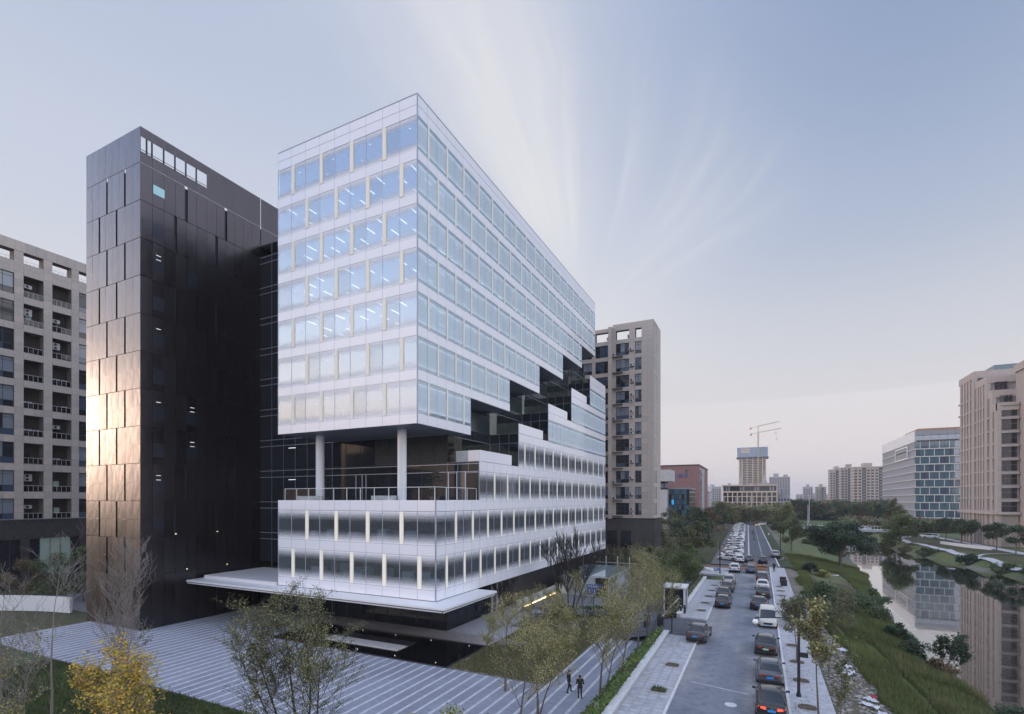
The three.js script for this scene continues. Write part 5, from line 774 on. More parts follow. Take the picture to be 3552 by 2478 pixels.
// ---------------------------------------------------------------- trees and plants
const LG = { yellow: [[0.62, 0.44, 0.07], [0.52, 0.40, 0.07], [0.40, 0.38, 0.08], [0.68, 0.42, 0.10]], sparse: [[0.37, 0.345, 0.14], [0.30, 0.305, 0.13], [0.44, 0.39, 0.16]], green: [[0.101, 0.151, 0.070], [0.142, 0.181, 0.091], [0.081, 0.121, 0.060]], dark: [[0.044, 0.085, 0.044], [0.060, 0.105, 0.052], [0.033, 0.065, 0.040]], willow: [[0.121, 0.172, 0.060], [0.161, 0.191, 0.070], [0.101, 0.151, 0.060]], olive: [[0.151, 0.161, 0.081], [0.111, 0.142, 0.069], [0.191, 0.181, 0.091]], rust: [[0.202, 0.142, 0.081], [0.161, 0.131, 0.081]] };
const GR = PY;
// left foreground: tall bare leaders, one yellow tree, thin half-bare trees
tree('bare_tree', 'tall bare grey tree with fine upswept twigs, before the corner of the dark tower', [-34.3, GR, -16.6], { seed: 11, stems: [[0, 0, 0.02, 0, 10.8, 0.12], [0.7, -0.6, 0.04, 0.02, 10.2, 0.09]], depth: 3, segs: 15, bare: 5, kids: 2, kids2: 2, odds: 0.85, spread: 0.62, rise: 0.22, lift: 0.15, ratio: 0.2, kidR: 0.28, thin: 0.007, bark: mats.barkGrey, leaves: 0 });
tree('yellow_tree', 'golden yellow tree at the bottom left, below the tall bare tree', [-31.2, GR, -15.3], { seed: 12, stems: [[0, 0, 0.03, 0, 5.0, 0.13], [0.5, 0.3, 0.28, 0.1, 4.8, 0.1], [-0.4, 0.2, -0.26, 0.05, 4.4, 0.1]], depth: 3, segs: 8, bare: 1, kids: 2, kids2: 2, spread: 0.72, ratio: 0.38, kidR: 0.4, thin: 0.012, odds: 0.85, bark: mats.barkGrey, leaves: 2, puff: 0.4, size: 0.14, cols: LG.yellow });
{
  const specs = [[-39.2, -15.5, 10.4, 21, 'half-bare tree with a few olive leaves, second from the left edge'], [-42.6, -14.2, 8.6, 22, 'thin grey leafless tree at the left edge of the lawn'], [-37.2, -17.8, 10.8, 23, 'slim grey tree with sparse leaves low down, left of the yellow tree'], [-40.3, -12.2, 6.2, 24, 'short brushy grey tree in the bottom left corner'], [-36.2, -13.2, 6.0, 25, 'low twiggy tree left of the yellow tree at the bottom']];
  specs.forEach(([x, z, h, s, l], i) => tree('bare_tree', l, [x, GR, z], { seed: s, stems: [[0, 0, 0.03, 0, h, 0.12], ...(i % 2 ? [[0.4, 0.3, 0.12, 0.05, h * 0.85, 0.08]] : [])], depth: 3, segs: 11, bare: 3, kids: 2, kids2: 2, odds: 0.75, spread: 0.75, rise: 0.18, lift: 0.12, ratio: 0.26, kidR: 0.3, thin: 0.008, bark: mats.barkGrey, leaves: i === 1 ? 1 : 2, leafFrom: 2, puff: 0.3, size: 0.115, cols: i === 2 ? LG.olive : LG.sparse, leafMax: h * 0.6 }));
}
tree('green_tree', 'loose grey-green tree with several stems, standing on the striped plaza at the bottom', [-22.8, GR, -20.0], { seed: 31, stems: [[-0.5, 0, -0.45, 0.1, 7.4, 0.11], [0, 0.1, -0.12, -0.05, 7.8, 0.12], [0.4, 0, 0.16, 0.06, 7.6, 0.11], [0.7, 0.2, 0.42, 0.0, 7.0, 0.1], [-0.2, 0.4, -0.28, 0.3, 6.6, 0.09]], depth: 3, segs: 8, bare: 2, kids: 2, kids2: 2, spread: 0.75, rise: 0.2, ratio: 0.32, thin: 0.01, odds: 0.85, bark: mats.barkDark, kidR: 0.4, leaves: 4, puff: 0.26, size: 0.075, cols: LG.olive.concat(LG.olive, LG.sparse) });
// row of thin yellow-green trees along the hedge, nearest first
{
  const rows = [[-12.8, -27, 6.2, 41, 'thin yellow-green tree on the plaza at the bottom edge, left of the two people'], [-10.3, -35.2, 7.2, 42, 'grey-stemmed tree beside the hedge, right of the two people'], [-9.6, -38.3, 7.0, 43, 'tree with a pale trunk in the hedge strip, second from the bottom in the row'], [-10.0, -46, 6.8, 44, 'sparse yellow tree third in the row along the hedge'], [-10.4, -52.5, 7.0, 45, 'bushy yellow tree fourth in the row, near the barrier'], [-11.2, -58.0, 7.4, 46, 'tall yellow-brown tree fifth in the row, left of the gatehouse'], [-14.0, -63.5, 7.2, 47, 'thin bare-topped tree furthest back in the row, left of the gatehouse'], [-15.8, -41, 5.6, 48, 'fine-twigged tree at the path edge of the lawn'], [-17.5, -34.5, 5.8, 49, 'airy leafy tree at the front corner of the lawn'], [-20.5, -50, 4.2, 50, 'small yellow sapling in the middle of the lawn'], [-14.6, -54, 6.0, 51, 'loose yellow tree at the far end of the striped path'], [-19.2, -43.5, 5.0, 52, 'wispy tree on the lawn behind the fine-twigged one'], [-18.2, -56, 5.4, 53, 'thin yellowish tree on the lawn before the dark hedge'], [-13.4, -31.2, 6.2, 54, 'open twiggy tree over the path in front of the person in black'], [-22.4, -40.5, 3.6, 55, 'low scraggy sapling beside the right end of the pool']];
  rows.forEach(([x, z, h, s, l], i) => tree('street_tree', l, [x, GR, z], { seed: s, stems: [[0, 0, 0.04, 0.02, h * 0.9, 0.11], ...(i % 3 === 1 ? [[0.1, 0, 0.3, 0.1, h * 0.8, 0.08]] : [])], depth: 3, segs: 7, bare: 2, kids: 3, kids2: 2, odds: 0.72, spread: 0.72, rise: 0.22, ratio: 0.42, thin: 0.009, bark: mats.bark, kidR: 0.4, leaves: i > 3 && i < 7 ? 4 : 3, puff: 0.36, size: 0.08, cols: LG.sparse }));
}
// near tops rising from below the frame
bushy('young_tree', 'round yellow-green treetop at the bottom edge, middle of the plaza', [-13.9, GR, -23.0], { seed: 61, rx: 1.7, base: 1.2, top: 3.6, trunk: 0.07, leaves: 2600, size: 0.13, cols: LG.sparse.concat(LG.willow), lobes: 9 });
bushy('young_tree', 'small leafy treetop cut by the bottom edge, left of the round treetop', [-16.8, GR, -22.2], { seed: 62, rx: 1.2, base: 1.0, top: 3.0, trunk: 0.06, leaves: 1300, size: 0.12, cols: LG.sparse, lobes: 7 });
tree('bare_tree', 'large leafless many-stemmed tree at the far end of the lawn', [-21.6, GR, -60.3], { seed: 63, stems: [[0, 0, -0.35, 0.1, 7.6, 0.16], [0.2, 0.1, -0.12, 0.1, 8.2, 0.15], [0.3, -0.1, 0.12, -0.1, 8.4, 0.15], [0.5, 0, 0.34, 0, 7.8, 0.14], [0.1, 0.3, 0.05, 0.35, 7.2, 0.13]], depth: 3, segs: 8, bare: 2, kids: 2, kids2: 2, spread: 0.45, rise: 0.3, ratio: 0.3, thin: 0.016, bark: mats.barkDark, leaves: 1, puff: 0.3, size: 0.13, cols: LG.rust, leafMax: 4.5 });
tree('bare_tree', 'dark leafless shrub tree under the overhang of the white building', [-29.4, GR, -57.5], { seed: 64, stems: [[0, 0, 0.2, 0, 3.8, 0.07], [0.1, 0, -0.3, 0.1, 3.4, 0.06], [0, 0.2, 0.05, 0.3, 3.6, 0.06]], depth: 3, segs: 5, bare: 1, kids: 2, kids2: 2, spread: 0.6, ratio: 0.4, thin: 0.01, bark: mats.barkDark });
{ // clipped hedges at the end of the lawn
  const hedge = (label, a, b, w, h, seed) => { const r = rng(seed), t = thing('hedge', label, 'hedge', [0, GR, 0]), L = new Leaves(); const n = 2600; for (let i = 0; i < n; i++) { const k = r(), x = lerp(a[0], b[0], k), z = lerp(a[1], b[1], k); const f = r(); L.add(r, x + (r() - 0.5) * w, f < 0.4 ? h * (0.92 + 0.12 * r()) : h * r(), z + (r() - 0.5) * w, 0.16, vary(r, LG.dark)); } part(t, 'foliage', L.geo(), mats.leafSolid); const core = []; for (let i = 0; i < 8; i++) { const x = lerp(a[0], b[0], (i + 0.5) / 8), z = lerp(a[1], b[1], (i + 0.5) / 8); core.push(bar([x, 0, z], [x + 0.1, h * 0.8, z], 0.06, 0.03, 5)); } part(t, 'stems', core, mats.barkDark); };
  hedge('dark clipped hedge at the end of the lawn, left of the leafless tree', [-24.0, -57.6], [-20.4, -59.4], 1.6, 1.35, 1); hedge('dark clipped hedge at the end of the lawn, right of the leafless tree', [-19.6, -60.3], [-15.4, -62.2], 1.6, 1.3, 2);
}
{ // bright hedge strip along the pavement wall
  for (const [z0, z1, l] of [[-22, -51.6, 'bright green shrub strip between the striped path and the pavement wall'], [-61.5, -91, 'green shrub strip beyond the gatehouse along the pavement']]) {
    const r = rng(Math.round(-z0)), t = thing('shrub_strip', l, 'shrubs'), L = new Leaves(), n = z0 > -30 ? 11000 : 6000; for (let i = 0; i < n; i++) { const z = lerp(z0, z1, r()), x = -10.6 + 1.95 * r(), rise = clamp((x + 10.6) / 1.9, 0, 1); const bare = fbm(x * 0.7, z * 0.5, 2, 66) < 0.36 && rise < 0.6; if (bare) continue; L.add(r, x, GR + 0.1 + rise * 1.45 + r() * (0.35 + 0.3 * rise), z, 0.16 + 0.1 * r(), vary(r, z0 > -30 && r() < 0.7 ? [[0.11, 0.21, 0.035], [0.15, 0.24, 0.05], [0.08, 0.16, 0.04]] : LG.olive)); } stuff(part(t, 'foliage', L.geo(), mats.leaf)); const g = new THREE.PlaneGeometry(2.05, z0 - z1, 2, 2); g.rotateX(-Math.PI / 2); g.rotateZ(0.62); g.translate(-9.65, GR + 0.6, (z0 + z1) / 2); part(t, 'soil', metric(g), mats.soil);
  }
}
// green mass left of the street beyond the gate: separate trees
[[-11.5, -70, 2.2, 5.2, 71, 'willow', 'olive bush-like tree right behind the gatehouse'], [-13.5, -78, 3.0, 6.0, 72, 'willow', 'full pale green tree behind the ramp shelter, nearest the gatehouse'], [-11.0, -86, 2.8, 6.6, 73, 'willow', 'pale green tree along the pavement, third behind the gatehouse'], [-15.5, -90, 3.4, 6.8, 74, 'olive', 'broad olive tree behind the green pipe rack'], [-11.5, -96, 3.0, 7.4, 75, 'willow', 'tall pale green tree nearest the dug-up strip'], [-18.5, -100, 2.6, 6.0, 76, 'olive', 'brown-green tree in front of the dark base of the beige tower'], [-14.5, -104, 3.2, 8.0, 77, 'olive', 'high olive tree right of the beige tower'], [-12.5, -118, 3.6, 9.5, 78, 'olive', 'olive tree left of the first white parked cars'], [-15, -140, 4.2, 11, 79, 'dark', 'dark green tree at the left of the car row'], [-18, -160, 5, 12, 80, 'dark', 'large dark green tree halfway along the car row'], [-16, -185, 5, 11, 81, 'rust', 'brownish tree past the middle of the car row'], [-17, -212, 5.5, 12.5, 82, 'dark', 'dark tree near the far end of the car row'], [-15, -245, 6, 13, 83, 'olive', 'dusty olive tree at the far end of the car row'], [-27, -180, 4.5, 11, 84, 'olive', 'grey-green tree at the foot of the blue glass annex'], [-22, -125, 3.4, 8, 85, 'olive', 'dull green tree between the beige tower and the glass annex']].forEach(([x, z, rx, h, s, c, l]) => bushy('broad_tree', l, [x, z < -112 ? -0.3 : GR, z], { seed: s, rx, base: h * 0.25, top: h * 0.9, trunk: 0.14, leaves: z > -110 ? 5200 : 3600, size: z > -110 ? 0.2 : 0.42, cols: LG[c], lobes: 18, lobe: 0.38, shape: 'round' }));
{ // bamboo-like thicket at the foot of the beige tower
  const r = rng(90), t = thing('reed_thicket', 'tall brown-green thicket in front of the dark base of the beige tower', 'thicket', [0, GR, 0]), L = new Leaves(), st = []; for (let i = 0; i < 260; i++) { const x = -31 + r() * 15, z = -104.5 + r() * 4, h = 3 + r() * 2.6, lx = (r() - 0.5) * 0.8; st.push(bar([x, 0, z], [x + lx, h, z], 0.03, 0.012, 3)); for (let k = 0; k < 14; k++) { const f = 0.4 + 0.6 * r(); L.add(r, x + lx * f + gauss(r) * 0.25, h * f, z + gauss(r) * 0.25, 0.26, vary(r, LG.rust.concat(LG.olive))); } } stuff(part(t, 'stems', st, mats.bark)); stuff(part(t, 'foliage', L.geo(), mats.leaf));
}
// left background behind the lawn
[[-87.5, -38.2, 2.4, 8.2, 91, 'green', 'upright dark green tree beside the left edge of the dark tower'], [-92.5, -37, 2.8, 7.2, 92, 'green', 'round dark green tree behind the white garden wall'], [-98.5, -36, 2.4, 6.0, 93, 'rust', 'brownish shrub tree behind the white garden wall, towards the left edge']].forEach(([x, z, rx, h, s, c, l]) => bushy('broad_tree', l, [x, GR, z], { seed: s, rx, base: h * 0.2, top: h * 0.9, trunk: 0.13, leaves: 4200, size: 0.2, cols: LG[c], lobes: 16 }));
// right pavement and bank
tree('street_tree', 'young plane tree with bare lower trunk, right of the near lamp post', [3.05, 0.14, -34.4], { seed: 101, stems: [[0, 0, 0.01, -0.01, 6.2, 0.085]], depth: 3, segs: 9, bare: 4, kids: 2, kids2: 2, spread: 0.6, ratio: 0.26, thin: 0.009, bark: mats.bark, leaves: 2, puff: 0.25, size: 0.15, cols: LG.olive.concat(LG.sparse) });
tree('street_tree', 'slender sapling with few leaves at the bottom edge, right of the plane tree', [3.9, 0.1, -33.2], { seed: 102, stems: [[0, 0, 0.02, 0, 4.2, 0.05]], depth: 2, segs: 8, bare: 2, kids: 2, spread: 0.6, ratio: 0.25, thin: 0.009, bark: mats.bark, leaves: 2, puff: 0.2, size: 0.15, cols: LG.olive });
tree('street_tree', 'small leafy street tree in its pit, left of the near lamp post', [2.7, 0.16, -47.8], { seed: 103, stems: [[0, 0, 0.01, 0, 4.4, 0.07]], depth: 3, segs: 8, bare: 3, kids: 3, kids2: 2, spread: 0.75, ratio: 0.32, thin: 0.01, bark: mats.bark, leaves: 1, puff: 0.3, size: 0.15, cols: LG.olive });
tree('street_tree', 'thin young tree on the rubble edge beside the lamp post', [4.7, -0.1, -45.5], { seed: 104, stems: [[0, 0, 0.01, 0, 5.6, 0.07]], depth: 3, segs: 8, bare: 4, kids: 2, kids2: 2, spread: 0.65, ratio: 0.28, thin: 0.01, bark: mats.bark, leaves: 1, puff: 0.3, size: 0.14, cols: LG.olive });
bushy('broad_tree', 'dark leafy tree leaning over the right pavement, behind the white van', [5.6, -0.3, -62.5], { seed: 105, rx: 2.4, base: 1.6, top: 4.6, trunk: 0.12, leaves: 5200, size: 0.17, cols: LG.green.concat(LG.dark), lobes: 15, lobe: 0.4 });
bushy('broad_tree', 'wide dark spreading tree on the bank above the bright water', [16.5, -1.9, -138], { seed: 106, rx: 7.4, base: 4.2, top: 10.2, trunk: 0.4, leaves: 12000, size: 0.4, cols: LG.dark, lobes: 26, lobe: 0.3, flat: 0.55 });
bushy('broad_tree', 'grey-green tree beside the far road, left of the wide dark tree', [7.6, -0.4, -158], { seed: 107, rx: 3.6, base: 2.5, top: 8.5, trunk: 0.2, leaves: 5200, size: 0.34, cols: LG.green.concat(LG.olive), lobes: 16 });
bushy('broad_tree', 'dull green tree at the road edge, above the silver car', [6.8, -0.3, -190], { seed: 108, rx: 4.0, base: 2.5, top: 9.5, trunk: 0.2, leaves: 4600, size: 0.38, cols: LG.olive.concat(LG.green), lobes: 16 });
bushy('broad_tree', 'tall yellow-green tree at the end of the far road', [9, -0.3, -262], { seed: 109, rx: 5.2, base: 3.5, top: 14, trunk: 0.25, leaves: 4200, size: 0.5, cols: LG.sparse.concat(LG.olive), lobes: 16 });
bushy('willow_tree', 'soft green willow on the far bank in front of the glass office', [40.8, -1, -204], { seed: 110, rx: 4.6, base: 1.2, top: 10, trunk: 0.3, leaves: 9000, size: 0.42, cols: LG.willow, lobes: 22, lobe: 0.36 });
bushy('broad_tree', 'rust-tinged tree behind the willow on the far bank', [43, -0.4, -222], { seed: 111, rx: 4.4, base: 4, top: 11.5, trunk: 0.3, leaves: 4200, size: 0.42, cols: LG.rust.concat(LG.olive), lobes: 14 });
[[57, -221, 112, 'dark rounded tree at the left end of the row before the sandstone tower'], [57.5, -208, 113, 'dark rounded tree second from the left before the sandstone tower'], [57, -197.5, 114, 'dark rounded tree in the middle of the row before the sandstone tower'], [57.8, -182, 115, 'dark rounded tree in front of the sandstone porch'], [57.5, -169.5, 116, 'dark rounded tree at the right edge of the picture']].forEach(([x, z, s, l]) => bushy('round_tree', l, [x, -0.4, z], { seed: s, rx: 3.0, base: 3.6, top: 7.2, trunk: 0.16, leaves: 4200, size: 0.36, cols: LG.dark.concat(LG.green), lobes: 13, flat: 0.7 }, 'rounded trees before the sandstone tower'));
// shrubs on both river banks, one thing per clump
{
  const r = rng(120), spots = [];
  const add = (x, z, rx, h, c, l) => bushy('bank_shrub', l, [x, landHeight(x, z) - 0.1, z], { seed: Math.floor(r() * 1e6), cat: 'shrub', rx, base: 0.1, top: h, trunk: 0, leaves: Math.round(900 + 420 * rx * h), size: 0.2 + Math.max(0, (-z - 70) * 0.0016), cols: LG[c], lobes: 10, lobe: 0.45 });
  add(13.6, -80, 2.0, 2.0, 'green', 'dark shrub at the waterline where the bank juts out'); add(14.0, -71, 1.6, 1.7, 'dark', 'dark green shrub sloping to the near water'); add(14.0, -64.5, 1.6, 1.6, 'dark', 'dense dark shrub at the bright edge of the near water'); add(14.6, -58.5, 1.4, 1.5, 'rust', 'brown-black shrub beside the bare twiggy bush'); add(15.6, -93, 2.0, 2.6, 'green', 'green shrub above the pale stony shore'); add(9.2, -79, 2.6, 2.8, 'green', 'broad shrub on the upper bank behind the leaning tree'); add(12.2, -86, 2.4, 2.0, 'green', 'low shrub in the middle of the bank'); add(8.6, -112, 1.4, 1.8, 'dark', 'small dark bush left of the brown patch'); add(10.5, -111, 1.2, 1.4, 'sparse', 'pale yellowish bush beside the brown patch'); add(16.2, -49, 1.8, 1.2, 'dark', 'dark shrub at the bottom of the river, near the right edge'); add(17.4, -43, 2.0, 1.2, 'green', 'green shrub in the bottom right corner');
  for (const [x, z, rx, h, c, l] of [[43.5, -184, 2.2, 1.8, 'green', 'round bush on the far shore below the pale wall'], [46.6, -163, 2.4, 1.8, 'dark', 'dark bush on the far shore, below the first path bend'], [48.8, -150, 2.6, 1.6, 'green', 'green bush on the far shore below the path'], [50.5, -138, 2.8, 1.8, 'dark', 'dark bush on the far shore near the right edge'], [41, -197, 1.8, 1.6, 'olive', 'olive bush at the foot of the willow'], [38.6, -214, 2.6, 2.4, 'olive', 'dull bush where the water ends under the willow'], [36, -232, 3, 3.4, 'dark', 'dark bush on the far shore below the white bridge'], [20.5, -172, 3.2, 3.0, 'olive', 'olive bush between the wide dark tree and the water'], [17, -196, 3.8, 3.6, 'green', 'green bush clump behind the wide dark tree']]) add(x, z, rx, h, c, l);
  tree('twiggy_bush', 'dark twiggy bush outlined against the bright near water', [15.7, -2.9, -61], { seed: 131, cat: 'bush', stems: [[0, 0, 0.3, 0, 3.0, 0.05], [0.1, 0, -0.3, 0.1, 2.8, 0.05], [0, 0.2, 0.05, 0.3, 3.2, 0.05], [0.2, 0.1, 0.6, -0.1, 2.4, 0.04]], depth: 2, segs: 5, bare: 1, kids: 2, spread: 0.7, ratio: 0.4, thin: 0.012, bark: mats.barkDark, leaves: 2, leafFrom: 1, puff: 0.2, size: 0.22, cols: LG.dark });
}
{ // grass on the near bank, reeds and far woods: nobody could count them
  const r = rng(140), g = (() => { const L = []; for (let i = 0; i < 7; i++) L.push(blade(r, (r() - 0.5) * 0.3, 0, (r() - 0.5) * 0.3, 0.16 + r() * 0.22)); return merge(L); })();
  const m4 = new THREE.Matrix4(), q = new THREE.Quaternion(), up = new THREE.Vector3(0, 1, 0);
  const scatter = (name, label, cat, geo, mat, n, pick) => { const im = new THREE.InstancedMesh(geo, mat, n); let k = 0; for (let tries = 0; k < n && tries < n * 6; tries++) { const s = pick(); if (!s) continue; q.setFromAxisAngle(up, r() * 6.283); m4.compose(new THREE.Vector3(s[0], s[1], s[2]), q, new THREE.Vector3(s[3], s[4] ?? s[3], s[3])); im.setMatrixAt(k, m4); im.setColorAt(k, new THREE.Color().setRGB(...s[5])); k++; } im.count = k; im.name = numbered(name); im.castShadow = im.receiveShadow = true; scene.add(im); tag(im, label, cat); im.userData.kind = 'stuff'; };
  const grassMat = M({ color: white, roughness: 0.95, side: THREE.DoubleSide });
  scatter('bank_grass', 'green grass on the near river bank', 'grass', g, grassMat, 42000, () => { const z = -26 - Math.pow(r(), 1.5) * 120, x = 5.5 + r() * 19; if (x > shoreL(z) - 0.3) return null; const d = fbm(x * 0.35, z * 0.35, 4, 51), edge = 4.3 + (z > -75 ? lerp(3.4, 1.2, sstep(-z, 20, 75)) : 0.8); if (x < edge + d * 2 || (x > 8 && x < 15 && z < -98 && z > -122)) return null; const pathX = 10.2 + 1.6 * Math.sin((z + 58) * 0.055) + (z < -62 ? -2 : 0); if (Math.abs(x - pathX) < 0.45 && z > -66 && z < -28) return null; const k = 0.6 + 0.8 * d; return [x, landHeight(x, z) - 0.03, z, 1 + r() * 0.6, 1 + r(), [(0.10 + 0.07 * r()) * k, 0.16 * k, 0.055 * k]]; });
  const reed = (() => { const L = []; for (let i = 0; i < 16; i++) L.push(blade(r, (r() - 0.5) * 0.7, 0, (r() - 0.5) * 0.7, 0.9 + r() * 0.9)); return merge(L); })();
  scatter('reeds', 'yellow-green tall grass sloping down to the near water', 'tall grass', reed, grassMat, 2200, () => { const z = -34 - r() * 26, x = 9.5 + (r() * 0.5 + 0.5 * r()) * 10; const a = (x - 9.5) / 8; if (x > shoreL(z) - 0.2 || fbm(x * 0.22, z * 0.16, 3, 143) < 0.49 || x < 9.5 + (-z - 34) * 0.06) return null; const k = 0.7 + 0.6 * r(); return [x, landHeight(x, z) - 0.05, z, 0.8, 0.4 + r() * 0.3, r() < 0.45 ? [0.21 * k, 0.19 * k, 0.085 * k] : [0.10 * k, 0.14 * k, 0.045 * k]]; });
  const clump = (() => { const L = new Leaves(); for (let i = 0; i < 90; i++) { const u = r() * 2 - 1, a = r() * 6.283, e = Math.sqrt(1 - u * u), f = Math.pow(r(), 0.4); L.add(r, Math.cos(a) * e * f, u * f * 0.8 + 0.5, Math.sin(a) * e * f, 0.32, [1, 1, 1].map((v) => v * (0.7 + 0.6 * r()))); } const g2 = L.geo(); return g2; })();
  const woodMat = M({ color: white, vertexColors: true, roughness: 0.95, side: THREE.DoubleSide });
  const wood = (name, label, n, x0, x1, z0, z1, h, cols) => scatter(name, label, 'trees', clump, woodMat, n, () => { const x = lerp(x0, x1, r()), z = lerp(z0, z1, r()); const top = h * (0.55 + 0.75 * fbm(x * 0.045, z * 0.02, 3, 145)); const s = 1.5 + r() * 1.6; return [x, Math.max(0, top * Math.pow(r(), 0.6) - 1.4), z, s, s * 0.9, vary(r, cols).map((v) => v * 1.3)]; });
  wood('far_trees', 'dark belt of trees below the cream office at the end of the street', 2600, -60, 14, -318, -372, 11, LG.green.concat(LG.rust, LG.olive));
  wood('far_trees', 'dark green belt of trees below the brown apartment towers', 3000, 18, 120, -400, -470, 13, LG.green.concat(LG.dark, LG.rust));
  wood('far_trees', 'low bushes along the far side of the white bridge', 700, 36, 72, -268, -300, 4.5, LG.olive.concat(LG.rust, LG.green));
  wood('far_trees', 'far brownish wood on the horizon left of the river', 1600, -200, 60, -520, -640, 12, LG.rust.concat(LG.olive));
  wood('far_trees', 'far wood on the horizon at the end of the river', 1600, 40, 240, -520, -620, 12, LG.rust.concat(LG.green));
  wood('far_trees', 'dark belt of trees mirrored in the podium windows', 1500, -330, -60, 70, 150, 8, LG.dark.concat(LG.green));
  // litter and building rubble beside the right pavement
  const chip = new THREE.BoxGeometry(0.22, 0.08, 0.16), rub = M({ color: white, roughness: 0.9 });
  scatter('rubble', 'stones and broken concrete strewn beside the right pavement', 'rubble', chip, rub, 2600, () => { const z = -28 - r() * 48, w = lerp(4.6, 1.4, sstep(-z, 24, 76)), x = 4.4 + Math.pow(r(), 0.9) * w; const k = 0.12 + 0.28 * r(); return [x, landHeight(x, z) + 0.02, z, 0.4 + r() * 0.9, 0.6 + r(), [k, k * 0.93, k * 0.86]]; });
  scatter('shore_stones', 'pale stones along the near waterline', 'stones', chip, rub, 900, () => { const z = -84 - r() * 60, x = shoreL(z) - 2.4 * r(); const k = 0.15 + 0.2 * r(); return [x, landHeight(x, z) + 0.03, z, 1 + r() * 1.6, 1.2 + r(), [k, k, k * 0.93]]; });
  scatter('fallen_leaves', 'dry leaves scattered over the right pavement', 'leaves', (() => { const L = new Leaves(); L.add(r, 0, 0, 0, 0.1, [1, 1, 1]); return L.geo(); })(), grassMat, 500, () => [1.8 + r() * 2.4, 0.15, -28 - r() * 60, 1, 1, vary(r, LG.rust)]);
  scatter('lawn_grass', 'short grass on the lawn at the bottom left', 'grass', g, grassMat, 16000, () => { const x = -58 + r() * 32, z = -10 - r() * 13; const k = 0.6 + 0.8 * fbm(x * 0.4, z * 0.4, 3, 77); return [x, PY + 0.02, z, 0.8 + r() * 0.5, 0.45 + 0.4 * r(), [(0.05 + 0.05 * r()) * k, 0.10 * k, 0.035 * k]]; });
  scatter('lawn_grass', 'thin dry grass on the lawn beside the striped path', 'grass', g, grassMat, 9000, () => { const x = -24.2 + r() * 8.8, z = -37.2 - r() * 24; if (fbm(x * 0.3, z * 0.3, 3, 88) > 0.62) return null; const k = 0.7 + 0.6 * r(); return [x, PY, z, 0.8 + r() * 0.4, 0.4 + 0.4 * r(), [0.17 * k, 0.165 * k, 0.08 * k]]; });
  scatter('fallen_leaves', 'a few red and orange leaves fallen on the striped plaza', 'leaves', (() => { const L = new Leaves(); L.add(r, 0, 0, 0, 0.13, [1, 1, 1]); return L.geo(); })(), grassMat, 140, () => [-44 + r() * 32, PY + 0.03, -24 - r() * 12, 1, 1, vary(r, [[0.45, 0.12, 0.06], [0.4, 0.2, 0.06], [0.3, 0.2, 0.1]])]);
  // white scraps of plastic sheeting, the larger ones each a thing
  let c = 0; for (const [x, z, s, red] of [[6.6, -41, 1.1], [7.1, -40, 0.8], [6.9, -42.6, 0.9], [7.2, -43.6, 0.6, 1], [6.2, -47.5, 1.2], [6.5, -49.5, 0.8], [5.7, -53.5, 0.9], [6.8, -55, 1.0], [7.6, -60, 0.5], [8.6, -46, 0.4], [9.3, -52, 0.45], [8.1, -38, 0.5], [7.3, -36.5, 0.8], [8.9, -63, 0.5], [13.4, -118, 1.2], [9.9, -37.5, 0.45]]) {
    const g = new THREE.PlaneGeometry(s, s * 0.6, 6, 5); g.rotateX(-Math.PI / 2); const p = g.attributes.position; for (let i = 0; i < p.count; i++) { p.setY(i, 0.1 + 0.16 * r()); p.setX(i, p.getX(i) + (r() - 0.5) * s * 0.14); p.setZ(i, p.getZ(i) + (r() - 0.5) * s * 0.14); } g.computeVertexNormals();
    const m = part(scene, numbered('plastic_scrap'), g, red ? mats.red : (mats._scrap ??= M({ color: lin(0.62, 0.62, 0.66), roughness: 0.6, side: THREE.DoubleSide }))); m.position.set(x, landHeight(x, z), z); m.rotation.y = r() * 6; tag(m, red ? 'bright red scrap of sheeting among the white litter beside the right pavement' : 'crumpled white scrap of plastic lying on the rubble and grass right of the pavement', 'litter', red ? undefined : 'white plastic scraps beside the pavement'); c++;
  }
}
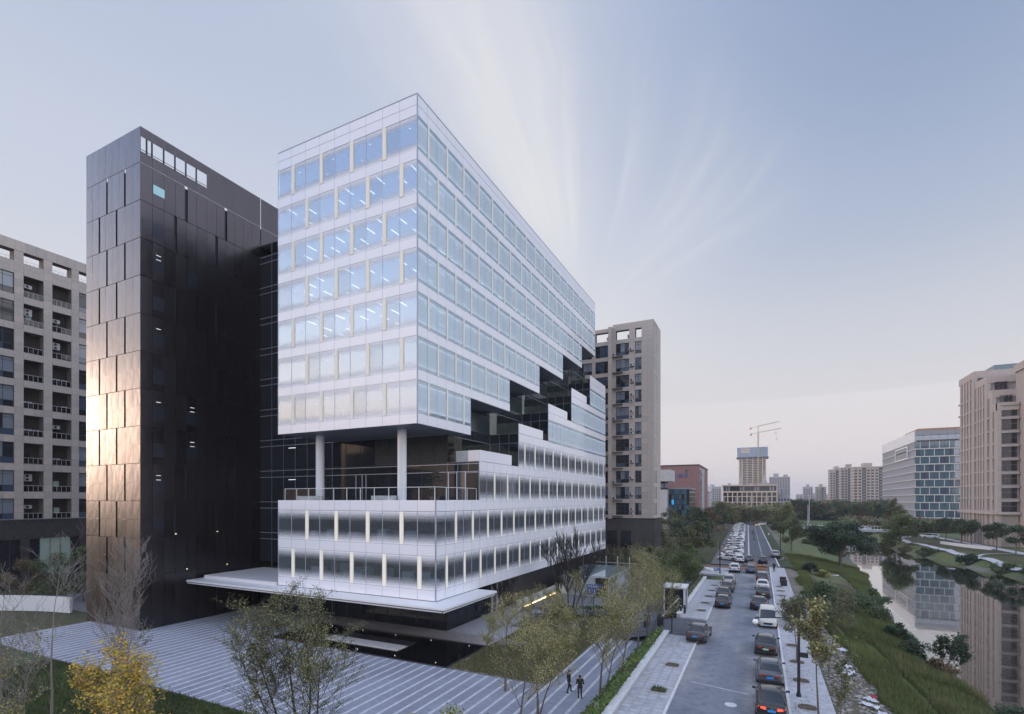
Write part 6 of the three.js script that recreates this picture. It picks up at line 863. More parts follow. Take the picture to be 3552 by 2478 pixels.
// ---------------------------------------------------------------- vehicles
const paint = (r, g, b, rough = 0.28, metal = 0.3) => P({ color: lin(r, g, b), roughness: rough, metalness: metal, clearcoat: 1, clearcoatRoughness: 0.05 });
Object.assign(mats, { carBlack: paint(0.012, 0.013, 0.017), carGrey: paint(0.10, 0.11, 0.13, 0.3, 0.5), carDark: paint(0.05, 0.05, 0.06, 0.3, 0.5), carWhite: paint(0.72, 0.72, 0.74, 0.35, 0), carSilver: paint(0.36, 0.38, 0.40, 0.3, 0.5), carPearl: paint(0.62, 0.60, 0.56, 0.35, 0), carBrown: paint(0.06, 0.035, 0.035, 0.3, 0.4), carBlue: paint(0.04, 0.06, 0.11, 0.3, 0.4), taxi: paint(0.55, 0.30, 0.03, 0.4, 0), carGlass: P({ color: lin(0.01, 0.013, 0.02), roughness: 0.03, clearcoat: 1, clearcoatRoughness: 0.02 }), tyre: M({ color: lin(0.014, 0.014, 0.015), roughness: 0.9 }), rim: M({ color: lin(0.35, 0.35, 0.37), roughness: 0.35, metalness: 0.8 }), tail: P({ color: lin(0.30, 0.012, 0.012), roughness: 0.15, clearcoat: 1 }), tailOn: P({ color: lin(0.5, 0.02, 0.015), emissive: lin(1, 0.07, 0.03), emissiveIntensity: 0.9, roughness: 0.2 }), headlamp: P({ color: lin(0.6, 0.62, 0.65), roughness: 0.08, clearcoat: 1 }), headOn: M({ color: white, emissive: lin(1, 0.75, 0.35), emissiveIntensity: 2.5 }), plateBlue: M({ color: lin(0.03, 0.28, 0.75), roughness: 0.4 }), plateGreen: M({ color: lin(0.45, 0.68, 0.50), roughness: 0.4 }), trim: M({ color: lin(0.015, 0.015, 0.017), roughness: 0.7 }), chrome: M({ color: lin(0.55, 0.55, 0.57), roughness: 0.2, metalness: 1 }) });
// a skin through rings of points; each station [z, half width, bottom, shoulder, top]
function loftCar(st, ring) {
  const n = 2 * ring[0].length, pos = [], idx = [], m = st.length;
  st.forEach((s, i) => { const R = ring[i]; const pts = [...R, ...R.slice().reverse().map(([x, y]) => [-x, y])]; for (const [x, y] of pts) pos.push(x, y, s); });
  for (let i = 0; i < m - 1; i++) for (let j = 0; j < n; j++) { const a = i * n + j, b = i * n + ((j + 1) % n), c = a + n, d = b + n; idx.push(a, b, c, b, d, c); }
  for (const [e, f] of [[0, 1], [m - 1, 0]]) for (let j = 1; j < n - 1; j++) { const o = e * n; f ? idx.push(o, o + j + 1, o + j) : idx.push(o, o + j, o + j + 1); }
  const g = new THREE.BufferGeometry(); g.setAttribute('position', new THREE.BufferAttribute(new Float32Array(pos), 3)); g.setIndex(idx); g.computeVertexNormals(); return g;
}
// shapes: lower body stations [z, half width, sill y, belt y]; cabin from belt to roof. Front is -z.
const CARS = {
  sedan: { L: 4.75, W: 0.91, body: [[-2.37, 0.62, 0.32, 0.62], [-2.25, 0.80, 0.24, 0.74], [-1.85, 0.885, 0.2, 0.82], [-1.2, 0.90, 0.18, 0.90], [-0.75, 0.91, 0.18, 0.95], [0.4, 0.91, 0.18, 0.97], [1.35, 0.91, 0.18, 1.0], [1.9, 0.895, 0.22, 1.01], [2.25, 0.83, 0.3, 0.99], [2.36, 0.72, 0.36, 0.9]], cab: [[-0.95, 0.78, 0.94], [-0.25, 0.60, 1.40], [0.25, 0.59, 1.45], [0.85, 0.585, 1.43], [1.20, 0.58, 1.36], [1.85, 0.74, 1.01]], wheels: [-1.45, 1.4], wr: 0.33 },
  suv: { L: 4.65, W: 0.93, body: [[-2.32, 0.66, 0.4, 0.80], [-2.2, 0.83, 0.3, 0.92], [-1.8, 0.90, 0.26, 1.0], [-1.1, 0.92, 0.25, 1.08], [0.4, 0.93, 0.25, 1.10], [1.6, 0.92, 0.26, 1.14], [2.15, 0.87, 0.34, 1.12], [2.31, 0.78, 0.42, 1.0]], cab: [[-1.0, 0.80, 1.07], [-0.35, 0.66, 1.60], [0.3, 0.655, 1.66], [1.3, 0.64, 1.64], [1.85, 0.62, 1.56], [2.2, 0.76, 1.12]], wheels: [-1.4, 1.4], wr: 0.37 },
  van: { L: 4.9, W: 0.92, body: [[-2.45, 0.66, 0.36, 0.78], [-2.3, 0.82, 0.26, 0.92], [-1.7, 0.9, 0.22, 1.04], [-1.2, 0.92, 0.2, 1.1], [0.4, 0.92, 0.2, 1.12], [2.1, 0.91, 0.22, 1.12], [2.4, 0.88, 0.32, 1.08]], cab: [[-1.75, 0.80, 1.03], [-0.75, 0.72, 1.68], [-0.1, 0.71, 1.78], [1.6, 0.70, 1.77], [2.2, 0.69, 1.70], [2.36, 0.76, 1.1]], wheels: [-1.5, 1.5], wr: 0.33 },
};
const carGeo = {};
function car(kind, mat, label, pos, turn, opt = {}) {
  const S = CARS[kind], t = thing(opt.name ?? (kind === 'van' ? 'parked_van' : 'parked_car'), label, kind === 'van' ? 'van' : 'car', pos, turn, opt.group), K = (carGeo[kind] ??= {});
  K.body ??= loftCar(S.body.map((b) => b[0]), S.body.map(([z, w, s, b]) => [[w * 0.86, s], [w * 0.98, s + 0.1], [w, s + (b - s) * 0.45], [w * 0.99, s + (b - s) * 0.78], [w * 0.93, b - 0.015], [w * 0.78, b + 0.012], [w * 0.35, b + 0.035]]));
  const base = (z) => { const B = S.body; for (let i = 1; i < B.length; i++) if (z <= B[i][0]) return lerp(B[i - 1][3], B[i][3], (z - B[i - 1][0]) / (B[i][0] - B[i - 1][0])); return B[B.length - 1][3]; };
  const bw = S.W * 0.88;
  K.cab ??= loftCar(S.cab.map((c) => c[0]), S.cab.map(([z, w, y], i) => { const b = base(z) - 0.03, k = i === 0 || i === S.cab.length - 1 ? 0 : 1; return [[bw * (k ? 1 : 0.96), b], [lerp(bw, w, 0.5), lerp(b, y, 0.55)], [w + 0.03, y - 0.05 * k - 0.005], [w - 0.06, y + 0.015 * k], [w * 0.4, y + 0.04 * k]]; }));
  part(t, 'body', K.body, mat); part(t, 'glass_cabin', K.cab, opt.glass ?? mats.carGlass);
  K.roof ??= (() => { const c = S.cab.slice(1, -1); return loftCar(c.map((q, i) => q[0] + (i === 0 ? -0.02 : i === c.length - 1 ? 0.03 : 0)), c.map(([z, w, y]) => [[w + 0.035, y - 0.06], [w + 0.02, y - 0.01], [w - 0.06, y + 0.03], [w * 0.4, y + 0.056]])); })();
  part(t, 'roof', K.roof, mat);
  K.pillars ??= (() => { const l = [], c = S.cab, n = c.length; for (const s of [-1, 1]) { l.push(bar([s * bw * 0.965, base(c[0][0]) - 0.02, c[0][0]], [s * (c[1][1] + 0.02), c[1][2] - 0.03, c[1][0]], 0.045, 0.04, 6), bar([s * bw * 0.965, base(c[n - 1][0]) - 0.02, c[n - 1][0]], [s * (c[n - 2][1] + 0.02), c[n - 2][2] - 0.03, c[n - 2][0]], 0.07, 0.05, 6)); const mz = (c[2][0] + c[3][0]) / 2 - 0.1; l.push(bar([s * bw * 1.01, base(mz) - 0.03, mz + 0.1], [s * (c[2][1] + 0.03), c[2][2] - 0.03, mz], 0.04, 0.04, 6)); } return l; })();
  if (!opt.small) for (const g of K.pillars) part(t, 'pillar', g, mat);
  K.wheel ??= (() => { const g = new THREE.CylinderGeometry(S.wr, S.wr, 0.2, 20); g.rotateZ(Math.PI / 2); return g; })(); K.rim ??= (() => { const g = new THREE.CylinderGeometry(S.wr * 0.62, S.wr * 0.58, 0.215, 12); g.rotateZ(Math.PI / 2); return g; })(); K.arch ??= (() => { const g = new THREE.TorusGeometry(S.wr * 1.06, 0.035, 6, 14, Math.PI); g.rotateY(Math.PI / 2); return g; })();
  for (const z of S.wheels) for (const s of [-1, 1]) { const w = new THREE.Group(); w.name = 'wheel'; w.position.set(s * (S.W - 0.1), S.wr, z); t.add(w); part(w, 'tyre', K.wheel, mats.tyre); part(w, 'rim', K.rim, mats.rim); const a = part(t, 'wheel_arch', K.arch, mats.trim); a.position.set(s * (S.W - 0.015), S.wr, z); }
  const rear = S.body[S.body.length - 1], front = S.body[0], rz = rear[0], fz = front[0];
  for (const s of [-1, 1]) {
    const m = part(t, 'mirror', K.mir ??= slab(0.22, 0.14, 0.1, 0.02), mat); m.position.set(s * (S.W + 0.09), base(S.cab[0][0]) + 0.12, S.cab[0][0] + 0.42);
    const tl = part(t, 'tail_light', K.tl ??= slab(kind === 'sedan' ? 0.46 : 0.26, kind === 'sedan' ? 0.13 : 0.26, 0.09, 0.02), opt.on ? mats.tailOn : mats.tail); tl.position.set(s * rear[1] * (kind === 'sedan' ? 0.74 : 0.88), rear[3] - (kind === 'sedan' ? 0.08 : 0.12), rz - 0.02); tl.rotation.y = s * 0.3;
    const hl = part(t, 'headlight', K.hl ??= slab(0.36, 0.12, 0.14, 0.02), opt.head ? mats.headOn : mats.headlamp); hl.position.set(s * front[1] * 0.92, front[3] - 0.03, fz + 0.08); hl.rotation.y = -s * 0.5;
    part(t, 'door_handle', K.hd ??= boxG(0.03, 0.03, 0.16), mats.chrome).position.set(s * (S.W * 0.985), base(0.2) - 0.16, 0.45);
  }
  const pl = opt.plate === 'green' ? mats.plateGreen : mats.plateBlue, pg = (K.pl ??= boxG(0.44, 0.14, 0.02)); part(t, 'number_plate', pg, pl).position.set(0, (rear[2] + rear[3]) / 2 + 0.05, rz + 0.03); part(t, 'number_plate', pg, pl).position.set(0, 0.5, fz - 0.02);
  part(t, 'rear_bumper', K.rb ??= slab(rear[1] * 2.1, 0.2, 0.16, 0.04), mats.trim).position.set(0, rear[2] + 0.04, rz - 0.05); part(t, 'front_grille', K.fg ??= slab(front[1] * 1.3, 0.2, 0.08, 0.03), mats.trim).position.set(0, 0.56, fz + 0.005); part(t, 'chrome_strip', K.cs ??= boxG(rear[1] * 1.4, 0.025, 0.03), mats.chrome).position.set(0, rear[3] - 0.17, rz + 0.02);
  part(t, 'badge', K.bd ??= cyl(0.05, 0.05, 0.02, 0, 0, 0, 10).rotateX(Math.PI / 2), mats.chrome).position.set(0, rear[3] - 0.09, rz + 0.01);
  return t;
}
const A0 = Math.PI * 0;
const zc = (rearZ, kind) => rearZ - CARS[kind].L / 2;                                    // rear end given, front away from the lens
car('sedan', mats.carBlack, 'black sedan with glowing red tail lights, nearest car at the bottom edge', [0.62, 0, zc(-34.5, 'sedan')], 0.0, { on: 1 });
car('sedan', mats.carGrey, 'mid-grey sedan, second car from the bottom in the right row', [0.62, 0, zc(-40.9, 'sedan')], 0.01);
car('sedan', mats.carBlack, 'black sedan with a pale green plate, third car from the bottom in the right row', [0.45, 0, zc(-48.6, 'sedan')], -0.01, { plate: 'green' });
car('van', mats.carPearl, 'cream white van facing the lens in the right row', [0.72, 0, -59.3 - 2.45], Math.PI + 0.0);
car('sedan', mats.carBlack, 'black sedan slewed out of line behind the white van', [-0.1, 0, zc(-68.4, 'sedan')], -0.09);
car('sedan', mats.carBlack, 'black sedan with green plate, just before the white sedan in the right row', [0.35, 0, zc(-77, 'sedan')], 0.01, { plate: 'green' });
car('sedan', mats.carWhite, 'white sedan in the right row between two dark cars', [0.3, 0, zc(-83.8, 'sedan')], 0);
car('suv', mats.carDark, 'dark off-road car furthest away in the right row', [0.25, 0, zc(-91.5, 'suv')], 0.01);
car('sedan', mats.carDark, 'dark grey sedan half up on the left pavement beside the side street', [-5.35, 0.08, zc(-49.9, 'sedan')], -0.06);
car('sedan', mats.carBlack, 'black sedan with blue plate, nearest in the left row', [-4.25, 0, zc(-67.6, 'sedan')], 0);
car('sedan', mats.carBlack, 'dark sedan second in the left row, wheels on the kerb', [-4.55, 0.02, zc(-73.6, 'sedan')], 0.01);
car('sedan', mats.carBrown, 'dark brown sedan third in the left row', [-4.4, 0, zc(-79.6, 'sedan')], -0.01);
car('suv', mats.carSilver, 'silver-grey off-road car furthest away in the left row', [-4.5, 0, zc(-86, 'suv')], 0.01);
car('suv', mats.carWhite, 'white off-road car standing before the dug-up strip, left lane', [-4.3, 0, zc(-102, 'suv')], 0);
car('sedan', mats.carBlue, 'dark blue saloon before the dug-up strip, right of the white off-road car', [-1.5, 0, zc(-102, 'sedan')], 0);
car('suv', mats.carWhite, 'white off-road car just past the dug-up strip, first of the far row', [-4.0, 0, -120.5], 0.02);
car('sedan', mats.carWhite, 'white sedan turned slantwise at the head of the far row', [-6.4, 0, -123.4], 1.2);
car('sedan', mats.carBlack, 'black saloon driving off on the far road past the dug-up strip', [0.55, 0, -121.5], 0);
car('sedan', mats.carDark, 'dark saloon parked beside the white car just past the dug-up strip', [-2.3, 0, -122.5], 0);
car('suv', mats.carSilver, 'silver off-road car parked on the right edge of the far road', [3.2, 0, -135], 0.02);
{ const p = farXZ(1.2, -176); car('sedan', mats.taxi, 'orange-yellow car with lit headlights at the end of the far road', [p[0], 0, p[1]], Math.PI, { head: 1, name: 'driving_car' }); }
{ const p = farXZ(3.5, -186); car('van', mats.carPearl, 'pale van crossing at the end of the far road', [p[0], 0, p[1]], 1.45, { name: 'driving_van' }); }
{ const p = farXZ(-1.5, -188.5); car('van', mats.carDark, 'dark van crossing at the end of the far road, left of the orange car', [p[0], 0, p[1]], 1.57, { name: 'driving_van' }); }
{ // row of cars standing side by side along the far road
  const r = rng(200), lab = { carWhite: 'white car in the long row standing side by side along the far road', carSilver: 'silver car in the long row standing side by side along the far road', carDark: 'dark car in the long row standing side by side along the far road' }, proto = {};
  for (let i = 0; i < 62; i++) {
    const k = r(), m = k < 0.74 ? 'carWhite' : k < 0.88 ? 'carSilver' : 'carDark', kind = r() < 0.3 ? 'suv' : 'sedan', id = m + kind, p = farXZ(-6.7 + (r() - 0.5) * 0.5, -12.5 - i * 2.72), turn = (r() < 0.5 ? 1 : -1) * Math.PI / 2 + 0.3 + (r() - 0.5) * 0.06, grp = lab[m].replace(' car in', ' cars in');
    if (!proto[id]) proto[id] = car(kind, mats[m], lab[m], [p[0], -0.004, p[1]], turn, { group: grp, small: 1 }); else copyOf(proto[id], [p[0], -0.004, p[1]], turn, lab[m]);
  }
}
// ---------------------------------------------------------------- street furniture
function lamp(label, x, z, y, dir, h = 5.6, arm = 2.65) {
  const t = thing('street_lamp', label, 'street lamp', [x, y, z], dir);
  part(t, 'pole', [cyl(0.1, 0.08, h, 0, 0, 0, 12), cyl(0.16, 0.14, 0.25, 0, 0, 0, 12)], mats.darkMetal); part(t, 'arm', [bar([0, h - 0.25, 0], [-arm, h - 0.5, 0], 0.045, 0.035, 8), bar([-arm, h - 0.5, 0], [-arm, h - 0.62, 0], 0.03, 0.03, 6)], mats.darkMetal);
  const g = new THREE.SphereGeometry(0.2, 18, 12); part(t, 'lamp_globe', g, mats._globe ??= P({ color: lin(0.85, 0.85, 0.86), roughness: 0.25 })).position.set(-arm, h - 0.78, 0); part(t, 'lamp_cap', cyl(0.12, 0.05, 0.1, -arm, h - 0.66, 0, 12), mats.darkMetal); return t;
}
const l1 = lamp('black street lamp with a white globe reaching over the road, right pavement near the bottom', 2.35, -39.5, 0.14, 0); part(l1, 'control_box', box(0.1, 0.55, 2.7, 3.0, -0.12, 0.12), mats.darkMetal);
lamp('black street lamp at the left pavement beside the dug-up strip', -6.6, -99.7, 0.13, Math.PI); lamp('black street lamp on the right of the far road, near the silver car', 4.6, -146, -0.1, 0); lamp('dark slim post lamp halfway along the car row', -1.9, -190, 0, Math.PI, 6, 1.6);
for (const [x, z, h, l] of [[28, -372, 17, 'tall pale mast rising from the dark tree belt, left of the glass office'], [8, -340, 13, 'thin pale mast over the trees right of the cream office'], [22, -300, 11, 'thin pale mast near the white bridge']]) { const t = thing('mast', l, 'lamp mast', [x, -0.5, z]); part(t, 'pole', cyl(0.22, 0.12, h, 0, 0, 0, 8), mats.frameGrey); part(t, 'lamp_ring', cyl(0.5, 0.5, 0.25, 0, h, 0, 10), mats.frameGrey); }
{ const t = thing('street_lamp', 'short garden lamp with a white globe on the left lawn', 'lamp', [-71.5, PY, -38.5]); part(t, 'pole', cyl(0.05, 0.05, 3.4, 0, 0, 0, 8), mats.darkMetal); part(t, 'lamp_globe', new THREE.SphereGeometry(0.2, 14, 10), mats._globe).position.set(0, 3.55, 0); }
{ // pipe rack / green steel frame across the yard
  const t = thing('steel_fence', 'long low dark green steel rail on pale posts behind the ramp shelter', 'fence', [0, PY, -97.5]); for (const y of [3.65, 2.3]) part(t, 'rail', box(-30, -11, y, y + (y > 3 ? 0.22 : 0.12), -0.1, 0.1), y > 3 ? mats._green ??= M({ color: lin(0.03, 0.06, 0.05), roughness: 0.6 }) : mats.frameGrey); for (let i = 0; i < 9; i++) part(t, 'post', box(-29.6 + i * 2.3, -29.42 + i * 2.3, 0, 3.64, -0.08, 0.08), mats.whiteMetal);
}
{ // glazed ramp shelter
  const t = thing('ramp_shelter', 'glass-roofed car park ramp shelter with a dark opening, beside the white building', 'shelter', [0, PY, 0]), x0 = -28.2, x1 = -20.1, z0 = -88, z1 = -74.2, h = 3.05;
  const rg = mats._roofglass ??= P({ color: lin(0.40, 0.50, 0.54), roughness: 0.12, clearcoat: 1 }); for (let i = 0; i < 4; i++) for (let k = 0; k < 6; k++) { const w = (x1 - x0) / 4, d = (z1 - z0) / 6; put(t, 'roof_pane', boxG(+(w - 0.06).toFixed(2), 0.05, +(d - 0.06).toFixed(2)), rg, x0 + w * (i + 0.5), h, z0 + d * (k + 0.5)); }
  part(t, 'roof_frame', [box(x0, x1, h - 0.2, h - 0.06, z1 - 0.15, z1), box(x0, x1, h - 0.2, h - 0.06, z0, z0 + 0.15), box(x0, x0 + 0.15, h - 0.2, h - 0.06, z0 + 0.15, z1 - 0.15), box(x1 - 0.15, x1, h - 0.2, h - 0.06, z0 + 0.15, z1 - 0.15)], mats.whiteMetal);
  for (let i = 0; i < 3; i++) put(t, 'wall_panel', boxG(1.86, h - 0.25, 0.06), mats._frost ??= P({ color: lin(0.52, 0.57, 0.60), roughness: 0.25, clearcoat: 0.5 }), x0 + 0.95 + i * 1.9, (h - 0.25) / 2, z1 - 0.05);
  part(t, 'ramp_opening', box(x0 + 5.75, x1 - 0.25, 0.02, h - 0.22, z1 - 6, z1 - 0.4), mats.room); for (let i = 0; i < 7; i++) put(t, 'side_pane', boxG(0.05, h - 0.3, 1.88), mats._frost, x1 - 0.05, (h - 0.3) / 2, z1 - 1.0 - i * 1.94); part(t, 'opening_frame', [box(x1 - 0.3, x1 - 0.08, 0, h - 0.21, z1 - 0.35, z1 - 0.02), box(x0 + 5.6, x0 + 5.74, 0, h - 0.21, z1 - 0.35, z1 - 0.02)], mats.whiteMetal);
}
{ // blue direction boards on a post
  const t = thing('direction_sign', 'blue car park sign boards on a dark post before the ramp shelter', 'sign', [-20.9, PY, -68.5], 0.15); part(t, 'post', cyl(0.06, 0.06, 2.4, 0, 0, 0, 8), mats.darkMetal); part(t, 'board', slab(2.0, 0.5, 0.08, 0.01).translate(0, 2.55, 0.02), mats.blue); part(t, 'board', slab(1.35, 0.9, 0.08, 0.01).translate(-0.25, 1.82, 0.02), mats.blue); part(t, 'pictogram', [box(-0.75, -0.05, 2.0, 2.05, 0.065, 0.075), box(-0.6, -0.5, 1.6, 2.0, 0.065, 0.075), box(0.1, 0.2, 1.5, 2.1, 0.065, 0.075), box(-0.2, 0.25, 1.46, 1.52, 0.065, 0.074)], mats.whiteMetal); part(t, 'letters', [0, 1, 2, 3].map((i) => box(-0.75 + i * 0.34, -0.55 + i * 0.34, 2.46, 2.64, 0.065, 0.075)), mats.whiteMetal);
}
{ // white railing with a warm light line at its foot along the ramp
  const t = thing('lit_fence', 'white slatted fence with a warm glowing light line at its foot, beside the ramp', 'fence', [-28.9, PY, 0]); const n = 30; for (let i = 0; i < n; i++) put(t, 'fence_slat', boxG(0.06, 1.1, 0.30), mats.whiteMetal, 0, 0.66, -61.2 - (i + 0.5) * 13.4 / n); part(t, 'rail', box(-0.03, 0.03, 1.22, 1.28, -74.6, -61.1), mats.whiteMetal); part(t, 'led_strip_light', box(0.04, 0.07, 0.03, 0.09, -74.5, -61.2), mats.ledWarm); part(t, 'end_post', box(-0.15, 0.15, 0, 1.3, -61.1, -60.7), mats.whiteMetal);
  const l = new THREE.RectAreaLight(new THREE.Color(1, 0.72, 0.3), 6, 13, 0.12); l.position.set(0.12, 0.1, -67.8); l.lookAt(1.2, -0.9 + PY, -67.8); l.rotation.set(-0.5, Math.PI / 2, 0, 'YXZ'); t.add(l);
  const b = thing('stone_planter', 'pile of pale stones and boxes at the end of the lit fence', 'planter', [-28.6, PY, -59.6]); const r = rng(8); const list = []; for (let i = 0; i < 6; i++) { const g = new THREE.DodecahedronGeometry(0.22 + r() * 0.16, 0); g.scale(1, 0.8, 1); g.translate((r() - 0.5) * 1.4, 0.2, (r() - 0.5) * 0.9); list.push(g); } part(b, 'stones', list, mats.strip); part(b, 'bin', slab(0.4, 0.7, 0.4, 0.02).translate(0.8, 0.35, -0.2), mats.greyMetal);
}
{ // gatehouse and barrier
  const t = thing('gatehouse', 'small dark glass gatehouse with a white frame at the side street', 'gatehouse', [-9.3, -0.02, -64.6]); part(t, 'floor', box(-1.2, 1.2, -1.1, 0.1, -1.3, 1.3), mats.concrete); part(t, 'roof', slab(2.7, 0.22, 2.9, 0.03).translate(0, 3.0, 0), mats.whiteMetal); part(t, 'frame', [box(1.05, 1.25, 0.1, 2.89, 1.05, 1.25), box(-1.25, -1.12, 0.1, 2.89, 1.12, 1.25), box(1.05, 1.25, 0.1, 2.89, -1.25, -1.05), box(-1.25, -1.12, 0.1, 2.89, -1.25, -1.12)], mats.whiteMetal);
  for (let i = 0; i < 3; i++) put(t, 'window_pane', boxG(0.68, 2.76, 0.05), mats.winDark, -0.76 + i * 0.72, 1.49, 1.2); for (let i = 0; i < 3; i++) put(t, 'window_pane', boxG(0.05, 2.76, 0.66), mats.winDark, 1.17, 1.49, -0.72 + i * 0.7); part(t, 'rear_wall', box(-1.2, 1.04, 0.1, 2.88, -1.22, -1.1), mats.darkMetal); part(t, 'side_wall', box(-1.2, -1.13, 0.1, 2.88, -1.1, 1.1), mats.darkMetal);
  for (const [x, z, l] of [[-10.9, -54.6, 'black ticket pillar of the barrier, left one'], [-9.7, -55.6, 'black ticket pillar of the barrier, beside the raised boom']]) { const p = thing('ticket_pillar', l, 'ticket machine', [x, -0.02, z]); part(p, 'casing', slab(0.42, 1.35, 0.38, 0.03).translate(0, 0.67, 0), mats.darkMetal); part(p, 'screen_panel', boxG(0.24, 0.22, 0.02), mats.winBlue).position.set(0, 1.05, 0.2); }
  const b = thing('barrier_boom', 'white barrier boom slanting upwards from the ticket pillar', 'barrier', [-9.5, -0.02, -55.9]); part(b, 'motor_box', slab(0.35, 1.0, 0.35, 0.03).translate(0, 0.5, 0), mats.darkMetal); part(b, 'boom', bar([0, 0.95, 0], [0.9, 2.0, -6.3], 0.045, 0.035, 6), mats.whiteMetal);
  for (const [x, z] of [[-8.7, -62.4], [-8.0, -62.6], [-8.35, -62.0]]) { const p = thing('bollard', 'black bollard standing in front of the gatehouse', 'bollard', [x, 0, z], 0, 'black bollards before the gatehouse'); part(p, 'post', cyl(0.12, 0.12, 1.1, 0, 0, 0, 12), mats.darkMetal); part(p, 'cap', cyl(0.13, 0.1, 0.06, 0, 1.1, 0, 12), mats.greyMetal); }
  const p = thing('camera_post', 'dark camera post at the corner of pavement and side street', 'camera post', [-8.0, 0.1, -52.9]); part(p, 'post', cyl(0.06, 0.06, 1.7, 0, 0, 0, 8), mats.darkMetal); part(p, 'camera_head', slab(0.16, 0.16, 0.34, 0.02).translate(0.1, 1.72, 0), mats.darkMetal);
  const s = thing('rope_line', 'white rope strung along the shrub strip beside the pavement', 'rope', [0, PY, 0]); const pts = []; for (let i = 0; i <= 12; i++) pts.push(new THREE.Vector3(-9.35 + (i % 2) * 0.15, 1.6 + (i % 2 ? -0.12 : 0.1), -27 - i * 2.1)); part(s, 'rope', new THREE.TubeGeometry(new THREE.CatmullRomCurve3(pts), 60, 0.013, 5), mats.whiteMetal);
}
{ // red hydrant, thin stakes with lines round the lawn
  const h = thing('fire_hydrant', 'red fire hydrant among the green shrubs beside the path', 'hydrant', [-9.9, PY + 0.25, -35.3]); part(h, 'body', [cyl(0.11, 0.11, 0.62, 0, 0, 0, 12), cyl(0.15, 0.06, 0.16, 0, 0.62, 0, 12), bar([-0.2, 0.48, 0], [0.2, 0.48, 0], 0.06, 0.06, 8)], mats.red);
  const stakes = [[-24.3, -47.2], [-24.3, -49.5], [-24.25, -51.8], [-24.3, -54], [-24.3, -56], [-24.3, -45.2], [-23.4, -37.3], [-21.8, -37.1], [-23.2, -39.6], [-18.9, -37.3]]; let i = 0; for (const [x, z] of stakes) { const s = thing('stake', 'thin stake carrying a line along the edge of the lawn', 'stake', [x, PY, z], 0, 'thin stakes round the lawn'); part(s, 'rod', cyl(0.022, 0.018, 1.25, 0, 0, 0, 6), mats.barkDark); i++; }
  const sp = thing('stake', 'stout post leaning beside the light forecourt edge', 'stake', [-24.5, PY, -53.1]); part(sp, 'rod', bar([0, 0, 0], [-0.05, 1.5, 0], 0.05, 0.045, 8), mats.barkDark);
}
{ // dug-up strip: orange barriers, boards, wire fence
  for (const [x, z, l] of [[0.2, -108.8, 'orange barrier at the right end of the dug-up strip'], [-0.9, -109.6, 'orange barrier beside the black saloon at the dug-up strip']]) { const t = thing('road_barrier', l, 'barrier', [x, 0.02, z]); part(t, 'rail', [box(-0.75, 0.75, 0.8, 0.95, -0.03, 0.03), box(-0.75, 0.75, 0.35, 0.5, -0.03, 0.03)], mats.orange); part(t, 'leg', [box(-0.7, -0.64, 0, 0.96, -0.25, 0.25), box(0.64, 0.7, 0, 0.96, -0.25, 0.25)], mats.orange); }
  const b = thing('wooden_board', 'pale wooden board standing by the black saloon past the dug-up strip', 'board', [-1.4, 0.02, -113.2]); part(b, 'panel', slab(1.5, 1.0, 0.06, 0.01).translate(0, 0.55, 0), mats.sandstoneB); part(b, 'strut', bar([0.4, 0, -0.5], [0.4, 0.9, -0.02], 0.03, 0.03, 5), mats.bark);
  const w = thing('wire_fence', 'light wire panel fence at the right of the dug-up strip', 'fence', [1.2, 0.05, -110]); const l = []; for (let i = 0; i <= 8; i++) l.push(bar([i * 0.2, 0, 0], [i * 0.2, 1.5, 0], 0.015, 0.015, 4)); for (let i = 0; i <= 6; i++) l.push(bar([0, i * 0.25, 0], [1.6, i * 0.25, 0], 0.012, 0.012, 4)); part(w, 'mesh', l, mats.frameGrey);
  for (const [x, z, l] of [[3.3, -93, 'black bin on the right pavement, further from the lens'], [3.3, -89.5, 'black bin on the right pavement, nearer the lens']]) { const t = thing('bin', l, 'bin', [x, 0.14, z]); part(t, 'body', slab(0.9, 0.8, 0.6, 0.04).translate(0, 0.4, 0), mats.darkMetal); part(t, 'lid', slab(0.95, 0.08, 0.65, 0.02).translate(0, 0.85, 0), mats.trim); }
  const r = rng(5); for (const [x, z, l] of [[-8.2, -103.5, 'heap of white and blue rubbish bags on the left pavement by the lamp']]) { const t = thing('rubbish_heap', l, 'rubbish'), cols = [mats.whiteMetal, mats.blue, mats.greyMetal]; for (let i = 0; i < 9; i++) { const g = new THREE.IcosahedronGeometry(0.3 + r() * 0.25, 1); const p = g.attributes.position; for (let k = 0; k < p.count; k++) p.setXYZ(k, p.getX(k) * (0.85 + 0.3 * hash(Math.round(p.getX(k) * 50), i)), p.getY(k) * 0.75, p.getZ(k) * (0.85 + 0.3 * hash(Math.round(p.getZ(k) * 50), i))); g.computeVertexNormals(); part(t, 'bag', g, cols[i % 5 === 0 ? 1 : i % 3 === 0 ? 2 : 0]).position.set(x + (r() - 0.5) * 2.2, 0.3, z + (r() - 0.5) * 3); } }
  const mh = thing('manhole_cover', 'round pale manhole cover in the road at the bottom', 'manhole cover', [-1.75, 0.006, -36.3]); part(mh, 'disc', cyl(0.36, 0.36, 0.012, 0, 0, 0, 24), mats.strip); part(mh, 'ring', new THREE.TorusGeometry(0.38, 0.02, 6, 28).rotateX(Math.PI / 2), mats.concrete);
  const cr = thing('road_seam', 'pale sealed seam running slantwise across the near road', 'road seam', [0, 0.004, 0]); const sg = []; for (let i = 0; i < 12; i++) { const x = -4.6 + i * 0.32; sg.push(box(x, x + 0.33, 0, 0.004, -39.6 + i * 0.07 - 0.03 - 0.02 * r(), -39.6 + i * 0.07 + 0.03)); } part(cr, 'sealant', sg, mats.strip);
}
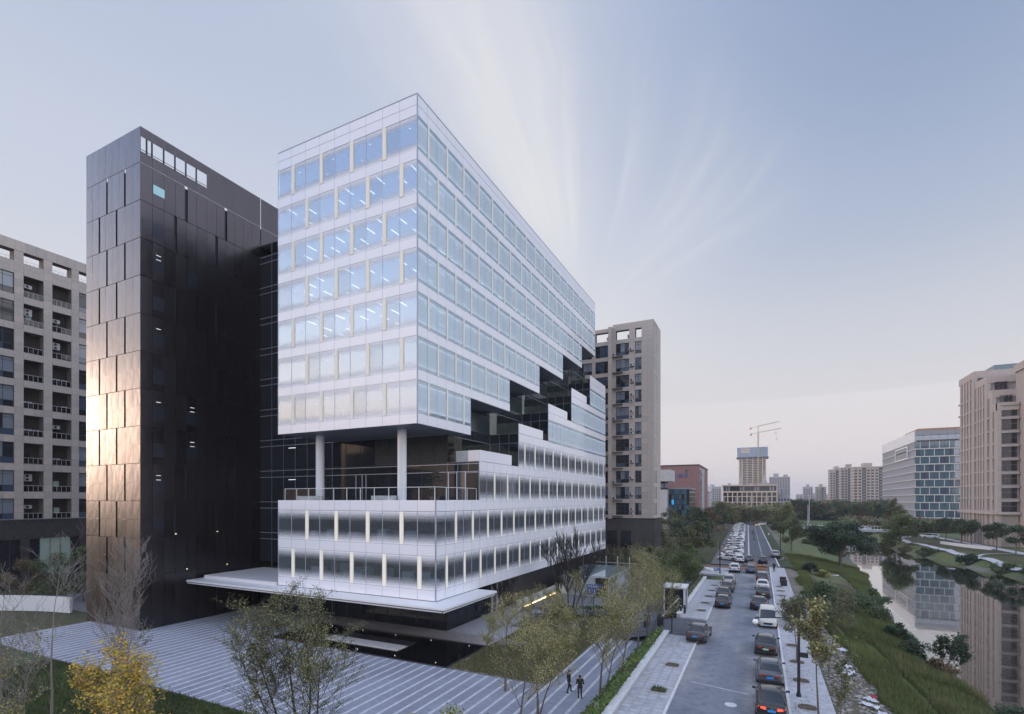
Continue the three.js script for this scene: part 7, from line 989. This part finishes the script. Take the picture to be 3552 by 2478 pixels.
{ // far bank: paths, pale curved wall, promenade, bridges
  const path = (name, pts, w, y) => { const P2 = pts.map(([x, z]) => new THREE.Vector3(x, 0, z)), c = new THREE.CatmullRomCurve3(P2), n = 60, pos = [], idx = []; for (let i = 0; i <= n; i++) { const p = c.getPoint(i / n), t = c.getTangent(i / n), nx = -t.z, nz = t.x; for (const s of [-1, 1]) { const X = p.x + nx * w * s / 2, Z = p.z + nz * w * s / 2; pos.push(X, Math.max(landHeight(X, Z), landHeight(p.x, p.z)) + y, Z); } if (i) { const a = (i - 1) * 2; idx.push(a, a + 1, a + 2, a + 1, a + 3, a + 2); } } const g = new THREE.BufferGeometry(); g.setAttribute('position', new THREE.BufferAttribute(new Float32Array(pos), 3)); g.setIndex(idx); g.computeVertexNormals(); if (g.attributes.normal.getY(0) < 0) { const a = g.index.array; for (let i = 0; i < a.length; i += 3) { const t = a[i]; a[i] = a[i + 1]; a[i + 1] = t; } g.computeVertexNormals(); } g.setAttribute('uv', new THREE.BufferAttribute(new Float32Array(pos.length / 3 * 2).map((_, i) => pos[Math.floor(i / 2) * 3 + (i % 2) * 2]), 2)); struct(name, g, mats.slabB); };
  path('path', [[54.5, -118], [52.3, -132], [50.6, -142], [49.0, -160], [47.6, -175], [45.4, -195], [44.2, -210], [46, -228], [52, -240]], 1.6, 0.12); path('path', [[49.2, -166], [53, -170], [58, -172], [62, -170]], 0.8, 0.13); path('promenade', [[61, -150], [60.5, -172], [59.6, -195], [59, -225], [56, -250]], 3.2, 0.14);
  const w = thing('curved_bench_wall', 'long pale curved bench wall on the lawn of the far bank', 'bench wall', [0, -0.4, 0]); const cp = []; for (let i = 0; i <= 10; i++) cp.push([51.2 + i * 0.62, -203 + i * 1.9 + 2.6 * Math.sin(i / 10 * 3.14)]); for (let i = 0; i < 10; i++) { const [a, b] = [cp[i], cp[i + 1]], l = Math.hypot(b[0] - a[0], b[1] - a[1]), m = put(w, 'wall_block', boxG(+(l).toFixed(2), 0.9, 0.5), mats.whiteMetal, (a[0] + b[0]) / 2, 0.5, (a[1] + b[1]) / 2); m.rotation.y = Math.atan2(-(b[1] - a[1]), b[0] - a[0]); }
  const bridge = (label, x0, x1, z, y, h) => { const t = thing('bridge', label, 'bridge'); part(t, 'deck', box(x0, x1, y - 0.9, y, z - 8, z), mats.concrete); const bal = []; const n = Math.round((x1 - x0) / 1.1); for (let i = 0; i < n; i++) { const a = x0 + (x1 - x0) * i / n; bal.push(box(a, a + 0.22, y, y + h - 0.2, z - 0.3, z - 0.1)); } part(t, 'balustrade_posts', bal, mats.strip); part(t, 'handrail', box(x0, x1, y + h - 0.2, y + h, z - 0.34, z - 0.06), mats.strip); for (const k of [0.25, 0.5, 0.75]) part(t, 'pier', box(lerp(x0, x1, k) - 0.7, lerp(x0, x1, k) + 0.7, -4.2, y - 0.9, z - 7, z - 1), mats.concrete); };
  bridge('near stone bridge with a pale balustrade across the river', 12, 54, -258, 0.9, 1.7); bridge('further road bridge with a dark gap under it, left of the masts', 14, 50, -430, 3.6, 1.2);
  car('sedan', mats.carWhite, 'white car crossing the near stone bridge', [40, 0.62, -262], 1.57, { name: 'driving_car' }); car('suv', mats.carDark, 'dark car crossing the near stone bridge, left one', [33, 0.62, -264], 1.57, { name: 'driving_car' }); car('van', mats.carWhite, 'white van parked under the trees left of the sandstone tower', [55.5, -0.4, -232], 1.2);
}
// pruned cloud trees on the terrace
for (const [x, z, s, l] of [[-29.6, -42.6, 1, 'cloud-pruned pine in front of the glass door on the terrace, right one'], [-45.8, -43.6, 1.05, 'cloud-pruned pine near the left column on the terrace']]) {
  const t = thing('bonsai_pine', l, 'pine', [x, 13.47, z]), r = rng(Math.round(-x)), L = new Leaves(), wood = [bar([0, 0.3, 0], [0.15, 1.1, 0.05], 0.11, 0.09, 7), bar([0.15, 1.1, 0.05], [-0.1, 1.9, 0], 0.09, 0.06, 7), bar([-0.1, 1.9, 0], [0.1, 2.7, 0], 0.06, 0.03, 7)];
  for (const [px, py, q] of [[0.1, 2.75, 0.42], [-0.6, 2.2, 0.42], [0.65, 2.0, 0.45], [-0.75, 1.55, 0.45], [0.75, 1.3, 0.5], [-0.3, 1.15, 0.38], [0.2, 2.35, 0.35]]) { wood.push(bar([0, py - 0.25, 0], [px, py - 0.08, 0], 0.035, 0.02, 5)); for (let i = 0; i < 330; i++) { const a = r() * 6.283, d = Math.sqrt(r()) * q * s; L.add(r, px + Math.cos(a) * d, py + (r() - 0.3) * 0.22 * (1 - d / q * 0.7), Math.sin(a) * d * 0.9, 0.09, vary(r, LG.dark)); } }
  part(t, 'trunk', wood, mats.barkDark); part(t, 'foliage', L.geo(), mats.leafSolid); part(t, 'pot', cyl(0.42, 0.5, 0.36, 0, 0, 0, 18), mats.darkStone);
}
// ---------------------------------------------------------------- people
function person(label, pos, turn, o) {
  const t = thing('person', label, 'person', pos, turn), res = 84, size = 2.1, half = size / 2, J = o.joints, bones = o.bones ?? [['hipL', 'kneeL', 0.085, 0.06], ['kneeL', 'ankL', 0.06, 0.042], ['hipR', 'kneeR', 0.085, 0.06], ['kneeR', 'ankR', 0.06, 0.042], ['ankL', 'toeL', 0.045, 0.036], ['ankR', 'toeR', 0.045, 0.036], ['pel', 'chest', 0.135, 0.16], ['chest', 'neck', 0.15, 0.065], ['neck', 'head0', 0.055, 0.06], ['shL', 'shR', 0.085, 0.085], ['shL', 'elL', 0.06, 0.048], ['elL', 'wrL', 0.047, 0.033], ['shR', 'elR', 0.06, 0.048], ['elR', 'wrR', 0.047, 0.033], ['hipL', 'hipR', 0.115, 0.115], ['head0', 'head1', 0.085, 0.098]];
  const mc = new MarchingCubes(res, new THREE.MeshBasicMaterial(), false, false, 120000); mc.isolation = 0;
  const B = bones.map(([a, b, r0, r1]) => ({ a: J[a], b: J[b], r0, r1 })), f = mc.field;
  for (let k = 0; k < res; k++) for (let j = 0; j < res; j++) for (let i = 0; i < res; i++) {
    const x = (i / res * 2 - 1) * half, y = (j / res * 2 - 1) * half + 0.92, z = (k / res * 2 - 1) * half; let d = 9;
    for (const { a, b, r0, r1 } of B) { const dx = b[0] - a[0], dy = b[1] - a[1], dz = b[2] - a[2], h = clamp(((x - a[0]) * dx + (y - a[1]) * dy + (z - a[2]) * dz) / (dx * dx + dy * dy + dz * dz), 0, 1), e = Math.hypot(x - a[0] - dx * h, y - a[1] - dy * h, (z - a[2] - dz * h)) - lerp(r0, r1, h), kk = clamp(0.5 + 0.5 * (d - e) / 0.05, 0, 1); d = lerp(d, e, kk) - 0.05 * kk * (1 - kk); }
    f[k * res * res + j * res + i] = -d;
  }
  mc.update(); const n = mc.count ?? mc.geometry.drawRange.count, pa = mc.positionArray.slice(0, n * 3), na = mc.normalArray.slice(0, n * 3), col = new Float32Array(n * 3), r = rng(6);
  for (let i = 0; i < n; i++) { pa[i * 3] *= half; pa[i * 3 + 1] = pa[i * 3 + 1] * half + 0.92; pa[i * 3 + 2] *= half; const x = pa[i * 3], y = pa[i * 3 + 1], z = pa[i * 3 + 2], hd = J.head1; let c = y < 0.09 ? [0.02, 0.018, 0.017] : y < 0.93 ? o.pants : y < J.neck[1] + 0.02 ? o.top : [0.42, 0.25, 0.18]; if (y > hd[1] + 0.01 || (y > J.head0[1] && z > hd[2] + 0.02)) c = [0.012, 0.011, 0.011]; if (o.camo && y < J.neck[1] && y > 0.09) { const q = fbm(x * 9, y * 7 + z * 5, 2, 5); c = q < 0.42 ? [0.02, 0.02, 0.022] : q < 0.55 ? [0.06, 0.055, 0.045] : [0.035, 0.034, 0.036]; } for (const w of ['wrL', 'wrR']) if (Math.hypot(x - J[w][0], y - J[w][1], z - J[w][2]) < 0.045) c = [0.42, 0.25, 0.18]; col.set(c, i * 3); }
  const g = new THREE.BufferGeometry(); g.setAttribute('position', new THREE.BufferAttribute(pa, 3)); g.setAttribute('normal', new THREE.BufferAttribute(na, 3)); g.setAttribute('color', new THREE.BufferAttribute(col, 3));
  const skin = [0.42, 0.25, 0.18], add = [g]; // hands with palm, four fingers and thumb; nose and ears
  for (const [w, e, s] of [['wrL', 'elL', -1], ['wrR', 'elR', 1]]) { const a = new THREE.Vector3(...J[w]), d = a.clone().sub(new THREE.Vector3(...J[e])).normalize(), sd = new THREE.Vector3(0, 0, 1).cross(d).normalize(), nn = d.clone().cross(sd), at = (p, q, k) => a.clone().addScaledVector(d, p).addScaledVector(nn, q).addScaledVector(sd, k * s).toArray(); add.push(tint(bar(at(0, 0, 0), at(0.09, 0, 0), 0.032, 0.036, 8), skin)); [[-0.027, 0.06], [-0.009, 0.072], [0.009, 0.068], [0.027, 0.052]].forEach(([q, l]) => { add.push(tint(bar(at(0.085, q, 0), at(0.085 + l * 0.6, q, 0.006), 0.0095, 0.009, 6), skin), tint(bar(at(0.085 + l * 0.6, q, 0.006), at(0.085 + l, q, 0.026), 0.009, 0.008, 6), skin)); }); add.push(tint(bar(at(0.025, -0.025, 0.0), at(0.075, -0.055, 0.015), 0.011, 0.009, 6), skin)); }
  const H = J.head1; add.push(tint(bar([H[0], H[1] - 0.03, H[2] - 0.095], [H[0], H[1] - 0.055, H[2] - 0.115], 0.008, 0.016, 6), skin)); for (const s of [-1, 1]) { add.push(tint(bar([H[0] + s * 0.096, H[1] - 0.06, H[2]], [H[0] + s * 0.1, H[1], H[2]], 0.014, 0.016, 6), skin), tint(new THREE.SphereGeometry(0.012, 6, 5).translate(H[0] + s * 0.034, H[1] - 0.022, H[2] - 0.092), [0.01, 0.01, 0.01])); } add.push(tint(bar([H[0] - 0.022, H[1] - 0.085, H[2] - 0.082], [H[0] + 0.022, H[1] - 0.085, H[2] - 0.082], 0.006, 0.006, 5), [0.25, 0.08, 0.07]));
  part(t, 'body', add, mats._skin ??= M({ color: white, vertexColors: true, roughness: 0.85 })); return t;
}
const stand = { hipL: [-0.09, 0.9, 0], hipR: [0.09, 0.9, 0], kneeL: [-0.1, 0.5, -0.05], kneeR: [0.1, 0.5, 0.02], ankL: [-0.1, 0.09, -0.02], ankR: [0.11, 0.09, 0.08], toeL: [-0.11, 0.045, -0.16], toeR: [0.13, 0.045, -0.06], pel: [0, 0.98, 0], chest: [0, 1.3, 0.01], neck: [0, 1.47, 0.0], head0: [0, 1.57, -0.015], head1: [0, 1.635, -0.02], shL: [-0.19, 1.4, 0.01], shR: [0.19, 1.4, 0.01], elL: [-0.27, 1.14, 0.05], elR: [0.27, 1.14, 0.05], wrL: [-0.17, 1.06, -0.16], wrR: [0.2, 1.02, -0.14] };
person('person in dark camouflage clothes standing on the striped path, hands held in front', [-11.9, PY, -35.6], 0.55, { joints: stand, pants: [0.02, 0.02, 0.024], top: [0.02, 0.02, 0.024], camo: 1 });
const walk = { ...stand, kneeL: [-0.1, 0.52, -0.16], ankL: [-0.1, 0.12, -0.2], toeL: [-0.1, 0.06, -0.33], ankR: [0.1, 0.1, 0.2], kneeR: [0.1, 0.5, 0.05], toeR: [0.11, 0.05, 0.07], elL: [-0.28, 1.15, 0.0], wrL: [-0.3, 1.3, -0.2], elR: [0.26, 1.13, 0.08], wrR: [0.28, 0.9, 0.02] };
person('person in black partly hidden by leaves, arm raised, left of the one in camouflage', [-13.0, PY, -36.3], -0.9, { joints: walk, pants: [0.014, 0.014, 0.016], top: [0.012, 0.012, 0.014] });
person('person in black standing on the right pavement by the dug-up strip', [2.3, 0.14, -106], 0.3, { joints: stand, pants: [0.012, 0.012, 0.015], top: [0.014, 0.014, 0.018] });
{ // scooter rider far up the road
  const p = farXZ(-1.6, -104), s = thing('scooter', 'small scooter on the far road under the rider in red', 'scooter', [p[0], 0.003, p[1]], 0.1); for (const z of [-0.55, 0.55]) { const g = new THREE.TorusGeometry(0.21, 0.06, 8, 16); g.rotateY(Math.PI / 2); part(s, 'wheel', g, mats.tyre).position.set(0, 0.27, z); } part(s, 'body', [slab(0.3, 0.3, 0.7, 0.05).translate(0, 0.55, 0.4), slab(0.3, 0.06, 0.6, 0.02).translate(0, 0.32, -0.1), bar([0, 0.3, -0.5], [0, 1.0, -0.35], 0.05, 0.04, 8), bar([-0.3, 1.0, -0.33], [0.3, 1.0, -0.33], 0.02, 0.02, 6)], mats.carDark); part(s, 'seat', slab(0.28, 0.1, 0.65, 0.04).translate(0, 0.75, 0.38), mats.trim);
  const sit = { ...stand }; for (const k of Object.keys(sit)) sit[k] = [sit[k][0], sit[k][1] - 0.1, sit[k][2] + 0.3]; Object.assign(sit, { kneeL: [-0.14, 0.78, -0.12], kneeR: [0.14, 0.78, -0.12], ankL: [-0.12, 0.4, -0.14], ankR: [0.12, 0.4, -0.14], toeL: [-0.12, 0.37, -0.26], toeR: [0.12, 0.37, -0.26], elL: [-0.28, 1.1, 0.1], elR: [0.28, 1.1, 0.1], wrL: [-0.27, 1.05, -0.24], wrR: [0.27, 1.05, -0.24] });
  person('person in a dark red jacket riding a scooter up the far road', [p[0], 0.01, p[1]], 0.1, { joints: sit, pants: [0.02, 0.02, 0.03], top: [0.22, 0.03, 0.03] });
}
for (const [x, z] of [[4.8, -128.5], [4.2, -126.8], [5.4, -127.4]]) { // bicycles leaning at the road edge
  const t = thing('bicycle', 'shared bicycle standing among others at the right edge of the far road', 'bicycle', [x, landHeight(x, z) + 0.05, z], x, 'bicycles at the edge of the far road'); for (const d of [-0.5, 0.5]) { const g = new THREE.TorusGeometry(0.32, 0.025, 6, 20); g.rotateY(Math.PI / 2); part(t, 'wheel', g, mats.tyre).position.set(0, 0.34, d); } part(t, 'frame', [bar([0, 0.34, 0.5], [0, 0.4, 0.05], 0.02, 0.02, 5), bar([0, 0.4, 0.05], [0, 0.85, -0.38], 0.022, 0.022, 5), bar([0, 0.4, 0.05], [0, 0.9, 0.2], 0.02, 0.02, 5), bar([0, 0.34, -0.5], [0, 1.0, -0.38], 0.02, 0.02, 5), bar([-0.25, 1.0, -0.36], [0.25, 1.0, -0.36], 0.015, 0.015, 5)], x > 5 ? mats.orange : mats.whiteMetal); part(t, 'saddle', slab(0.14, 0.06, 0.24, 0.02).translate(0, 0.93, 0.2), mats.trim);
}
scene.traverse((o) => { if (o.isMesh) { o.castShadow = true; o.receiveShadow = true; } });
renderer.render(scene, camera);
